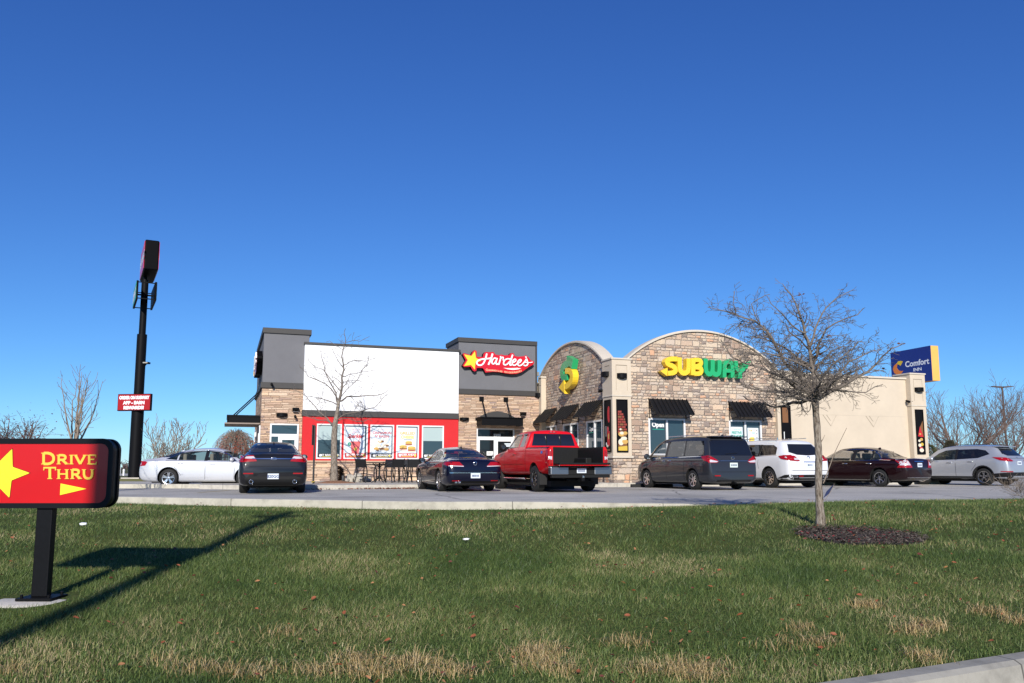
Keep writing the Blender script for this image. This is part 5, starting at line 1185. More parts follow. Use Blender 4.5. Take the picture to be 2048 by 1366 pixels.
# ---- 2 navy coupe-like saloon
SC = dict(L=4.80, W=.928, wheel_r=.335, axles=[1.08,3.79], tyre_w=.235, spokes=5, rim=dict(split=1, sw=.05, rim=.74), paint=paint('navy_paint', (.003,.004,.015), .0, .35),
 T=[(0,.70),(.03,.84),(.08,.96),(.18,1.00),(.45,1.03),(.7,1.07),(1.1,1.22),(1.6,1.355),(2.1,1.415),(2.5,1.415),(2.9,1.36),(3.3,1.22),(3.7,1.02),(3.9,.96),(4.3,.88),(4.65,.74),(4.8,.56)],
 belt=[(0,.66),(.1,.88),(.5,.95),(2,.93),(3.4,.90),(4.3,.80),(4.8,.5)], bottom=[(0,.34),(.15,.23),(.6,.17),(4.3,.17),(4.65,.2),(4.8,.3)],
 plan=[(0,.80),(.06,.90),(.2,.96),(.55,1),(4.0,1),(4.45,.92),(4.7,.78),(4.8,.62)], yr=[(0,.78),(.5,.79),(.8,.75),(1.5,.62),(2.3,.60),(3.0,.62),(3.5,.75),(3.9,.8),(4.8,.55)], roof_w=.60,
 cabin=(1.09,.3,3.9,1.45,2.85), windows=[dict(poly=[(1.22,.99),(1.75,.97),(1.75,1.27),(1.45,1.18)]), dict(poly=[(1.80,.97),(2.10,.965),(2.10,1.31),(1.80,1.285)]), dict(poly=[(2.18,.965),(3.22,.955),(2.95,1.15),(2.65,1.27),(2.18,1.315)])], pillars=[[(2.10,.955),(2.18,.955),(2.18,1.32),(2.10,1.32)]],
 rear_glass=[(-.70,1.075),(.70,1.075),(.58,1.22),(.50,1.305),(-.50,1.305),(-.58,1.22)], windshield=[(-.76,1.02),(.76,1.02),(.54,1.28),(-.54,1.28)],
 decals=[('tail_light', M_red_lamp, 'BS', ([(.36,.78),(.88,.80),(.88,.93),(.50,.92)], [(.02,.80),(.42,.84),(.40,.90),(.06,.93)]), .012), ('lamp_strip', M_clear_lamp, 'BB', [(.38,.775),(.84,.79),(.84,.81),(.38,.80)], .016), ('boot_gap', M_seam, 'B', rect(-.62,.62,.64,.65), .006), ('chrome_strip', M_chrome, 'B', rect(-.82,.82,.58,.595), .012), ('chrome_strip', M_chrome, 'S', [(.30,.56),(.75,.565),(.75,.58),(.30,.575)], .008),
  ('lower_bumper', M_plastic, 'B', [(-.72,.20),(.72,.20),(.76,.33),(-.76,.33)], .006), ('reflector', M_red_lamp, 'BB', rect(.5,.74,.335,.36), .012), ('chrome_strip', M_chrome, 'S', [(1.6,.30),(3.3,.30),(3.3,.312),(1.6,.312)], .008), ('window_chrome', M_chrome, 'S', [(1.15,.955),(3.3,.94),(3.3,.952),(1.15,.967)], .009), ('window_chrome', M_chrome, 'S', [(1.18,1.01),(1.45,1.20),(1.75,1.29),(2.15,1.335),(2.65,1.29),(2.95,1.17),(3.26,.955),(3.23,.955),(2.94,1.155),(2.64,1.275),(2.15,1.32),(1.75,1.275),(1.46,1.185),(1.21,1.0)], .009)],
 plate=(0,.50,M_plate,''), badge=(0,.875,.06,.06), seats=[(1.5,.92,.08),(2.3,.94,.1)], mirror=(3.15,.98,.14), mirror_m=M_plastic, handles=[(1.55,.83),(2.5,.83)], seams=[[(2.14,.28),(2.14,.95)],[(3.2,.28),(3.22,.93)],[(1.25,.92),(1.32,.7),(1.5,.5)]], fin=1.7,
 boxes=[('exhaust_tip', M_chrome, [(-.66,-.58,-.02,.1,.27,.325),(-.55,-.47,-.02,.1,.27,.325)], .01)])
make_car(SC, 951, 25.0, -19.5, 'navy blue low saloon with bright five spoke wheels, left of the red pickup truck')
# ---- 3 red pickup with lowered tailgate
RD = paint('red_truck_paint', (.58,.006,.012), 0, .4, .35)
TK = dict(L=5.82, W=1.005, wheel_r=.405, arch_r=.47, arch_z=.44, axles=[1.22,4.88], tyre_w=.27, spokes=8, rim=dict(rim=.60, m=M_chrome, sw=.06), paint=RD, lift=.01,
 extra=[.005,1.97,2.0,2.02,2.05,2.10],
 T=[(0,1.38),(.5,1.38),(1.97,1.40),(2.0,1.42),(2.03,1.70),(2.12,1.92),(2.3,1.955),(3.0,1.965),(3.45,1.93),(3.7,1.83),(4.3,1.42),(4.45,1.34),(5.2,1.27),(5.6,1.18),(5.75,1.0),(5.82,.75)],
 belt=[(0,1.34),(2,1.36),(4.2,1.28),(5.2,1.18),(5.82,.7)], bottom=[(0,.66),(.4,.62),(.6,.55),(2,.52),(5.2,.5),(5.82,.5)],
 plan=[(0,.965),(.05,.985),(.2,1),(5.2,1),(5.6,.95),(5.82,.88)], yr=[(0,.955),(1.97,.95),(2.0,.80),(2.3,.72),(3.4,.72),(4.2,.80),(4.6,.86),(5.8,.8)], roof_w=.72,
 cabin=(1.44,2.15,4.6,2.3,3.55), windows=[dict(poly=[(2.28,1.42),(2.68,1.42),(2.72,1.84),(2.42,1.84)], m=M_cgd), dict(poly=[(2.86,1.41),(4.02,1.37),(3.72,1.66),(3.45,1.84),(2.90,1.845)])], pillars=[],
 rear_glass=[(-.76,1.45),(.76,1.45),(.66,1.84),(-.66,1.84)], rglass=M_cgd, windshield=[(-.84,1.42),(.84,1.42),(.66,1.84),(-.66,1.84)], cuts=[(-.83,.83,-3.2,-.985,.80,1.6)],
 decals=[('tail_light', M_red_lamp, 'BS', (rect(.855,.985,.82,1.27), rect(.0,.16,.82,1.27)), .014), ('reversing_light', M_clear_lamp, 'BB', rect(.865,.975,.98,1.08), .02), ('seam', M_seam, 'S', [(1.97,.56),(1.99,.56),(1.99,1.38),(1.97,1.38)], .004), ('window_visor', M_trim, 'S', [(2.88,1.84),(3.46,1.85),(3.76,1.68),(3.74,1.64),(3.42,1.80),(2.88,1.80)], .03), ('window_visor', M_trim, 'S', [(2.40,1.85),(2.72,1.85),(2.71,1.80),(2.38,1.80)], .03),
  ('bed_rail', M_trim, 'T', [(-.97,-2.88),(-.84,-2.88),(-.84,-1.0),(-.97,-1.0)], .004), ('body_moulding', RD, 'S', [(2.1,.86),(4.3,.86),(4.3,.90),(2.1,.90)], .014), ('fuel_door', M_seam, 'L', [(1.60,1.02),(1.61,1.02),(1.61,1.2),(1.60,1.2)], .004), ('bed_badge', M_ptxt['blue'], 'L', rect(.42,.58,1.17,1.25), .008)],
 mirror=(3.98,1.42,.22,.13), mirror_m=M_plastic, handles=[(3.02,1.20)], seams=[[(2.78,.6),(2.78,1.86)],[(4.1,.6),(4.1,1.35)]], seats=[(2.95,1.38,.1)], seat_m=M_interior,
 boxes=[('tailgate', RD, [(-.80,.80,-.50,.0,.80,.835)], .012), ('tailgate_liner', M_plastic, [(-.82,.82,-.545,-.02,.837,.885)], .015),
  ('bumper', M_dullchrome, [(-1.0,-.42,-.24,-.02,.53,.77),(.42,1.0,-.24,-.02,.53,.77)], .025), ('bumper_step', M_plastic, [(-.42,.42,-.22,-.02,.53,.74),(-1.0,1.0,-.26,-.02,.77,.795),(-.95,.95,-.20,-.04,.44,.53)], .01),
  ('bed_floor', M_plastic, [(-.83,.83,.02,1.95,.80,.84)], 0), ('bed_front_liner', M_plastic, [(-.83,.83,1.88,1.945,.84,1.36)], 0), ('bed_rib', M_plastic, [(-.7+.14*k,-.66+.14*k,1.865,1.88,.86,1.3) for k in range(10)], .004), ('bed_side_liner', M_plastic, [(-.83,-.805,.02,1.88,.84,1.33),(.805,.83,.02,1.88,.84,1.33)], .003),
  ('wheel_box', M_plastic, [(-.80,-.58,.75,1.7,.84,1.05),(.58,.80,.75,1.7,.84,1.05)], .04), ('number_plate', M_plate, [(-.153,.153,-.235,-.225,.58,.72)], .002),
  ('plate_characters', M_ink, [(-.12+.035*k,-.10+.035*k,-.238,-.2355,.61,.69) for k in range(7)], 0), ('tow_hitch', M_black, [(-.05,.05,-.35,.3,.34,.44),(-.35,.35,.05,.12,.34,.42)], .01), ('mud_flap', M_rubber, [(-.99,-.72,.72,.74,.22,.56),(.72,.99,.72,.74,.22,.56)], .004),
  ('side_step', M_chrome, [(-1.0,-.90,2.1,4.2,.36,.42),(.90,1.0,2.1,4.2,.36,.42)], .03), ('chassis', M_well, [(-.45,-.35,.1,5.3,.40,.58),(.35,.45,.1,5.3,.40,.58),(-.5,.5,1.05,1.38,.34,.52)], 0), ('tow_ball', M_chrome, [(-.03,.03,-.37,-.31,.44,.50)], .01),
  ('cab_lamp', M_clear_lamp, [(-.08,-.03,2.09,2.12,1.88,1.91),(.03,.08,2.09,2.12,1.88,1.91)], .005), ('centre_brake_light', M_red_lamp, [(-.14,.14,2.075,2.10,1.862,1.90)], .005), ('sliding_window_frame', M_trim, [(-.26,-.24,1.99,2.02,1.46,1.84),(.24,.26,1.99,2.02,1.46,1.84)], 0)])
tk, _ = make_car(TK, 1157, 24.4, -19.0, 'red pickup truck with lowered tailgate and open black lined bed, parked by the entrance', 'pickup_truck', 'pickup truck')
# ---- 4 dark grey minivan
VG_ = paint('grey_blue_paint', (.024,.026,.032), .0, .35)
VN = dict(L=5.10, W=.985, wheel_r=.335, axles=[1.02,4.02], tyre_w=.23, spokes=6, rim=dict(sw=.07), paint=VG_, glass=M_cgd,
 T=[(0,.72),(.02,.85),(.05,1.0),(.09,1.12),(.22,1.55),(.30,1.72),(.42,1.79),(1.0,1.83),(2.2,1.84),(3.0,1.80),(3.4,1.68),(3.9,1.36),(4.2,1.16),(4.4,1.08),(4.8,.94),(5.0,.80),(5.1,.62)],
 belt=[(0,.70),(.06,.98),(.12,1.08),(2.5,1.09),(3.9,1.03),(4.6,.88),(5.1,.55)], bottom=[(0,.30),(.2,.22),(4.8,.2),(5.1,.28)],
 plan=[(0,.90),(.05,.955),(.15,.985),(.4,1),(4.3,1),(4.7,.93),(4.95,.80),(5.1,.62)], yr=[(0,.86),(.1,.86),(.3,.80),(1,.80),(3,.76),(3.9,.80),(4.5,.82),(5.1,.5)], roof_w=.79,
 cabin=(1.16,1.0,4.5,1.2,3.35), windows=[dict(poly=[(.40,1.14),(1.50,1.14),(1.50,1.66),(.50,1.64)]), dict(poly=[(1.58,1.14),(2.62,1.13),(2.62,1.67),(1.58,1.67)]), dict(poly=[(2.76,1.12),(3.95,1.09),(3.70,1.32),(3.30,1.58),(2.76,1.665)], m=M_cg)], pillars=[[(1.50,1.13),(1.58,1.13),(1.58,1.67),(1.50,1.67)],[(2.62,1.12),(2.76,1.12),(2.76,1.67),(2.62,1.67)]],
 rear_glass=[(-.84,1.15),(.84,1.15),(.76,1.62),(.70,1.67),(-.70,1.67),(-.76,1.62)],
 decals=[('tail_light', M_red_lamp, 'BS', ([(.56,.96),(.66,.90),(.95,.90),(.95,1.14),(.86,1.13)], [(.02,.92),(.30,.98),(.52,1.12),(.10,1.15)]), .014), ('reversing_light', M_clear_lamp, 'BB', [(.60,.95),(.68,.92),(.92,.92),(.90,1.01)], .02), ('chrome_strip', M_dullchrome, 'B', rect(-.62,.62,.955,.985), .016), ('tailgate_gap', M_seam, 'B', rect(-.74,.74,.60,.61), .006), ('reflector', M_red_lamp, 'BB', rect(.55,.78,.46,.50), .012), ('lower_bumper', M_plastic, 'B', rect(-.7,.7,.28,.345), .008),
  ('window_chrome', M_chrome, 'S', [(.32,1.115),(4.0,1.072),(4.0,1.087),(.32,1.13)], .009), ('slider_rail', M_seam, 'S', [(.35,.975),(1.5,.975),(1.5,.99),(.35,.99)], .008), ('spoiler_light', M_red_lamp, 'B', rect(-.13,.13,1.745,1.775), .01), ('wiper', M_trim, 'B', [(-.25,1.19),(.25,1.225),(.25,1.245),(-.25,1.21)], .03)],
 plate=(0,.83,mat('plate_green', (.6,.68,.64), .5),''), badge=(0,1.06,.07,.05), mirror=(3.78,1.13,.17,.11), mirror_m=VG_, handles=[(2.42,.98),(2.82,.98)], handle_m=M_chrome, seams=[[(1.05,.85),(1.0,1.1)],[(2.62,.32),(2.62,1.1)],[(3.95,.32),(3.98,1.05)],[(1.5,.35),(1.5,.95)],[(.34,.6),(.34,.95)]], seats=[(2.85,1.1,.15)],
 boxes=[('spoiler', VG_, [(-.72,.72,.16,.50,1.765,1.80)], .015), ('roof_rail', M_alloy, [(-.73,-.69,.9,2.8,1.84,1.87),(.69,.73,.9,2.8,1.84,1.87)], .01), ('tow_hitch', M_black, [(-.03,.03,-.08,.3,.22,.27)], .005)], fin=.62)
make_car(VN, 1468, 26.9, -21.5, 'dark grey minivan with silver wheels in front of the cobble gable wall', 'parked_minivan', 'minivan')
# ---- 5 white suv
WP_ = paint('pearl_white_paint', (.72,.73,.75), .05, .25)
WS = dict(L=5.12, W=1.0, wheel_r=.37, axles=[1.08,4.10], tyre_w=.25, spokes=10, rim=dict(m=M_chrome, sw=.04), paint=WP_, glass=M_cgd,
 T=[(0,.84),(.03,.98),(.08,1.10),(.14,1.20),(.35,1.45),(.55,1.66),(.70,1.74),(1.2,1.79),(2.2,1.81),(3.0,1.77),(3.4,1.66),(3.9,1.34),(4.1,1.20),(4.7,1.08),(5.0,.90),(5.12,.66)],
 belt=[(0,.80),(.08,1.05),(.2,1.13),(1,1.16),(2.5,1.12),(3.8,1.06),(4.6,.96),(5.12,.6)], bottom=[(0,.38),(.2,.28),(4.8,.25),(5.12,.32)],
 plan=[(0,.82),(.06,.90),(.18,.955),(.5,1),(4.4,1),(4.8,.92),(5.0,.8),(5.12,.62)], yr=[(0,.78),(.15,.78),(.5,.70),(1,.70),(3,.70),(3.9,.78),(4.5,.8),(5.1,.5)], roof_w=.70,
 cabin=(1.22,1.0,4.4,1.2,3.3), windows=[dict(poly=[(.72,1.22),(1.62,1.19),(1.60,1.60),(1.0,1.58),(.78,1.48)]), dict(poly=[(1.70,1.18),(2.62,1.15),(2.62,1.62),(1.74,1.61)]), dict(poly=[(2.74,1.15),(3.80,1.11),(3.35,1.45),(3.0,1.60),(2.74,1.62)], m=M_cg)], pillars=[[(1.62,1.18),(1.70,1.18),(1.74,1.61),(1.60,1.61)],[(2.62,1.14),(2.74,1.14),(2.74,1.62),(2.62,1.62)]],
 rear_glass=[(-.72,1.30),(-.45,1.21),(0,1.185),(.45,1.21),(.72,1.30),(.56,1.61),(-.56,1.61)],
 decals=[('tail_light', M_red_lamp, 'BS', ([(.42,.99),(.52,.97),(.90,1.0),(.90,1.20),(.58,1.17)], [(.03,1.0),(.38,1.06),(.55,1.17),(.10,1.21)]), .014), ('reversing_light', M_clear_lamp, 'BB', [(.46,1.02),(.66,1.02),(.66,1.09),(.52,1.09)], .02), ('chrome_strip', M_chrome, 'B', rect(-.26,.26,.94,.965), .02), ('bumper_gap', M_seam, 'B', rect(-.84,.84,.635,.65), .008), ('lower_bumper', M_plastic, 'B', [(-.66,.30),(.66,.30),(.84,.49),(-.84,.49)], .008), ('lower_bumper', M_plastic, 'S', [(.05,.32),(.55,.30),(.62,.36),(.25,.48),(.02,.50)], .008), ('reflector', M_red_lamp, 'BB', rect(.32,.52,.42,.455), .014), ('exhaust_trim', M_chrome, 'BB', [(.56,.38),(.78,.40),(.80,.46),(.58,.45)], .014), ('exhaust_hole', M_well, 'BB', [(.59,.395),(.76,.41),(.78,.445),(.61,.435)], .018),
  ('window_chrome', M_chrome, 'S', [(.66,1.195),(3.85,1.085),(3.85,1.10),(.66,1.21)], .009), ('sill_cladding', M_plastic, 'S', [(1.5,.27),(3.65,.27),(3.65,.36),(1.5,.36)], .008)],
 plate=(0,.84,M_plate,''), badge=(0,1.10,.075,.07), mirror=(3.6,1.16,.16,.10), handles=[(2.0,1.02),(2.95,1.0)], handle_m=M_chrome, seams=[[(2.68,.36),(2.68,1.12)],[(3.72,.36),(3.76,1.08)],[(1.62,1.15),(1.68,.9),(1.62,.7)]], seats=[(2.85,1.1,.15)],
 boxes=[('roof_rail', M_chrome, [(-.68,-.64,.9,2.8,1.83,1.86),(.64,.68,.9,2.8,1.83,1.86),(-.68,-.64,.9,.95,1.76,1.84),(-.68,-.64,2.75,2.8,1.74,1.84)], .01)])
make_car(WS, 1620, 29.4, -21.5, 'white sport utility vehicle partly behind the lawn tree trunk', 'parked_suv', 'suv')
# ---- 6 dark maroon saloon
MR = paint('maroon_paint', (.011,.0025,.0035), .0, .4)
FH = dict(L=5.11, W=.945, wheel_r=.34, axles=[1.13,4.0], tyre_w=.225, spokes=7, rim=dict(m=M_chrome, sw=.06), paint=MR,
 T=[(0,.78),(.03,.92),(.08,1.05),(.16,1.09),(.6,1.11),(.85,1.15),(1.35,1.38),(1.8,1.52),(2.4,1.56),(2.9,1.53),(3.3,1.40),(3.8,1.13),(3.95,1.06),(4.6,.96),(4.95,.82),(5.11,.62)],
 belt=[(0,.74),(.1,.96),(.5,1.01),(2,1.0),(3.7,.96),(4.5,.86),(5.11,.55)], bottom=[(0,.36),(.15,.26),(.6,.21),(4.6,.21),(5.0,.25),(5.11,.34)],
 plan=[(0,.86),(.06,.93),(.2,.975),(.5,1),(4.4,1),(4.8,.93),(5.0,.82),(5.11,.68)], yr=[(0,.82),(.6,.82),(.9,.78),(1.5,.66),(2.4,.64),(3.2,.66),(3.8,.78),(4.3,.82),(5.1,.6)], roof_w=.64,
 cabin=(1.135,.4,4.1,1.55,3.1), windows=[dict(poly=[(1.05,1.05),(1.45,1.04),(1.45,1.36),(1.25,1.24)]), dict(poly=[(1.50,1.04),(2.22,1.03),(2.22,1.44),(1.72,1.43),(1.5,1.38)]), dict(poly=[(2.34,1.03),(3.62,1.02),(3.25,1.30),(2.9,1.42),(2.34,1.45)])], pillars=[[(2.22,1.02),(2.34,1.02),(2.34,1.45),(2.22,1.45)],[(1.45,1.03),(1.50,1.03),(1.5,1.40),(1.45,1.38)]],
 rear_glass=[(-.78,1.13),(.78,1.13),(.64,1.30),(.54,1.425),(-.54,1.425),(-.64,1.30)], windshield=[(-.8,1.12),(.8,1.12),(.58,1.40),(-.58,1.40)],
 decals=[('tail_light', M_red_lamp, 'BS', ([(.52,.74),(.92,.74),(.92,1.06),(.70,1.06)], [(.0,.74),(.36,.74),(.14,1.06),(.05,1.06)]), .012), ('lamp_lens', M_clear_lamp, 'BS', ([(.62,.83),(.92,.83),(.92,1.05),(.72,1.05)], [(.01,.83),(.26,.83),(.13,1.05),(.06,1.05)]), .018), ('chrome_strip', M_chrome, 'B', rect(-.3,.3,.96,.995), .02), ('boot_gap', M_seam, 'BB', [(.50,.74),(.51,.74),(.68,1.07),(.67,1.07)], .006), ('bumper_strip', M_chrome, 'B', rect(-.8,.8,.36,.372), .012), ('window_chrome', M_chrome, 'S', [(1.0,1.025),(3.65,1.0),(3.65,1.012),(1.0,1.037)], .009), ('window_chrome', M_chrome, 'S', [(1.02,1.04),(1.25,1.27),(1.5,1.41),(1.85,1.48),(2.3,1.485),(2.9,1.45),(3.25,1.33),(3.23,1.31),(2.9,1.43),(2.3,1.468),(1.85,1.463),(1.5,1.39),(1.27,1.26),(1.05,1.04)], .009), ('sill_strip', M_chrome, 'S', rect(1.55,3.55,.265,.28), .008)],
 plate=(0,.84,M_plate,''), seats=[(1.5,1.02,.1),(2.4,1.05,.14)], mirror=(3.45,1.05,.15), handles=[(1.55,.90),(2.6,.90)], handle_m=M_chrome, seams=[[(2.28,.3),(2.28,1.02)],[(3.55,.3),(3.6,1.0)],[(1.25,1.0),(1.32,.75),(1.55,.5)]], fin=1.65,
 boxes=[('mud_flap', M_rubber, [(-.94,-.70,.74,.76,.16,.36),(.70,.94,.74,.76,.16,.36),(-.94,-.72,3.62,3.64,.16,.36)], .003)])
make_car(FH, 1840, 31.0, -33.0, 'dark maroon saloon with clear and red tail lamps in front of the cream wall')
# ---- 7 silver crossover at the right
SV = paint('silver_paint', (.40,.42,.46), .45, .34)
SF = dict(L=4.70, W=.94, wheel_r=.36, axles=[1.0,3.70], tyre_w=.235, spokes=5, rim=dict(split=1, sw=.045), paint=SV, glass=M_cgd,
 T=[(0,.82),(.03,.98),(.08,1.09),(.15,1.18),(.45,1.48),(.60,1.60),(.75,1.65),(1.3,1.69),(2.0,1.70),(2.6,1.66),(3.0,1.56),(3.5,1.25),(3.7,1.14),(4.2,1.03),(4.55,.88),(4.70,.64)],
 belt=[(0,.78),(.08,1.04),(.3,1.14),(1,1.13),(2.2,1.05),(3.4,1.0),(4.2,.90),(4.7,.55)], bottom=[(0,.36),(.2,.27),(4.4,.24),(4.7,.32)],
 plan=[(0,.80),(.06,.89),(.2,.95),(.5,1),(4.0,1),(4.4,.92),(4.6,.8),(4.7,.62)], yr=[(0,.76),(.15,.76),(.5,.70),(1,.70),(2.6,.70),(3.5,.78),(4.2,.8),(4.7,.5)], roof_w=.70,
 cabin=(1.2,1.1,4.0,1.25,2.9), windows=[dict(poly=[(.75,1.30),(1.2,1.14),(2.10,1.09),(2.10,1.51),(1.3,1.52),(.95,1.46)]), dict(poly=[(2.20,1.085),(3.35,1.05),(2.95,1.36),(2.65,1.48),(2.20,1.515)], m=M_cg)], pillars=[[(2.10,1.08),(2.20,1.08),(2.20,1.52),(2.10,1.52)]],
 rear_glass=[(-.66,1.30),(-.5,1.23),(.5,1.23),(.66,1.30),(.54,1.53),(-.54,1.53)],
 decals=[('tail_light', M_red_lamp, 'BS', ([(.40,1.02),(.50,.99),(.86,1.0),(.86,1.15),(.62,1.12)], [(.03,1.0),(.30,1.04),(.62,1.17),(.10,1.15)]), .014), ('rear_gap', M_seam, 'B', rect(-.7,.7,1.12,1.128), .01), ('lower_bumper', M_plastic, 'B', [(-.7,.28),(.7,.28),(.84,.55),(-.84,.55)], .008), ('lower_cladding', M_plastic, 'S', [(.02,.30),(.55,.28),(.55,.50),(.02,.55)], .008), ('sill_cladding', M_plastic, 'S', [(1.35,.26),(3.35,.26),(3.35,.38),(1.35,.38)], .010), ('skid_plate', SV, 'B', [(-.5,.28),(.5,.28),(.62,.40),(-.62,.40)], .014), ('reflector', M_red_lamp, 'BS', (rect(.55,.84,.56,.60), [(.05,.56),(.30,.57),(.30,.60),(.05,.60)]), .012)],
 plate=(0,.93,M_plate,''), badge=(0,1.14,.06,.035), mirror=(3.1,1.10,.15,.10), mirror_m=SV, handles=[(1.5,1.0),(2.4,.96)], seams=[[(2.15,.38),(2.15,1.05)],[(3.25,.38),(3.30,1.0)],[(1.25,1.08),(1.3,.85),(1.5,.6)]], seats=[(2.3,1.05,.14)], spoiler=1,
 boxes=[('roof_rail', M_trim, [(-.66,-.62,.9,2.6,1.70,1.725),(.62,.66,.9,2.6,1.70,1.725)], .008), ('spoiler', SV, [(-.62,.62,.40,.72,1.60,1.635)], .015)])
for s_ in (1.0, 3.70):   # dark wheel arch lips
    for v_ in (0,):
        arc = [(s_+.46*cos(a), .38+.46*sin(a)) for a in np.linspace(-.1, pi+.1, 14)]+[(s_+.41*cos(a), .38+.41*sin(a)) for a in np.linspace(pi+.1, -.1, 14)]; SF['decals'].append(('arch_cladding', M_plastic, 'S', arc, .008, .1))
make_car(SF, 2040, 33.2, -31.0, 'silver crossover with black sills at the far right, beyond the cream wall', 'parked_suv', 'suv')
# ---- 8 silver saloon seen from the side at the left
IM = dict(L=5.11, W=.927, wheel_r=.35, axles=[1.13,3.97], tyre_w=.235, spokes=5, rim=dict(split=1, sw=.05), paint=paint('silver_ice_paint', (.62,.63,.66), .35, .32),
 T=[(0,.76),(.03,.90),(.10,1.04),(.22,1.075),(.55,1.11),(.95,1.22),(1.5,1.39),(2.0,1.475),(2.5,1.495),(2.9,1.46),(3.3,1.33),(3.75,1.12),(3.95,1.03),(4.6,.93),(4.95,.80),(5.11,.60)],
 belt=[(0,.72),(.1,.95),(.5,1.0),(2,.98),(3.7,.94),(4.5,.84),(5.11,.52)], bottom=[(0,.36),(.15,.25),(.6,.19),(4.6,.19),(5.0,.23),(5.11,.32)],
 plan=[(0,.80),(.06,.89),(.2,.955),(.5,1),(4.4,1),(4.8,.92),(5.0,.8),(5.11,.62)], yr=[(0,.78),(.6,.79),(.9,.75),(1.5,.65),(2.4,.62),(3.2,.64),(3.8,.77),(4.3,.8),(5.1,.55)], roof_w=.62,
 cabin=(1.14,.4,4.1,1.5,3.05), windows=[dict(poly=[(1.02,1.07),(1.40,1.03),(1.40,1.06),(1.40,1.26),(1.2,1.18)]), dict(poly=[(1.46,1.03),(2.42,1.02),(2.42,1.38),(1.95,1.37),(1.46,1.29)]), dict(poly=[(2.54,1.02),(3.60,1.0),(3.25,1.23),(2.9,1.35),(2.54,1.385)])], pillars=[[(2.42,1.01),(2.54,1.01),(2.54,1.40),(2.42,1.40)]],
 rear_glass=[(-.74,1.13),(.74,1.13),(.62,1.28),(.55,1.36),(-.55,1.36),(-.62,1.28)], windshield=[(-.78,1.1),(.78,1.1),(.56,1.34),(-.56,1.34)],
 decals=[('tail_light', M_red_lamp, 'BS', ([(.46,.80),(.86,.80),(.86,.98),(.55,.98)], [(.02,.80),(.26,.82),(.34,.96),(.06,.99)]), .012), ('window_chrome', M_chrome, 'S', [(1.0,1.005),(3.65,.98),(3.65,.992),(1.0,1.017)], .009), ('window_chrome', M_chrome, 'S', [(.98,1.07),(1.46,1.31),(1.95,1.405),(2.4,1.42),(2.9,1.385),(3.25,1.27),(3.62,1.0),(3.58,1.0),(3.24,1.245),(2.9,1.365),(2.4,1.40),(1.95,1.385),(1.46,1.29),(1.02,1.06)], .009)],
 plate=(0,.66,M_plate,''), seats=[(1.55,.98,.1),(2.55,1.0,.14)], mirror=(3.45,1.03,.15), handles=[(1.55,.90),(2.75,.88)], seams=[[(2.48,.3),(2.48,1.0)],[(3.55,.3),(3.6,.98)],[(1.3,.98),(1.35,.75),(1.6,.45)]], fin=1.4)
x0 = (280-1024)*31.2/1612
c_, _ = make_car(IM, 293, 31.4, 85.0, 'silver white saloon seen side on behind the raised kerb, left of the charcoal saloon', group=None)
# rubber wheel stop blocks under the parked noses
def stop(px, D, lab):
    x = (px-1024)*D/1612; e = empty('wheel_stop', (x, D, 0), AZ, lab, 'wheel stop', 'wheel stops'); q = MB(); q.prism([(-.08,.0),(.08,.0),(.055,.12),(-.055,.12)], -.9, .9, lambda a, b, d: (d, a, b)); q.build('block', M_rubber, e, bevel=.01)
stop(1303, 31.2, 'low black wheel stop block under the nose of the grey minivan'); stop(1100, 28.2, 'low black wheel stop block under the red pickup truck'); stop(1715, 34.9, 'low black wheel stop block under the nose of the maroon saloon')
# ------------------------------------------------------------- trees and plants
M_bark = mat('bark_grey', (.15,.125,.10), .95, var=.4, vs=14, bump=.9, bs=35)
M_twig = mat('twig_bark', (.165,.138,.115), .9, var=.25, vs=5)
M_twig_g = mat('twig_grey_tan', (.24,.19,.145), .9, var=.3, vs=3)
M_twig_r = mat('twig_reddish', (.15,.105,.085), .9, var=.3, vs=1.5)
def twigs(mb, p, d, length, r, lvl, rnd, A):
    """a zigzag shoot with its own side shoots"""
    n = max(2, int(length/A['seg'])); pts = [p.copy()]; rad = [r]; q = p.copy(); dd = d.normalized(); side = rnd.choice((-1, 1)); kids_ = []
    for i in range(n):
        w = Vector((rnd.gauss(0,1), rnd.gauss(0,1), rnd.gauss(0,.7)))*A['wob']
        dd = (dd + w + Vector((0,0,A['up']))).normalized(); q = q + dd*(length/n); pts.append(q.copy()); rad.append(max(A['rmin'], r*(1-(i+1)/n*.75)))
        if lvl > 0 and i >= A.get('skip', 0) and rnd.random() < A['dens']:
            ax = dd.orthogonal().normalized(); ax = Matrix.Rotation(rnd.uniform(0, 2*pi), 3, dd) @ ax
            cd = (dd*cos(A['ang']) + ax*sin(A['ang'])); cd.z = cd.z*A.get('flat', 1); kids_.append((q.copy(), cd, length*rnd.uniform(*A['ratio'])*(1-.35*i/n), max(A['rmin'], rad[-1]*.6)))
    mb.tube(pts, rad, 6 if r > .02 else (4 if r > .008 else 3), 0, False, True)
    for k in kids_:
        if k[2] > A['seg']: twigs(mb, *k, lvl-1, rnd, A)
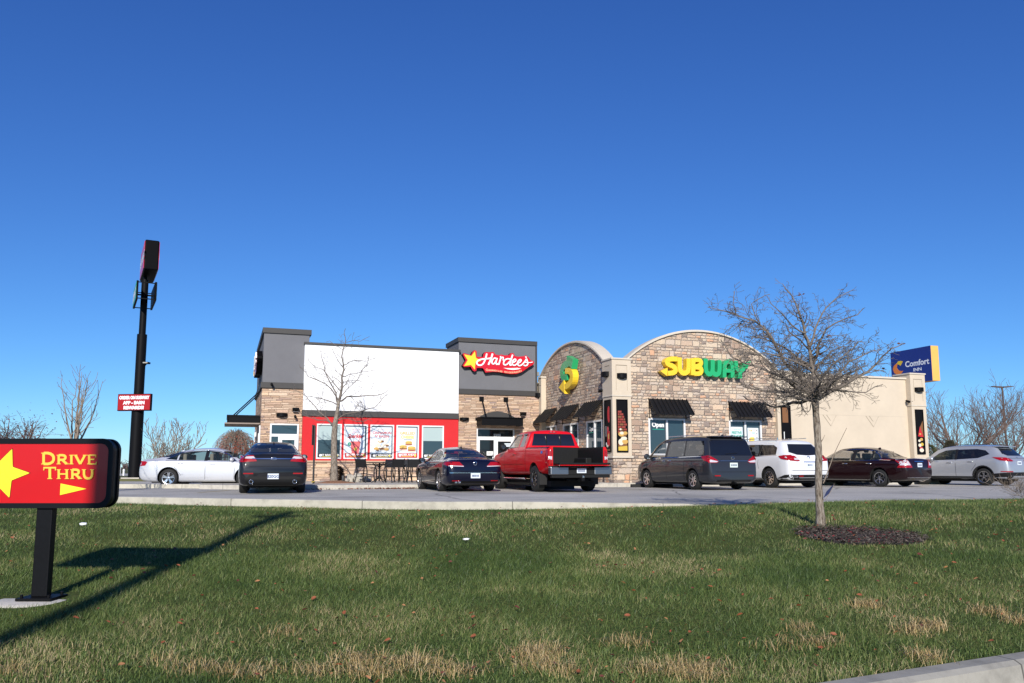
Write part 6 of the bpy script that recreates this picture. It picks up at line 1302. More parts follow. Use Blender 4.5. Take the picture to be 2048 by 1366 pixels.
def limb(mb, pts, r0, r1, rnd, A, lvl=2, every=.1, lenf=.45, wob=.02, smooth=1):
    P = [Vector(p) for p in pts]
    for _ in range(smooth):
        o = [P[0]]
        for a, b in zip(P[:-1], P[1:]): o += [a*.7+b*.3, a*.3+b*.7]
        o.append(P[-1]); P = o
    P = [P[0]]+[p+Vector((rnd.gauss(0,wob), rnd.gauss(0,wob), rnd.gauss(0,wob))) for p in P[1:]]
    Ls = [0]
    for a, b in zip(P[:-1], P[1:]): Ls.append(Ls[-1]+(b-a).length)
    tot = Ls[-1]; rad = [r0+(r1-r0)*(l/tot)**.8 for l in Ls]
    mb.tube(P, rad, 8 if r0 > .02 else 5, 0, False, True)
    s = every*2; sgn = 1
    while s < tot:
        i = max(k for k in range(len(Ls)) if Ls[k] <= s); i = min(i, len(P)-2); t = (s-Ls[i])/max(1e-6, Ls[i+1]-Ls[i]); p = P[i].lerp(P[i+1], t); d = (P[i+1]-P[i]).normalized()
        ax = Matrix.Rotation(rnd.uniform(0, 2*pi), 3, d) @ d.orthogonal().normalized(); cd = d*.65+ax*.8; cd.z += .15
        rr = (r0+(r1-r0)*(s/tot)**.8)*.5
        twigs(mb, p, cd, min(tot*lenf, (tot-s)*.7+.12*tot*lenf*2)*rnd.uniform(.5, 1.1), max(A['rmin'], rr), lvl, rnd, A); s += every*rnd.uniform(.6, 1.5)
def leaves_on(mb, n, c, R, rnd, size):
    for _ in range(n):
        p = Vector((c[0]+rnd.gauss(0,R[0]), c[1]+rnd.gauss(0,R[1]), c[2]+rnd.gauss(0,R[2]))); M_ = Matrix.Rotation(rnd.uniform(0,6.3), 3, 'Z') @ Matrix.Rotation(rnd.uniform(0,6.3), 3, 'X'); s = size*rnd.uniform(.6,1.3)
        mb.add([p+M_@Vector(v)*s for v in ((-1,0,0),(0,-.45,.1),(1,0,0),(0,.45,.1))], [(0,1,2,3)], 0)
# --- the near tree on the lawn
TD = 12.76; bx_, bz_ = on_y(1638, 1056, TD); bz_ = lawn_z(bx_, TD)-.03
near = empty('ornamental_tree', (bx_, TD, bz_), 0, 'bare spreading tree with pale rough trunk on the lawn in a mulch bed', 'tree')
def nt(x, y, dy=0): a, z = on_y(1400+x/2.483, 560+y/2.483, TD+dy); return Vector((a-bx_, dy, z-bz_))
rnd = random.Random(5)
mb = MB(); tp = [Vector((0,0,-.15)), nt(600,1215), nt(594,1120), nt(588,1000), nt(590,880), nt(583,760), nt(576,660), nt(572,610), nt(573,575)]
tp[1].z = .05; rd = [.092,.076,.060,.056,.054,.052,.050,.060,.054]
PT = []; RT = []
for k in range(len(tp)-1):
    for j in range(6): t = j/6; PT.append(tp[k].lerp(tp[k+1], t)); RT.append((rd[k]*(1-t)+rd[k+1]*t)*(1+.05*noise.noise(Vector((k*3+j*.7, 1, 2)))))
PT.append(tp[-1]); RT.append(rd[-1])
mb.tube(PT, RT, 18); vs = []
for v in mb.v: 
    v = Vector(v); nz_ = noise.noise(Vector((v.x*28, v.y*28, v.z*6))); c = Vector((0,0,0)); vs.append((v.x*(1+.09*nz_), v.y*(1+.09*nz_), v.z))
tb = MB(); tb.tube(PT, RT, 18)
for i, v in enumerate(tb.v):
    k = i//18
    if k < len(PT): c = PT[k]; d = Vector(v)-c; tb.v[i] = tuple(c + d*(1+.13*noise.noise(Vector((Vector(v).x*30, Vector(v).y*30, v[2]*7)))))
def bark_mat():
    m = bpy.data.materials.new('trunk_bark'); m.use_nodes = True; n, l = nodes_of(m); b = n['Principled BSDF']; b.inputs['Roughness'].default_value = .95; b.inputs['Specular IOR Level'].default_value = .1
    tc = n.new('ShaderNodeTexCoord'); mp = n.new('ShaderNodeMapping'); mp.inputs['Scale'].default_value = (1,1,.22); l.new(tc.outputs['Object'], mp.inputs[0])
    t = n.new('ShaderNodeTexNoise'); t.inputs['Scale'].default_value = 42; t.inputs['Detail'].default_value = 7; t.inputs['Roughness'].default_value = .7; l.new(mp.outputs[0], t.inputs['Vector'])
    r = ramp(n, [(.36, (.06,.045,.035)), (.48, (.20,.165,.13)), (.62, (.33,.29,.24))], 'LINEAR'); l.new(t.outputs[0], r.inputs[0]); l.new(r.outputs[0], b.inputs['Base Color'])
    bp = n.new('ShaderNodeBump'); bp.inputs['Strength'].default_value = 1; bp.inputs['Distance'].default_value = .02; l.new(t.outputs[0], bp.inputs['Height']); l.new(bp.outputs[0], b.inputs['Normal']); return m
M_trunk = bark_mat()
tb.build('trunk', M_trunk, near)
A = dict(seg=.045, wob=.28, up=.0, rmin=.0033, dens=.58, ang=.95, ratio=(.38,.62), flat=.65)
LIM = [([(572,590,0),(480,605,.1),(400,632,.25),(300,612,.4),(215,585,.5)],.030), ([(570,575,0),(500,545,-.15),(420,492,-.35),(330,440,-.5),(180,405,-.6),(100,300,-.6)],.036), ([(568,560,0),(520,500,.1),(440,440,.15),(380,330,.1),(300,215,0),(180,172,-.1),(30,128,-.2)],.034),
 ([(573,575,0),(562,450,.03),(545,330,.06),(520,250,.05),(500,180,0),(470,100,0),(408,22,.05)],.042), ([(560,420,.03),(600,300,-.2),(640,230,-.3),(700,200,-.4),(812,145,-.5)],.02), ([(545,330,.05),(585,190,.2),(640,110,.3),(768,46,.35)],.018),
 ([(578,595,0),(660,540,-.1),(760,498,-.2),(860,430,-.25),(930,360,-.3),(1003,312,-.3)],.036), ([(580,575,0),(650,500,.3),(720,420,.55),(800,370,.7),(900,340,.8)],.028), ([(662,540,-.1),(760,562,.0),(850,545,.1),(905,508,.15)],.014), ([(576,540,0),(620,460,-.3),(680,400,-.5),(750,340,-.6),(800,300,-.5)],.022),
 ([(545,585,0),(430,560,-.3),(310,540,-.5),(200,530,-.6)],.024), ([(555,430,.03),(450,360,.3),(350,300,.5),(240,285,.6)],.022), ([(525,265,.05),(430,195,-.1),(330,80,-.15)],.014), ([(300,215,0),(250,140,.0),(290,85,.0),(350,70,.0)],.009), ([(180,172,-.1),(160,140,-.1),(172,58,-.1)],.006),
 ([(572,575,0),(590,530,-.5),(600,490,-.9),(560,450,-1.25)],.026), ([(572,575,0),(540,530,.5),(500,480,.95),(520,430,1.25)],.026), ([(575,570,0),(660,510,-.5),(740,460,-.9),(830,425,-1.1)],.024), ([(566,570,0),(480,520,-.5),(400,460,-.9),(310,410,-1.1)],.024), ([(562,470,.03),(600,400,.4),(680,330,.8),(760,330,1.0)],.018), ([(545,350,.05),(470,270,-.4),(400,200,-.6)],.014),
 ([(575,590,0),(500,600,-.4),(440,560,-.8),(300,560,-1.0)],.02), ([(562,460,0),(480,400,-.2),(350,360,-.3),(250,370,-.3),(150,340,-.35)],.018), ([(570,540,0),(640,520,.4),(700,480,.8),(800,450,1.0)],.018)]
mb = MB()
for pts, r0 in LIM: limb(mb, [nt(*p) for p in pts], r0*1.15, .0055, rnd, A, 2, .066, .27, .014)
mb.build('crown', M_twig, near, fixn=False)
mb = MB(); 
for (x, y) in ((500,70),(215,225),(868,300),(1003,312),(757,300),(640,270),(590,370),(905,445),(520,180),(525,62)):
    p = nt(x, y, rnd.uniform(-.2,.2)); leaves_on(mb, 2, p, (.02,.02,.03), rnd, .035)
mb.build('dead_leaves', mat('dead_leaf', (.13,.05,.025), .8, var=.3, vs=9), near, fixn=False, kind='stuff')
# whip shoots at its foot
mb = MB(); limb(mb, [nt(612,1010,-.1), nt(640,930,-.12), nt(672,850,-.14), nt(728,735,-.16)], .009, .004, rnd, dict(A, rmin=.003), 0, .5, .05, .003)
mb.tube([nt(595,820,.0), nt(620,770,-.05)], [.006,.003], 4); mb.tube([nt(597,800), nt(612,792,-.05)], [.005,.003], 4); mb.tube([nt(620,1095,-.1), nt(655,1040,-.12), nt(668,1010,-.12)], [.004,.0035,.003], 4)
mb.build('basal_shoot', M_twig_g, near, fixn=False)
c = nt(640, 1050, -.13)+near.location
e = empty('plastic_scrap', c, 0, 'dark blue strip of plastic caught beside the lawn tree trunk', 'litter')
q = MB(); P_ = [nt(*p)+near.location-c for p in ((613,1083,-.12),(640,1062,-.13),(666,1015,-.13),(655,1022,-.15),(628,1050,-.14))]; q.add(P_+[p+Vector((.004,.012,0)) for p in P_], [(0,1,2,3,4),(9,8,7,6,5)]+[(k,(k+1)%5,5+(k+1)%5,5+k) for k in range(5)]); q.build('strip', mat('blue_plastic', (.03,.04,.10), .4), e)

# --- young tree before the red wall
T2 = 31.6; b2x, _ = on_y(669, 965, T2)
t2 = empty('young_tree', (b2x, T2, .14), 0, 'slim bare tree with a straight trunk in front of the red and white wall', 'tree')
def n2(x, y, dy=0): a, z = on_y(600+x/4.268, 660+y/4.268, T2+dy); return Vector((a-b2x, dy, z-.14))
rnd = random.Random(8); mb = MB()
mb.tube([n2(290,1300), n2(292,1200), n2(290,1050), n2(292,900), n2(300,800), n2(318,700), n2(330,610)], [.17,.135,.12,.115,.10,.075,.06], 14); mb.build('trunk', M_trunk, t2)
A2 = dict(seg=.13, wob=.2, up=.02, rmin=.0060, dens=.6, ang=.85, ratio=(.35,.55))
mb = MB()
LIM2 = [([(330,615,0),(352,480,0),(368,380,0),(365,250,0),(370,150,0),(388,50,0),(382,-5,0)],.06), ([(295,840,0),(200,730,.3),(100,610,.5),(20,540,.6),(-60,500,.6)],.035), ([(298,800,0),(180,770,-.4),(60,745,-.8),(0,700,-.9)],.025), ([(325,630,0),(290,500,.2),(230,400,.4),(200,280,.5),(175,165,.5)],.036),
 ([(328,600,0),(240,480,-.3),(120,410,-.6),(0,320,-.9)],.032), ([(332,610,0),(440,560,.2),(560,560,.4),(690,560,.5),(768,492,.6)],.036), ([(310,770,0),(430,700,-.4),(560,690,-.8),(650,650,-1),(740,550,-1.1)],.03), ([(362,400,0),(450,375,.4),(560,370,.8),(640,342,1)],.02), ([(366,300,0),(450,250,-.3),(540,280,-.5),(650,233,-.8)],.02),
 ([(355,450,0),(460,430,.4),(560,442,.6)],.016), ([(370,180,0),(310,130,.2),(225,88,.3)],.014), ([(378,130,0),(450,70,-.1),(500,100,-.2),(578,62,-.3)],.014), ([(300,790,0),(400,760,.6),(520,790,1),(620,760,1.2)],.024), ([(322,640,0),(200,590,.6),(60,560,1.1)],.024), ([(345,520,0),(240,350,-.4),(100,300,-.8),(60,220,-.9)],.022), ([(366,320,0),(300,200,-.2),(270,150,-.3)],.014), ([(335,590,0),(420,480,-.5),(520,380,-.8),(600,240,-.9)],.018)]
for pts, r0 in LIM2: limb(mb, [n2(*p) for p in pts], r0, .008, rnd, A2, 2, .22, .32, .03)
mb.build('crown', M_twig, t2, fixn=False)

# --- free growing bare trees
def bare_tree(name, loc, h, spread, stems, seed, m, label, cat='tree', lvl=3, r0=.12, clear=.15, A=None, group=None, fan=.55, every=None):
    rnd = random.Random(seed); e = empty(name, loc, 0, label, cat, group)
    tr = MB(); cr = MB(); A = dict(dict(seg=h*.05, wob=.13, up=.10, rmin=.012, dens=.62, ang=.55, ratio=(.4,.65)), **(A or {}))
    top = Vector((0,0,h*clear)); tr.tube([Vector((0,0,-.2)), top*.5, top+Vector((0,0,.02))], [r0*1.25, r0, r0*.9], 10); tr.build('trunk', M_bark, e)
    for k in range(stems):
        a = 2*pi*k/stems+rnd.uniform(-.4,.4); t = fan*rnd.uniform(.35, 1.15); L_ = h*(1-clear)*rnd.uniform(.75, 1.08)/max(.6, cos(t))*.9
        d = Vector((cos(a)*sin(t)*spread, sin(a)*sin(t)*spread, cos(t))); P = [top.copy()]; q = top.copy(); dd = d.normalized()
        for j in range(6): dd = (dd+Vector((rnd.gauss(0,.09), rnd.gauss(0,.09), .05))).normalized(); q = q+dd*L_/6; P.append(q.copy())
        limb(cr, P, r0*.55, A['rmin'], rnd, A, lvl, every or h*.06, .42, h*.003)
    cr.build('crown', m, e, fixn=False); return e
def at(px, D, z=0): return ((px-1024)*D/1612, D, z)
rA = dict(rmin=.011)
bare_tree('bare_tree', at(1925, 62), 7.4, 1.5, 11, 21, M_twig_r, 'wide bare tree with fanning stems right of the cream wall', lvl=3, r0=.16, A=dict(rmin=.009, wob=.10, dens=.6), fan=.8, clear=.12, every=.35, group='bare trees beyond the lot')
bare_tree('bare_tree', at(2020, 64), 6.6, 1.3, 9, 22, M_twig_r, 'reddish bare tree behind the lamp post at the right edge', lvl=3, r0=.14, A=dict(rmin=.009, wob=.12), fan=.7, clear=.12, every=.35, group='bare trees beyond the lot')
bare_tree('bare_tree', at(2110, 66), 7.0, 1.3, 9, 23, M_twig_r, 'bare tree cut by the right edge of the view behind the silver crossover', lvl=3, r0=.14, A=dict(rmin=.009), fan=.7, clear=.12, every=.4, group='bare trees beyond the lot')
bare_tree('bare_tree', at(1868, 70), 5.5, 1.3, 8, 24, M_twig_g, 'smaller bare tree just right of the cream end pier', lvl=3, r0=.11, A=dict(rmin=.009), fan=.75, clear=.1, every=.35, group='bare trees beyond the lot')
bare_tree('bare_tree', at(1788, 90), 11.2, 1.0, 8, 25, M_twig_g, 'bare treetop just showing over the cream wall left of the hotel sign', lvl=2, r0=.2, A=dict(rmin=.018), fan=.5, clear=.3, group='bare trees beyond the lot')
bare_tree('crab_apple_tree', at(148, 24), 3.95, .95, 8, 31, M_twig_g, 'upright young tree with knobbly tan branches behind the drive thru sign', lvl=2, r0=.07, A=dict(rmin=.006, seg=.16, wob=.12, ratio=(.12,.3), up=.12, ang=.6), fan=.42, clear=.28, every=.3)
t_ = bare_tree('crab_apple_tree', at(28, 27), 2.75, 1.5, 12, 32, M_twig_r, 'low spreading tree with dark red fruit at the left edge behind the drive thru sign', lvl=2, r0=.10, A=dict(rmin=.006, wob=.25, up=.0), fan=.9, clear=.3)
mb = MB(); leaves_on(mb, 650, (0,0,1.75), (.75,.7,.42), random.Random(3), .038); mb.build('fruit', mat('dark_fruit', (.12,.02,.03), .6, var=.3, vs=3), t_, fixn=False, kind='stuff')
bare_tree('bare_shrub', at(342, 36), 2.75, 1.15, 9, 33, M_twig_g, 'tan bare shrub standing behind the silver white saloon', 'shrub', 1, .06, A=dict(rmin=.009, wob=.10), fan=.6, clear=.08)
bare_tree('bare_shrub', at(300, 52), 2.3, .8, 5, 34, M_twig_g, 'thin pale shrub right of the tall sign pole', 'shrub', 1, .04, A=dict(rmin=.008), fan=.4, clear=.1)
# weeping tree with red fruit
e = empty('weeping_tree', at(470, 34.2, .1), 0, 'small weeping tree hung with red berries behind the charcoal saloon', 'tree'); rnd = random.Random(4)
q = MB(); q.tube([(0,0,-.2),(.03,0,.8),(0,0,1.5),(.02,.02,1.9)], [.12,.09,.08,.06], 10); q.build('trunk', M_bark, e)
q = MB(); lf = MB()
for k in range(380):
    a = rnd.uniform(0, 2*pi); R = rnd.uniform(.3, .98); hh = rnd.uniform(2.0, 2.42)*(1-.10*R); y0 = rnd.uniform(1.7, 2.0); P = [Vector((0,0,y0)), Vector((cos(a)*R*.35, sin(a)*R*.35, hh-.05)), Vector((cos(a)*R*.75, sin(a)*R*.75, hh-.12-.1*R)), Vector((cos(a)*R, sin(a)*R, hh-.55)), Vector((cos(a)*(R+.05), sin(a)*(R+.05), rnd.uniform(.5, 1.5)))]
    P = [P[0]]+[p+Vector((rnd.gauss(0,.05), rnd.gauss(0,.05), rnd.gauss(0,.04))) for p in P[1:]]; q.tube(P, [.012,.008,.006,.005,.004], 3, 0, False)
    for _ in range(9): p = P[3].lerp(P[4], rnd.random()) if rnd.random() < .7 else P[2].lerp(P[3], rnd.random()); leaves_on(lf, 1, p, (.02,.02,.02), rnd, .036)
q.build('branches', M_twig_g, e, fixn=False); lf.build('berries', mat('red_berries', (.34,.07,.04), .6, var=.3, vs=3), e, fixn=False, kind='stuff')
# small dark conifer among the right hand trees, clipped evergreen by the end pier
def needle_bush(name, loc, h, r, seed, label, col, cat='shrub', cone=True, n=2600, sz=.05):
    e = empty(name, loc, 0, label, cat); rnd = random.Random(seed); q = MB(); q.tube([(0,0,-.1),(0,0,h*.8)], [.05,.015], 6); q.build('stem', M_bark, e); q = MB()
    for _ in range(n):
        t = rnd.random()**.8; rr = r*((1-t) if cone else sqrt(max(0, 1-(2*t-1)**2)))*rnd.uniform(.45, 1)*(1+.25*noise.noise(Vector((rnd.random()*3, t*6, seed)))); a = rnd.uniform(0, 6.283); p = Vector((cos(a)*rr, sin(a)*rr, .05+h*t)); o_ = Vector((cos(a), sin(a), rnd.uniform(-.3,.8))).normalized(); s = sz*rnd.uniform(.6, 1.4); sd_ = o_.orthogonal()*s*.18
        q.add([p-sd_, p+sd_, p+o_*s], [(0,1,2)])
    q.build('foliage', mat('foliage_'+name+str(seed), col, .8, var=.35, vs=4), e, fixn=False)
needle_bush('conifer', at(1903, 56), 2.5, 1.6, 1, 'dark brownish green conifer low among the bare trees behind the silver crossover', (.075,.07,.04), 'tree', True, 6000, .22)
needle_bush('evergreen_shrub', at(1862, 44), 1.9, .45, 2, 'narrow yellow green evergreen just right of the cream end pier', (.06,.07,.02), 'shrub', False, 3000, .08)
needle_bush('dry_shrub', W(-6.0, 4.6, .13)[:], .62, .26, 3, 'small round brown shrub between the black post and the young tree', (.17,.085,.03), 'shrub', False, 2600, .07)
# twiggy weeds by the kerb at the right edge
bare_tree('weed_clump', at(2040, 17.2, .12), .52, 1.6, 12, 35, M_twig_g, 'small clump of dry twiggy weeds at the right edge of the lawn', 'weeds', 1, .004, A=dict(rmin=.0022, seg=.06), fan=.9, clear=.02)
# far tree line
mb = MB(); rnd = random.Random(12)
for k in range(1500):
    x = rnd.uniform(-420, 420); y = rnd.uniform(380, 430); h_ = 5.5*(.6+.5*noise.noise(Vector((x*.03, 0, 0)))+rnd.uniform(0,.35)); p = Vector((x, y, -.3)); 
    for _ in range(4): mb.tube([p, p+Vector((rnd.gauss(0,.8), rnd.gauss(0,.8), h_*.5)), p+Vector((rnd.gauss(0,2), rnd.gauss(0,2), h_*rnd.uniform(.7,1)))], [.35,.22,.06], 3, 0, False)
mb.build('far_trees', mat('far_wood', (.13,.09,.08), 1, var=.3, vs=.05), fixn=False, kind='stuff')

# ------------------------------------------------------------- grass
gx0, gy0, gst = -15.0, 1.0, .1; gnx, gny = 301, 201
ZG = np.array([[lawn_z(gx0+i*gst, gy0+j*gst) for i in range(gnx)] for j in range(gny)])
KYG = np.array([kerb_y(gx0+i*gst) for i in range(gnx)])
def zl(x, y):
    i = np.clip((x-gx0)/gst, 0, gnx-1.001); j = np.clip((y-gy0)/gst, 0, gny-1.001); a = i.astype(int); b = j.astype(int); fx = i-a; fy = j-b
    return (ZG[b,a]*(1-fx)+ZG[b,a+1]*fx)*(1-fy)+(ZG[b+1,a]*(1-fx)+ZG[b+1,a+1]*fx)*fy
def ky(x): i = np.clip((x-gx0)/gst, 0, gnx-1.001); a = i.astype(int); return KYG[a]*(1-(i-a))+KYG[a+1]*(i-a)
def lawn_at(px, py):
    r_ = ray(px, py); r_ = r_/r_.y; best = None; y = 3.0
    while y < 19:
        if CAMZ+r_.z*y < lawn_z(r_.x*y, y): return r_.x*y, y
        y += .03
    return r_.x*16, 16
BEDC = lawn_at(1722, 1074)
def in_bed(x, y): return ((x-BEDC[0])/.86)**2+((y-BEDC[1])/.74)**2 < (1+.12*np.sin(np.arctan2(y-BEDC[1], x-BEDC[0])*5))**1
def patch(x, y, s, sd):
    return np.sin(x*s+1.3*np.sin(y*s*.7+sd)+sd)*np.sin(y*s*1.2+1.7*np.sin(x*s*.8+sd*2))
rng = np.random.default_rng(7)
def grass(name, N, ymin, ymax, hgt, wid, five, mat_, mask=None):
    y = rng.uniform(ymin, ymax, N); x = rng.uniform(-1, 1, N)*(.68*y+2.6)
    ok = (y > road_y(x)+.015) & (y < ky(x)-.03) & ~(in_bed(x, y)) & (np.abs(x) < 14.5) & (((x-bxx+.07)/.39)**2+((y-D0-.08)/.39)**2 > 1)
    pt = patch(x, y, 1.1, .5)+.5*patch(x, y, 3.3, 2.)
    ok &= rng.uniform(0, 1, N) < (.72+.4*np.clip(pt+.6, 0, 1))
    x = x[ok]; y = y[ok]; pt = pt[ok]; n = len(x); z = zl(x, y)
    h = hgt*rng.uniform(.45, 1.25, n)*(1+.22*np.clip(pt, -1, 1)); 
    edge = np.clip((ky(x)-y)/.3, .55, 1); h *= edge
    a = rng.uniform(0, 2*pi, n); w = wid*rng.uniform(.7, 1.3, n)*(.5+.075*y); lean = rng.normal(0, 1.0, n)*h; la = rng.uniform(0, 2*pi, n)
    lx = np.cos(la)*lean+.15*h; ly = np.sin(la)*lean; cx = np.cos(a)*w/2; cy = np.sin(a)*w/2
    if five:
        V = np.empty((n, 5, 3)); V[:,0] = np.stack([x-cx, y-cy, z-.01], 1); V[:,1] = np.stack([x+cx, y+cy, z-.01], 1)
        V[:,2] = np.stack([x+cx*.8+lx*.35, y+cy*.8+ly*.35, z+h*.6], 1); V[:,3] = np.stack([x-cx*.8+lx*.35, y-cy*.8+ly*.35, z+h*.6], 1); V[:,4] = np.stack([x+lx, y+ly, z+h*.95], 1)
        base = np.arange(n)*5; F = np.concatenate([np.stack([base, base+1, base+2], 1), np.stack([base, base+2, base+3], 1), np.stack([base+3, base+2, base+4], 1)])
    else:
        V = np.empty((n, 3, 3)); V[:,0] = np.stack([x-cx, y-cy, z-.01], 1); V[:,1] = np.stack([x+cx, y+cy, z-.01], 1); V[:,2] = np.stack([x+lx, y+ly, z+h], 1)
        base = np.arange(n)*3; F = np.stack([base, base+1, base+2], 1)
    return V.reshape(-1, 3), F
def np_mesh(name, parts, m, **kw):
    off = 0; Vs = []; Fs = []
    for V, F in parts: Vs.append(V); Fs.append(F+off); off += len(V)
    V = np.concatenate(Vs); F = np.concatenate(Fs); me = bpy.data.meshes.new(name); me.vertices.add(len(V)); me.vertices.foreach_set('co', V.astype(np.float32).ravel())
    me.loops.add(F.size); me.loops.foreach_set('vertex_index', F.astype(np.int32).ravel()); me.polygons.add(len(F)); me.polygons.foreach_set('loop_start', (np.arange(len(F))*3).astype(np.int32)); me.update(calc_edges=True)
    me.materials.append(m); o = bpy.data.objects.new(name, me); COL.objects.link(o)
    for k, v in kw.items(): o[k] = v
    return o
def blade_mat(name, stops, dry=True):
    m = bpy.data.materials.new(name); m.use_nodes = True; n, l = nodes_of(m); b = n['Principled BSDF']; b.inputs['Roughness'].default_value = .45; b.inputs['Specular IOR Level'].default_value = .35
    g = n.new('ShaderNodeNewGeometry'); r = ramp(n, stops, 'LINEAR'); tc = n.new('ShaderNodeTexCoord')
    t = n.new('ShaderNodeTexNoise'); t.inputs['Scale'].default_value = .55; t.inputs['Detail'].default_value = 6; t.inputs['Roughness'].default_value = .62; l.new(tc.outputs['Object'], t.inputs['Vector'])
    a = n.new('ShaderNodeMath'); a.operation = 'MULTIPLY_ADD'; a.inputs[1].default_value = 2.5 if dry else .2; a.inputs[2].default_value = -1.36 if dry else -.1; l.new(t.outputs[0], a.inputs[0])
    s = n.new('ShaderNodeMath'); s.operation = 'ADD'; l.new(g.outputs['Random Per Island'], s.inputs[0]); l.new(a.outputs[0], s.inputs[1]); l.new(s.outputs[0], r.inputs[0]); l.new(r.outputs[0], b.inputs['Base Color'])
    tr = n.new('ShaderNodeBsdfTranslucent'); l.new(r.outputs[0], tr.inputs[0]); mx = n.new('ShaderNodeMixShader'); mx.inputs[0].default_value = .25; out = [k for k in n if k.type == 'OUTPUT_MATERIAL'][0]
    l.new(b.outputs[0], mx.inputs[1]); l.new(tr.outputs[0], mx.inputs[2]); l.new(mx.outputs[0], out.inputs[0]); return m
M_grass = blade_mat('grass_blades', [(.0,(.050,.088,.022)), (.28,(.095,.152,.038)), (.58,(.175,.235,.065)), (.82,(.26,.28,.10)), (.95,(.42,.34,.17)), (1.0,(.54,.43,.24))])
np_mesh('grass', [grass('g', 230000, 2.2, 6.5, .048, .0042, True, None), grass('g', 240000, 6.5, 10.5, .052, .0045, False, None), grass('g', 190000, 10.5, 19, .055, .0052, False, None)], M_grass, kind='stuff')
# straw coloured tufts
tf = []; rnd = random.Random(3)
for px, py, R, n_ in ((395,1345,.20,110),(500,1352,.22,120),(640,1350,.2,90),(715,1325,.18,110),(745,1352,.22,140),(835,1332,.22,150),(905,1352,.2,110),(1075,1312,.22,190),(1070,1335,.18,120),(1130,1350,.15,60),(1300,1345,.22,130),(1390,1340,.2,120),(1250,1290,.22,80),(1600,1262,.15,60),(1640,1290,.17,110),(1730,1215,.16,90),(1860,1258,.16,110),(1830,1268,.15,80),(1850,1322,.14,120),(1985,1228,.16,100),(2030,1245,.14,80),(1560,1300,.2,50),(20,1350,.15,50),(560,1270,.2,40),(330,1330,.15,40),(1400,1362,.2,110)):
    cx, cy = lawn_at(px, py)
    for _ in range(n_*2):
        x = cx+rnd.gauss(0, R*.6); y = cy+rnd.gauss(0, R*.42); z = lawn_z(x, y); a = rnd.uniform(0, 6.283); h = rnd.uniform(.03, .105); l_ = rnd.uniform(.5, 2.2)*h; dx, dy = cos(a)*l_, sin(a)*l_; w = .0022; ox_, oy_ = -sin(a)*w, cos(a)*w
        tf.append([(x-ox_,y-oy_,z),(x+ox_,y+oy_,z),(x+dx*.45-ox_*.7,y+dy*.45-oy_*.7,z+h*.75),(x+dx*.45+ox_*.7,y+dy*.45+oy_*.7,z+h*.75),(x+dx,y+dy,z+h*.82)])
V = np.array(tf).reshape(-1, 3); b_ = np.arange(len(tf))*5; F = np.concatenate([np.stack([b_,b_+1,b_+3],1), np.stack([b_,b_+3,b_+2],1), np.stack([b_+2,b_+3,b_+4],1)])
np_mesh('dry_grass', [(V, F)], blade_mat('straw_blades', [(0,(.38,.25,.10)),(.5,(.60,.43,.19)),(1,(.74,.58,.32))], False), kind='stuff')
# fallen leaves
lm = MB(); rnd = random.Random(77)
for k in range(1000):
    y = rnd.uniform(3.2, 17.5); x = rnd.uniform(-1,1)*(.66*y+1)
    if y < road_y(x)+.1 or y > kerb_y(x)-.1: continue
    z = lawn_z(x, y)+rnd.uniform(.035,.07); s = rnd.uniform(.009,.025); M_ = Matrix.Rotation(rnd.uniform(0,6.3), 3, 'Z') @ Matrix.Rotation(rnd.uniform(-.7,.7), 3, 'X') @ Matrix.Rotation(rnd.uniform(-.5,.5), 3, 'Y'); c = Vector((x,y,z)); mi = rnd.choice((0,0,1,2))
    pts = [c+M_@Vector(v)*s for v in ((-1.3,0,.15),(-.6,-.7,.3),(.4,-.75,.25),(1.2,0,0),(.4,.75,.3),(-.6,.7,.2),(0,0,-.1))]
    lm.add(pts, [(6,i,(i+1) % 6) for i in range(6)], mi)
lm.build('fallen_leaves', [mat('leaf_rust', (.25,.075,.03), .7), mat('leaf_tan', (.36,.17,.07), .7), mat('leaf_maroon', (.12,.03,.022), .7)], fixn=False, kind='stuff')
# mulch bed round the tree
cb = MB(); n_ = 48; ctr_ = [(BEDC[0], BEDC[1], lawn_z(*BEDC)+.03)]
ringp = []
for f_ in (.5, 1.0):
    for k in range(n_): a = 2*pi*k/n_; rr = f_*(1+.12*sin(a*5))**.5; x = BEDC[0]+.86*rr*cos(a); y = BEDC[1]+.74*rr*sin(a); ringp.append((x, y, lawn_z(x, y)+(.03 if f_ < 1 else .004)))
cb.add(ctr_+ringp, [(0,1+k,1+(k+1) % n_) for k in range(n_)]+[(1+k,1+n_+k,1+n_+(k+1) % n_,1+(k+1) % n_) for k in range(n_)], 0, True)
cb.build('mulch_bed', mat('mulch_soil', (.055,.042,.034), 1, var=.5, vs=60, bump=1, bs=70), kind='structure', fixn=False)
ch = MB(); rnd = random.Random(9)
for k in range(6400):
    a = rnd.uniform(0,6.283); rr = sqrt(rnd.random())*1.02+abs(rnd.gauss(0,.07)); x = BEDC[0]+.86*rr*cos(a); y = BEDC[1]+.74*rr*sin(a); z = lawn_z(x,y)+.028+rnd.uniform(0,.02)+(.012 if rr > 1 else 0); s = rnd.uniform(.008,.024); M_ = Matrix.Rotation(rnd.uniform(0,6.3), 3, 'Z') @ Matrix.Rotation(rnd.uniform(-.6,.6), 3, 'X') @ Matrix.Rotation(rnd.uniform(-.5,.5), 3, 'Y'); mi = rnd.choices((0,1,2,3), (5,3,2,.5))[0]
    ch.add([Vector((x,y,z))+M_@Vector(v)*s for v in ((-1,-.3,0),(1,-.25,0),(1,.3,.05),(-1,.3,.1))], [(0,1,2,3)], mi)
ch.build('mulch_chips', [mat('chip_a', (.05,.038,.03), .9), mat('chip_b', (.11,.085,.065), .9), mat('chip_c', (.17,.14,.11), .9), mat('chip_red', (.28,.02,.03), .7)], fixn=False, kind='stuff')
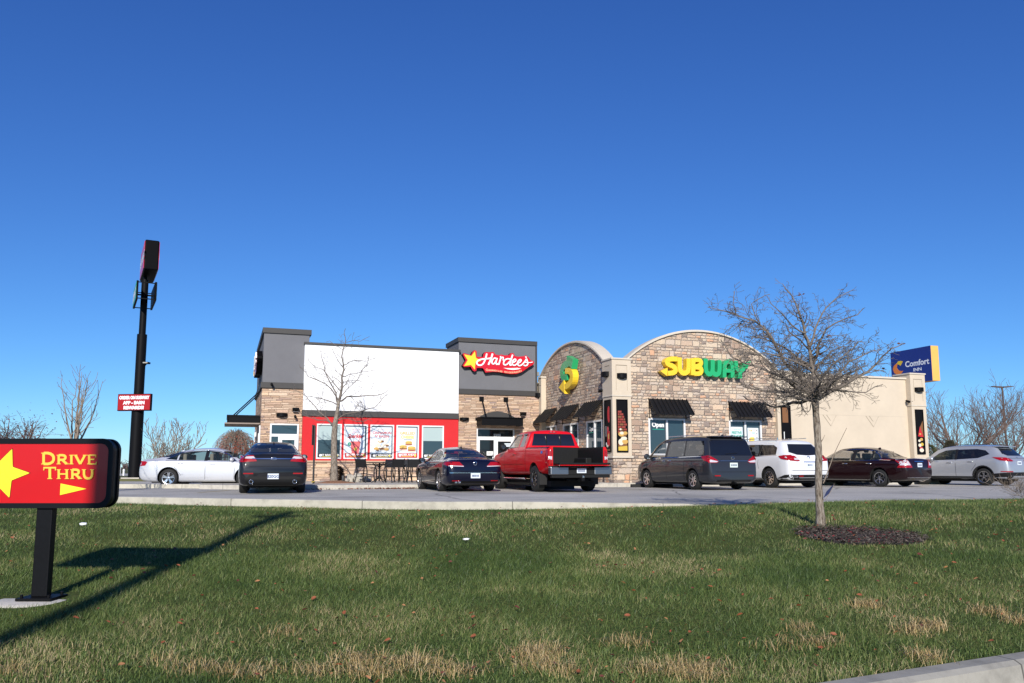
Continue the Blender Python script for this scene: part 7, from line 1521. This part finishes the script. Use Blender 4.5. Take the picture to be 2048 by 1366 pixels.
sp_ = MB(); bcx, bcy = lawn_at(1668, 1054); 
e = empty('seedling', (bcx, bcy, lawn_z(bcx, bcy)), 0, 'tiny red leaved seedling on the mulch bed right of the lawn tree trunk', 'seedling')
q = MB(); q.tube([(0,0,-.02),(.01,0,.12),(0,0,.22)], [.004,.003,.002], 4); q.build('stem', M_twig_r, e); q = MB(); leaves_on(q, 9, (0,0,.15), (.02,.02,.05), rnd, .022); q.build('leaves', mat('leaf_red', (.22,.025,.02), .7), e, fixn=False)
# litter
for (px, py, s, lab) in ((167, 1056, .042, 'crumpled white paper on the grass right of the drive thru sign post'), (932, 1088, .035, 'small white scrap of paper in the middle of the lawn')):
    x, y = lawn_at(px, py); e = empty('paper_litter', (x, y, lawn_z(x, y)+.05), 0, lab, 'litter', 'scraps of white paper on the lawn'); q = MB(); rnd = random.Random(px)
    q.blob((0,0,.01), s, px, .9, 5, 7, 0, (1.4,.8,.55), 3); q.build('crumpled_sheet', M_white, e)
# ------------------------------------------------------------- patio furniture and small things
MF = mat('patio_metal', (.012,.012,.013), .45)
def patio_chair():
    e = empty('patio_chair', (0,0,0)); 
    q = MB(); q.box(-.23,.23,-.22,.22,.415,.44); q.build('seat', MF, e, bevel=.01)
    q = MB(); q.prism([(-.215,.56),(.215,.56),(.235,.80),(.225,.86),(-.225,.86),(-.235,.80)], -.012, .012, lambda a, b, d: (a, -.24-(b-.5)*.22+d, b)); q.build('backrest', MF, e)
    for s in (-1, 1):
        q = MB(); q.tube([(s*.225,-.335,.88),(s*.225,-.27,.62),(s*.225,-.20,.42),(s*.235,-.24,.22),(s*.25,-.32,.0)], .022, 6); q.build('leg', MF, e)
        q = MB(); q.tube([(s*.235,.22,.43),(s*.25,.20,.22),(s*.255,.27,.0)], .022, 6); q.build('leg', MF, e)
        q = MB(); q.tube([(s*.225,-.28,.66),(s*.27,-.1,.675),(s*.275,.14,.665),(s*.27,.235,.63),(s*.25,.25,.55),(s*.235,.215,.43)], .022, 6); q.build('armrest', MF, e)
    q = MB(); q.tube([(-.235,.0,.23),(.235,.0,.23)], .010, 5); q.tube([(-.235,-.24,.22),(-.24,.2,.22)], .010, 5); q.tube([(.235,-.24,.22),(.24,.2,.22)], .010, 5); q.build('stretcher', MF, e)
    return e
def patio_table():
    e = empty('patio_table', (0,0,0)); q = MB(); q.lathe([(0,.72),(.46,.72),(.475,.73),(.475,.745),(.46,.755),(0,.755)], n=30); q.build('table_top', MF, e, sharp=.8)
    q = MB(); q.cyl((0,0,.05), .035, .67, 12); q.build('column', MF, e)
    for k in range(4):
        a = pi/2*k+.4; q = MB(); q.tube([(0,0,.30),(.10*cos(a),.10*sin(a),.14),(.22*cos(a),.22*sin(a),.07),(.33*cos(a),.33*sin(a),.0)], .018, 6); q.tube([(0,0,.55),(.14*cos(a),.14*sin(a),.65),(.3*cos(a),.3*sin(a),.715)], .012, 5); q.build('leg', MF, e)
    return e
c0 = patio_chair(); t0 = patio_table()
def put(o, first, px, D, rz, lab, cat, grp):
    r = o if first else copy_tree(o)
    r.scale = (1.08,)*3; r.location = ((px-1024)*D/1612, D, .15); r.rotation_euler = (0,0,rz); tag(r, lab, cat, grp)
CL = 'black metal patio chair '; g = 'black patio chairs by the red wall'
for i, (px, D, rz, lab) in enumerate(((731, 32.4, -.45, 'furthest left, its back to the lot, beside the boulders'), (790, 32.3, .55, 'between the two tables, nearest the lot'), (770, 34.0, 2.6, 'behind the left table against the wall'), (824, 32.9, 1.5, 'turned sideways at the right table'), (852, 33.8, 2.9, 'behind the right table, half hidden by the navy saloon'), (875, 32.6, .2, 'right of the right table, behind the navy saloon'), (806, 33.9, 2.9, 'against the wall between the two tables'), (833, 32.2, -.2, 'in front of the right table, back to the lot'))):
    put(c0, i == 0, px, D, rz, CL+lab, 'chair', g)
for i, (px, D, rz, lab) in enumerate(((759, 32.8, .3, 'round black metal patio table between the left chairs'), (848, 32.9, .9, 'round black metal patio table half hidden behind the navy saloon'))):
    put(t0, i == 0, px, D, rz, lab, 'table', 'patio tables')
# boulders
rk = mat('boulder_stone', (.40,.37,.32), .95, var=.45, vs=4, bump=.8, bs=12)
for i, (px, D, s, sq, lab) in enumerate(((700, 33.8, .17, (1.1,.9,1.1), 'pale boulder at the left end of the row behind the patio chairs'), (716, 34.0, .21, (1.1,.9,.95), 'largest pale boulder behind the leftmost patio chair'), (735, 33.8, .17, (1.2,.9,.85), 'pale boulder at the right end of the row behind the patio chairs'), (694, 33.0, .10, (1.3,.9,.8), 'small low stone beside the short black bollard'), (722, 33.2, .10, (1.5,.9,.8), 'flat small stone under the leftmost patio chair'))):
    e = empty('boulder', ((px-1024)*D/1612, D, .15), .4*i, lab, 'boulder', 'boulders behind the patio'); q = MB(); q.blob((0,0,s*sq[2]*.75), s, i+3, .55, 12, 16, 0, sq, 1.1); q.build('rock', rk, e)
# short black bollard
x_, _ = on_y(686, 965, 31.6); e = empty('bollard', (x_, 31.6, .14), 0, 'short black cylindrical bollard right of the young tree trunk', 'bollard'); q = MB(); q.lathe([(0,0),(.07,0),(.07,.27),(.062,.285),(.062,.30),(.05,.315),(0,.32)], n=18); q.build('body', MF, e, sharp=.6)
# black sign post seen edge on
x_, zt_ = on_y(630, 850, 30.2); e = empty('sign_post', (x_, 30.2, .14), radians(0), 'thin black post with a narrow sign seen edge on, left of the young tree', 'sign post')
q = MB(); q.box(-.03,.03,-.03,.03,-.1,zt_-.18); q.build('post', MF, e, bevel=.004)
q = MB(); q.box(-.058,-.034,-.2,.2,zt_-.9,zt_-.14); q.build('sign_plate', MF, e, bevel=.003)
q = MB(); q.tube([(-.05,-.04,.06),(.05,-.05,.10),(.05,.04,.05),(-.05,.05,.12),(-.05,-.04,.06)], .014, 5); q.build('yellow_tape', mat('yellow_tape', (.5,.38,.05), .6), e)
# mulch at the foot of the young tree
q = MB(); q.lathe([(0,.10),(.25,.09),(.6,.03),(.85,.0),(.86,-.04)], (b2x+.05, T2, .15), n=28); q.build('mulch_mound', mat('brown_mulch', (.26,.13,.07), 1, var=.5, vs=18, bump=1, bs=40), kind='stuff', fixn=False)
# dead leaves drifted along the patio kerb
lm = MB(); rnd = random.Random(5)
for k in range(420):
    u_ = rnd.gauss(-4.6, .8) if k < 260 else rnd.uniform(-9, -3.6); p = W(u_, -.78-abs(rnd.gauss(0,.05)), rnd.uniform(.005,.045)); s = rnd.uniform(.02,.045); M_ = Matrix.Rotation(rnd.uniform(0,6.3), 3, 'Z') @ Matrix.Rotation(rnd.uniform(-.9,.9), 3, 'X')
    lm.add([p+M_@Vector(v)*s for v in ((-1,0,0),(0,-.6,.2),(1,0,0),(0,.6,.2))], [(0,1,2,3)], 0)
lm.build('drifted_leaves', mat('leaf_rust', (.25,.075,.03)), fixn=False, kind='stuff')
# small white marker posts far left
for i, px in enumerate((240, 248)):
    e = empty('marker_post', ((px-1024)*60/1612, 60, 0), 0, ['thin white marker post far left beyond the lot', 'thin white marker post nearest the tall sign pole'][i], 'marker post', 'white marker posts'); q = MB(); q.cyl((0,0,-.1), .07, .75 if i == 0 else .6, 8); q.build('post', M_white, e)
    q = MB(); q.lathe([(.07,.62 if i == 0 else .48),(.09,.66 if i == 0 else .52),(.06,.74 if i == 0 else .60),(0,.76 if i == 0 else .62)], n=8); q.build('cap', M_white, e)
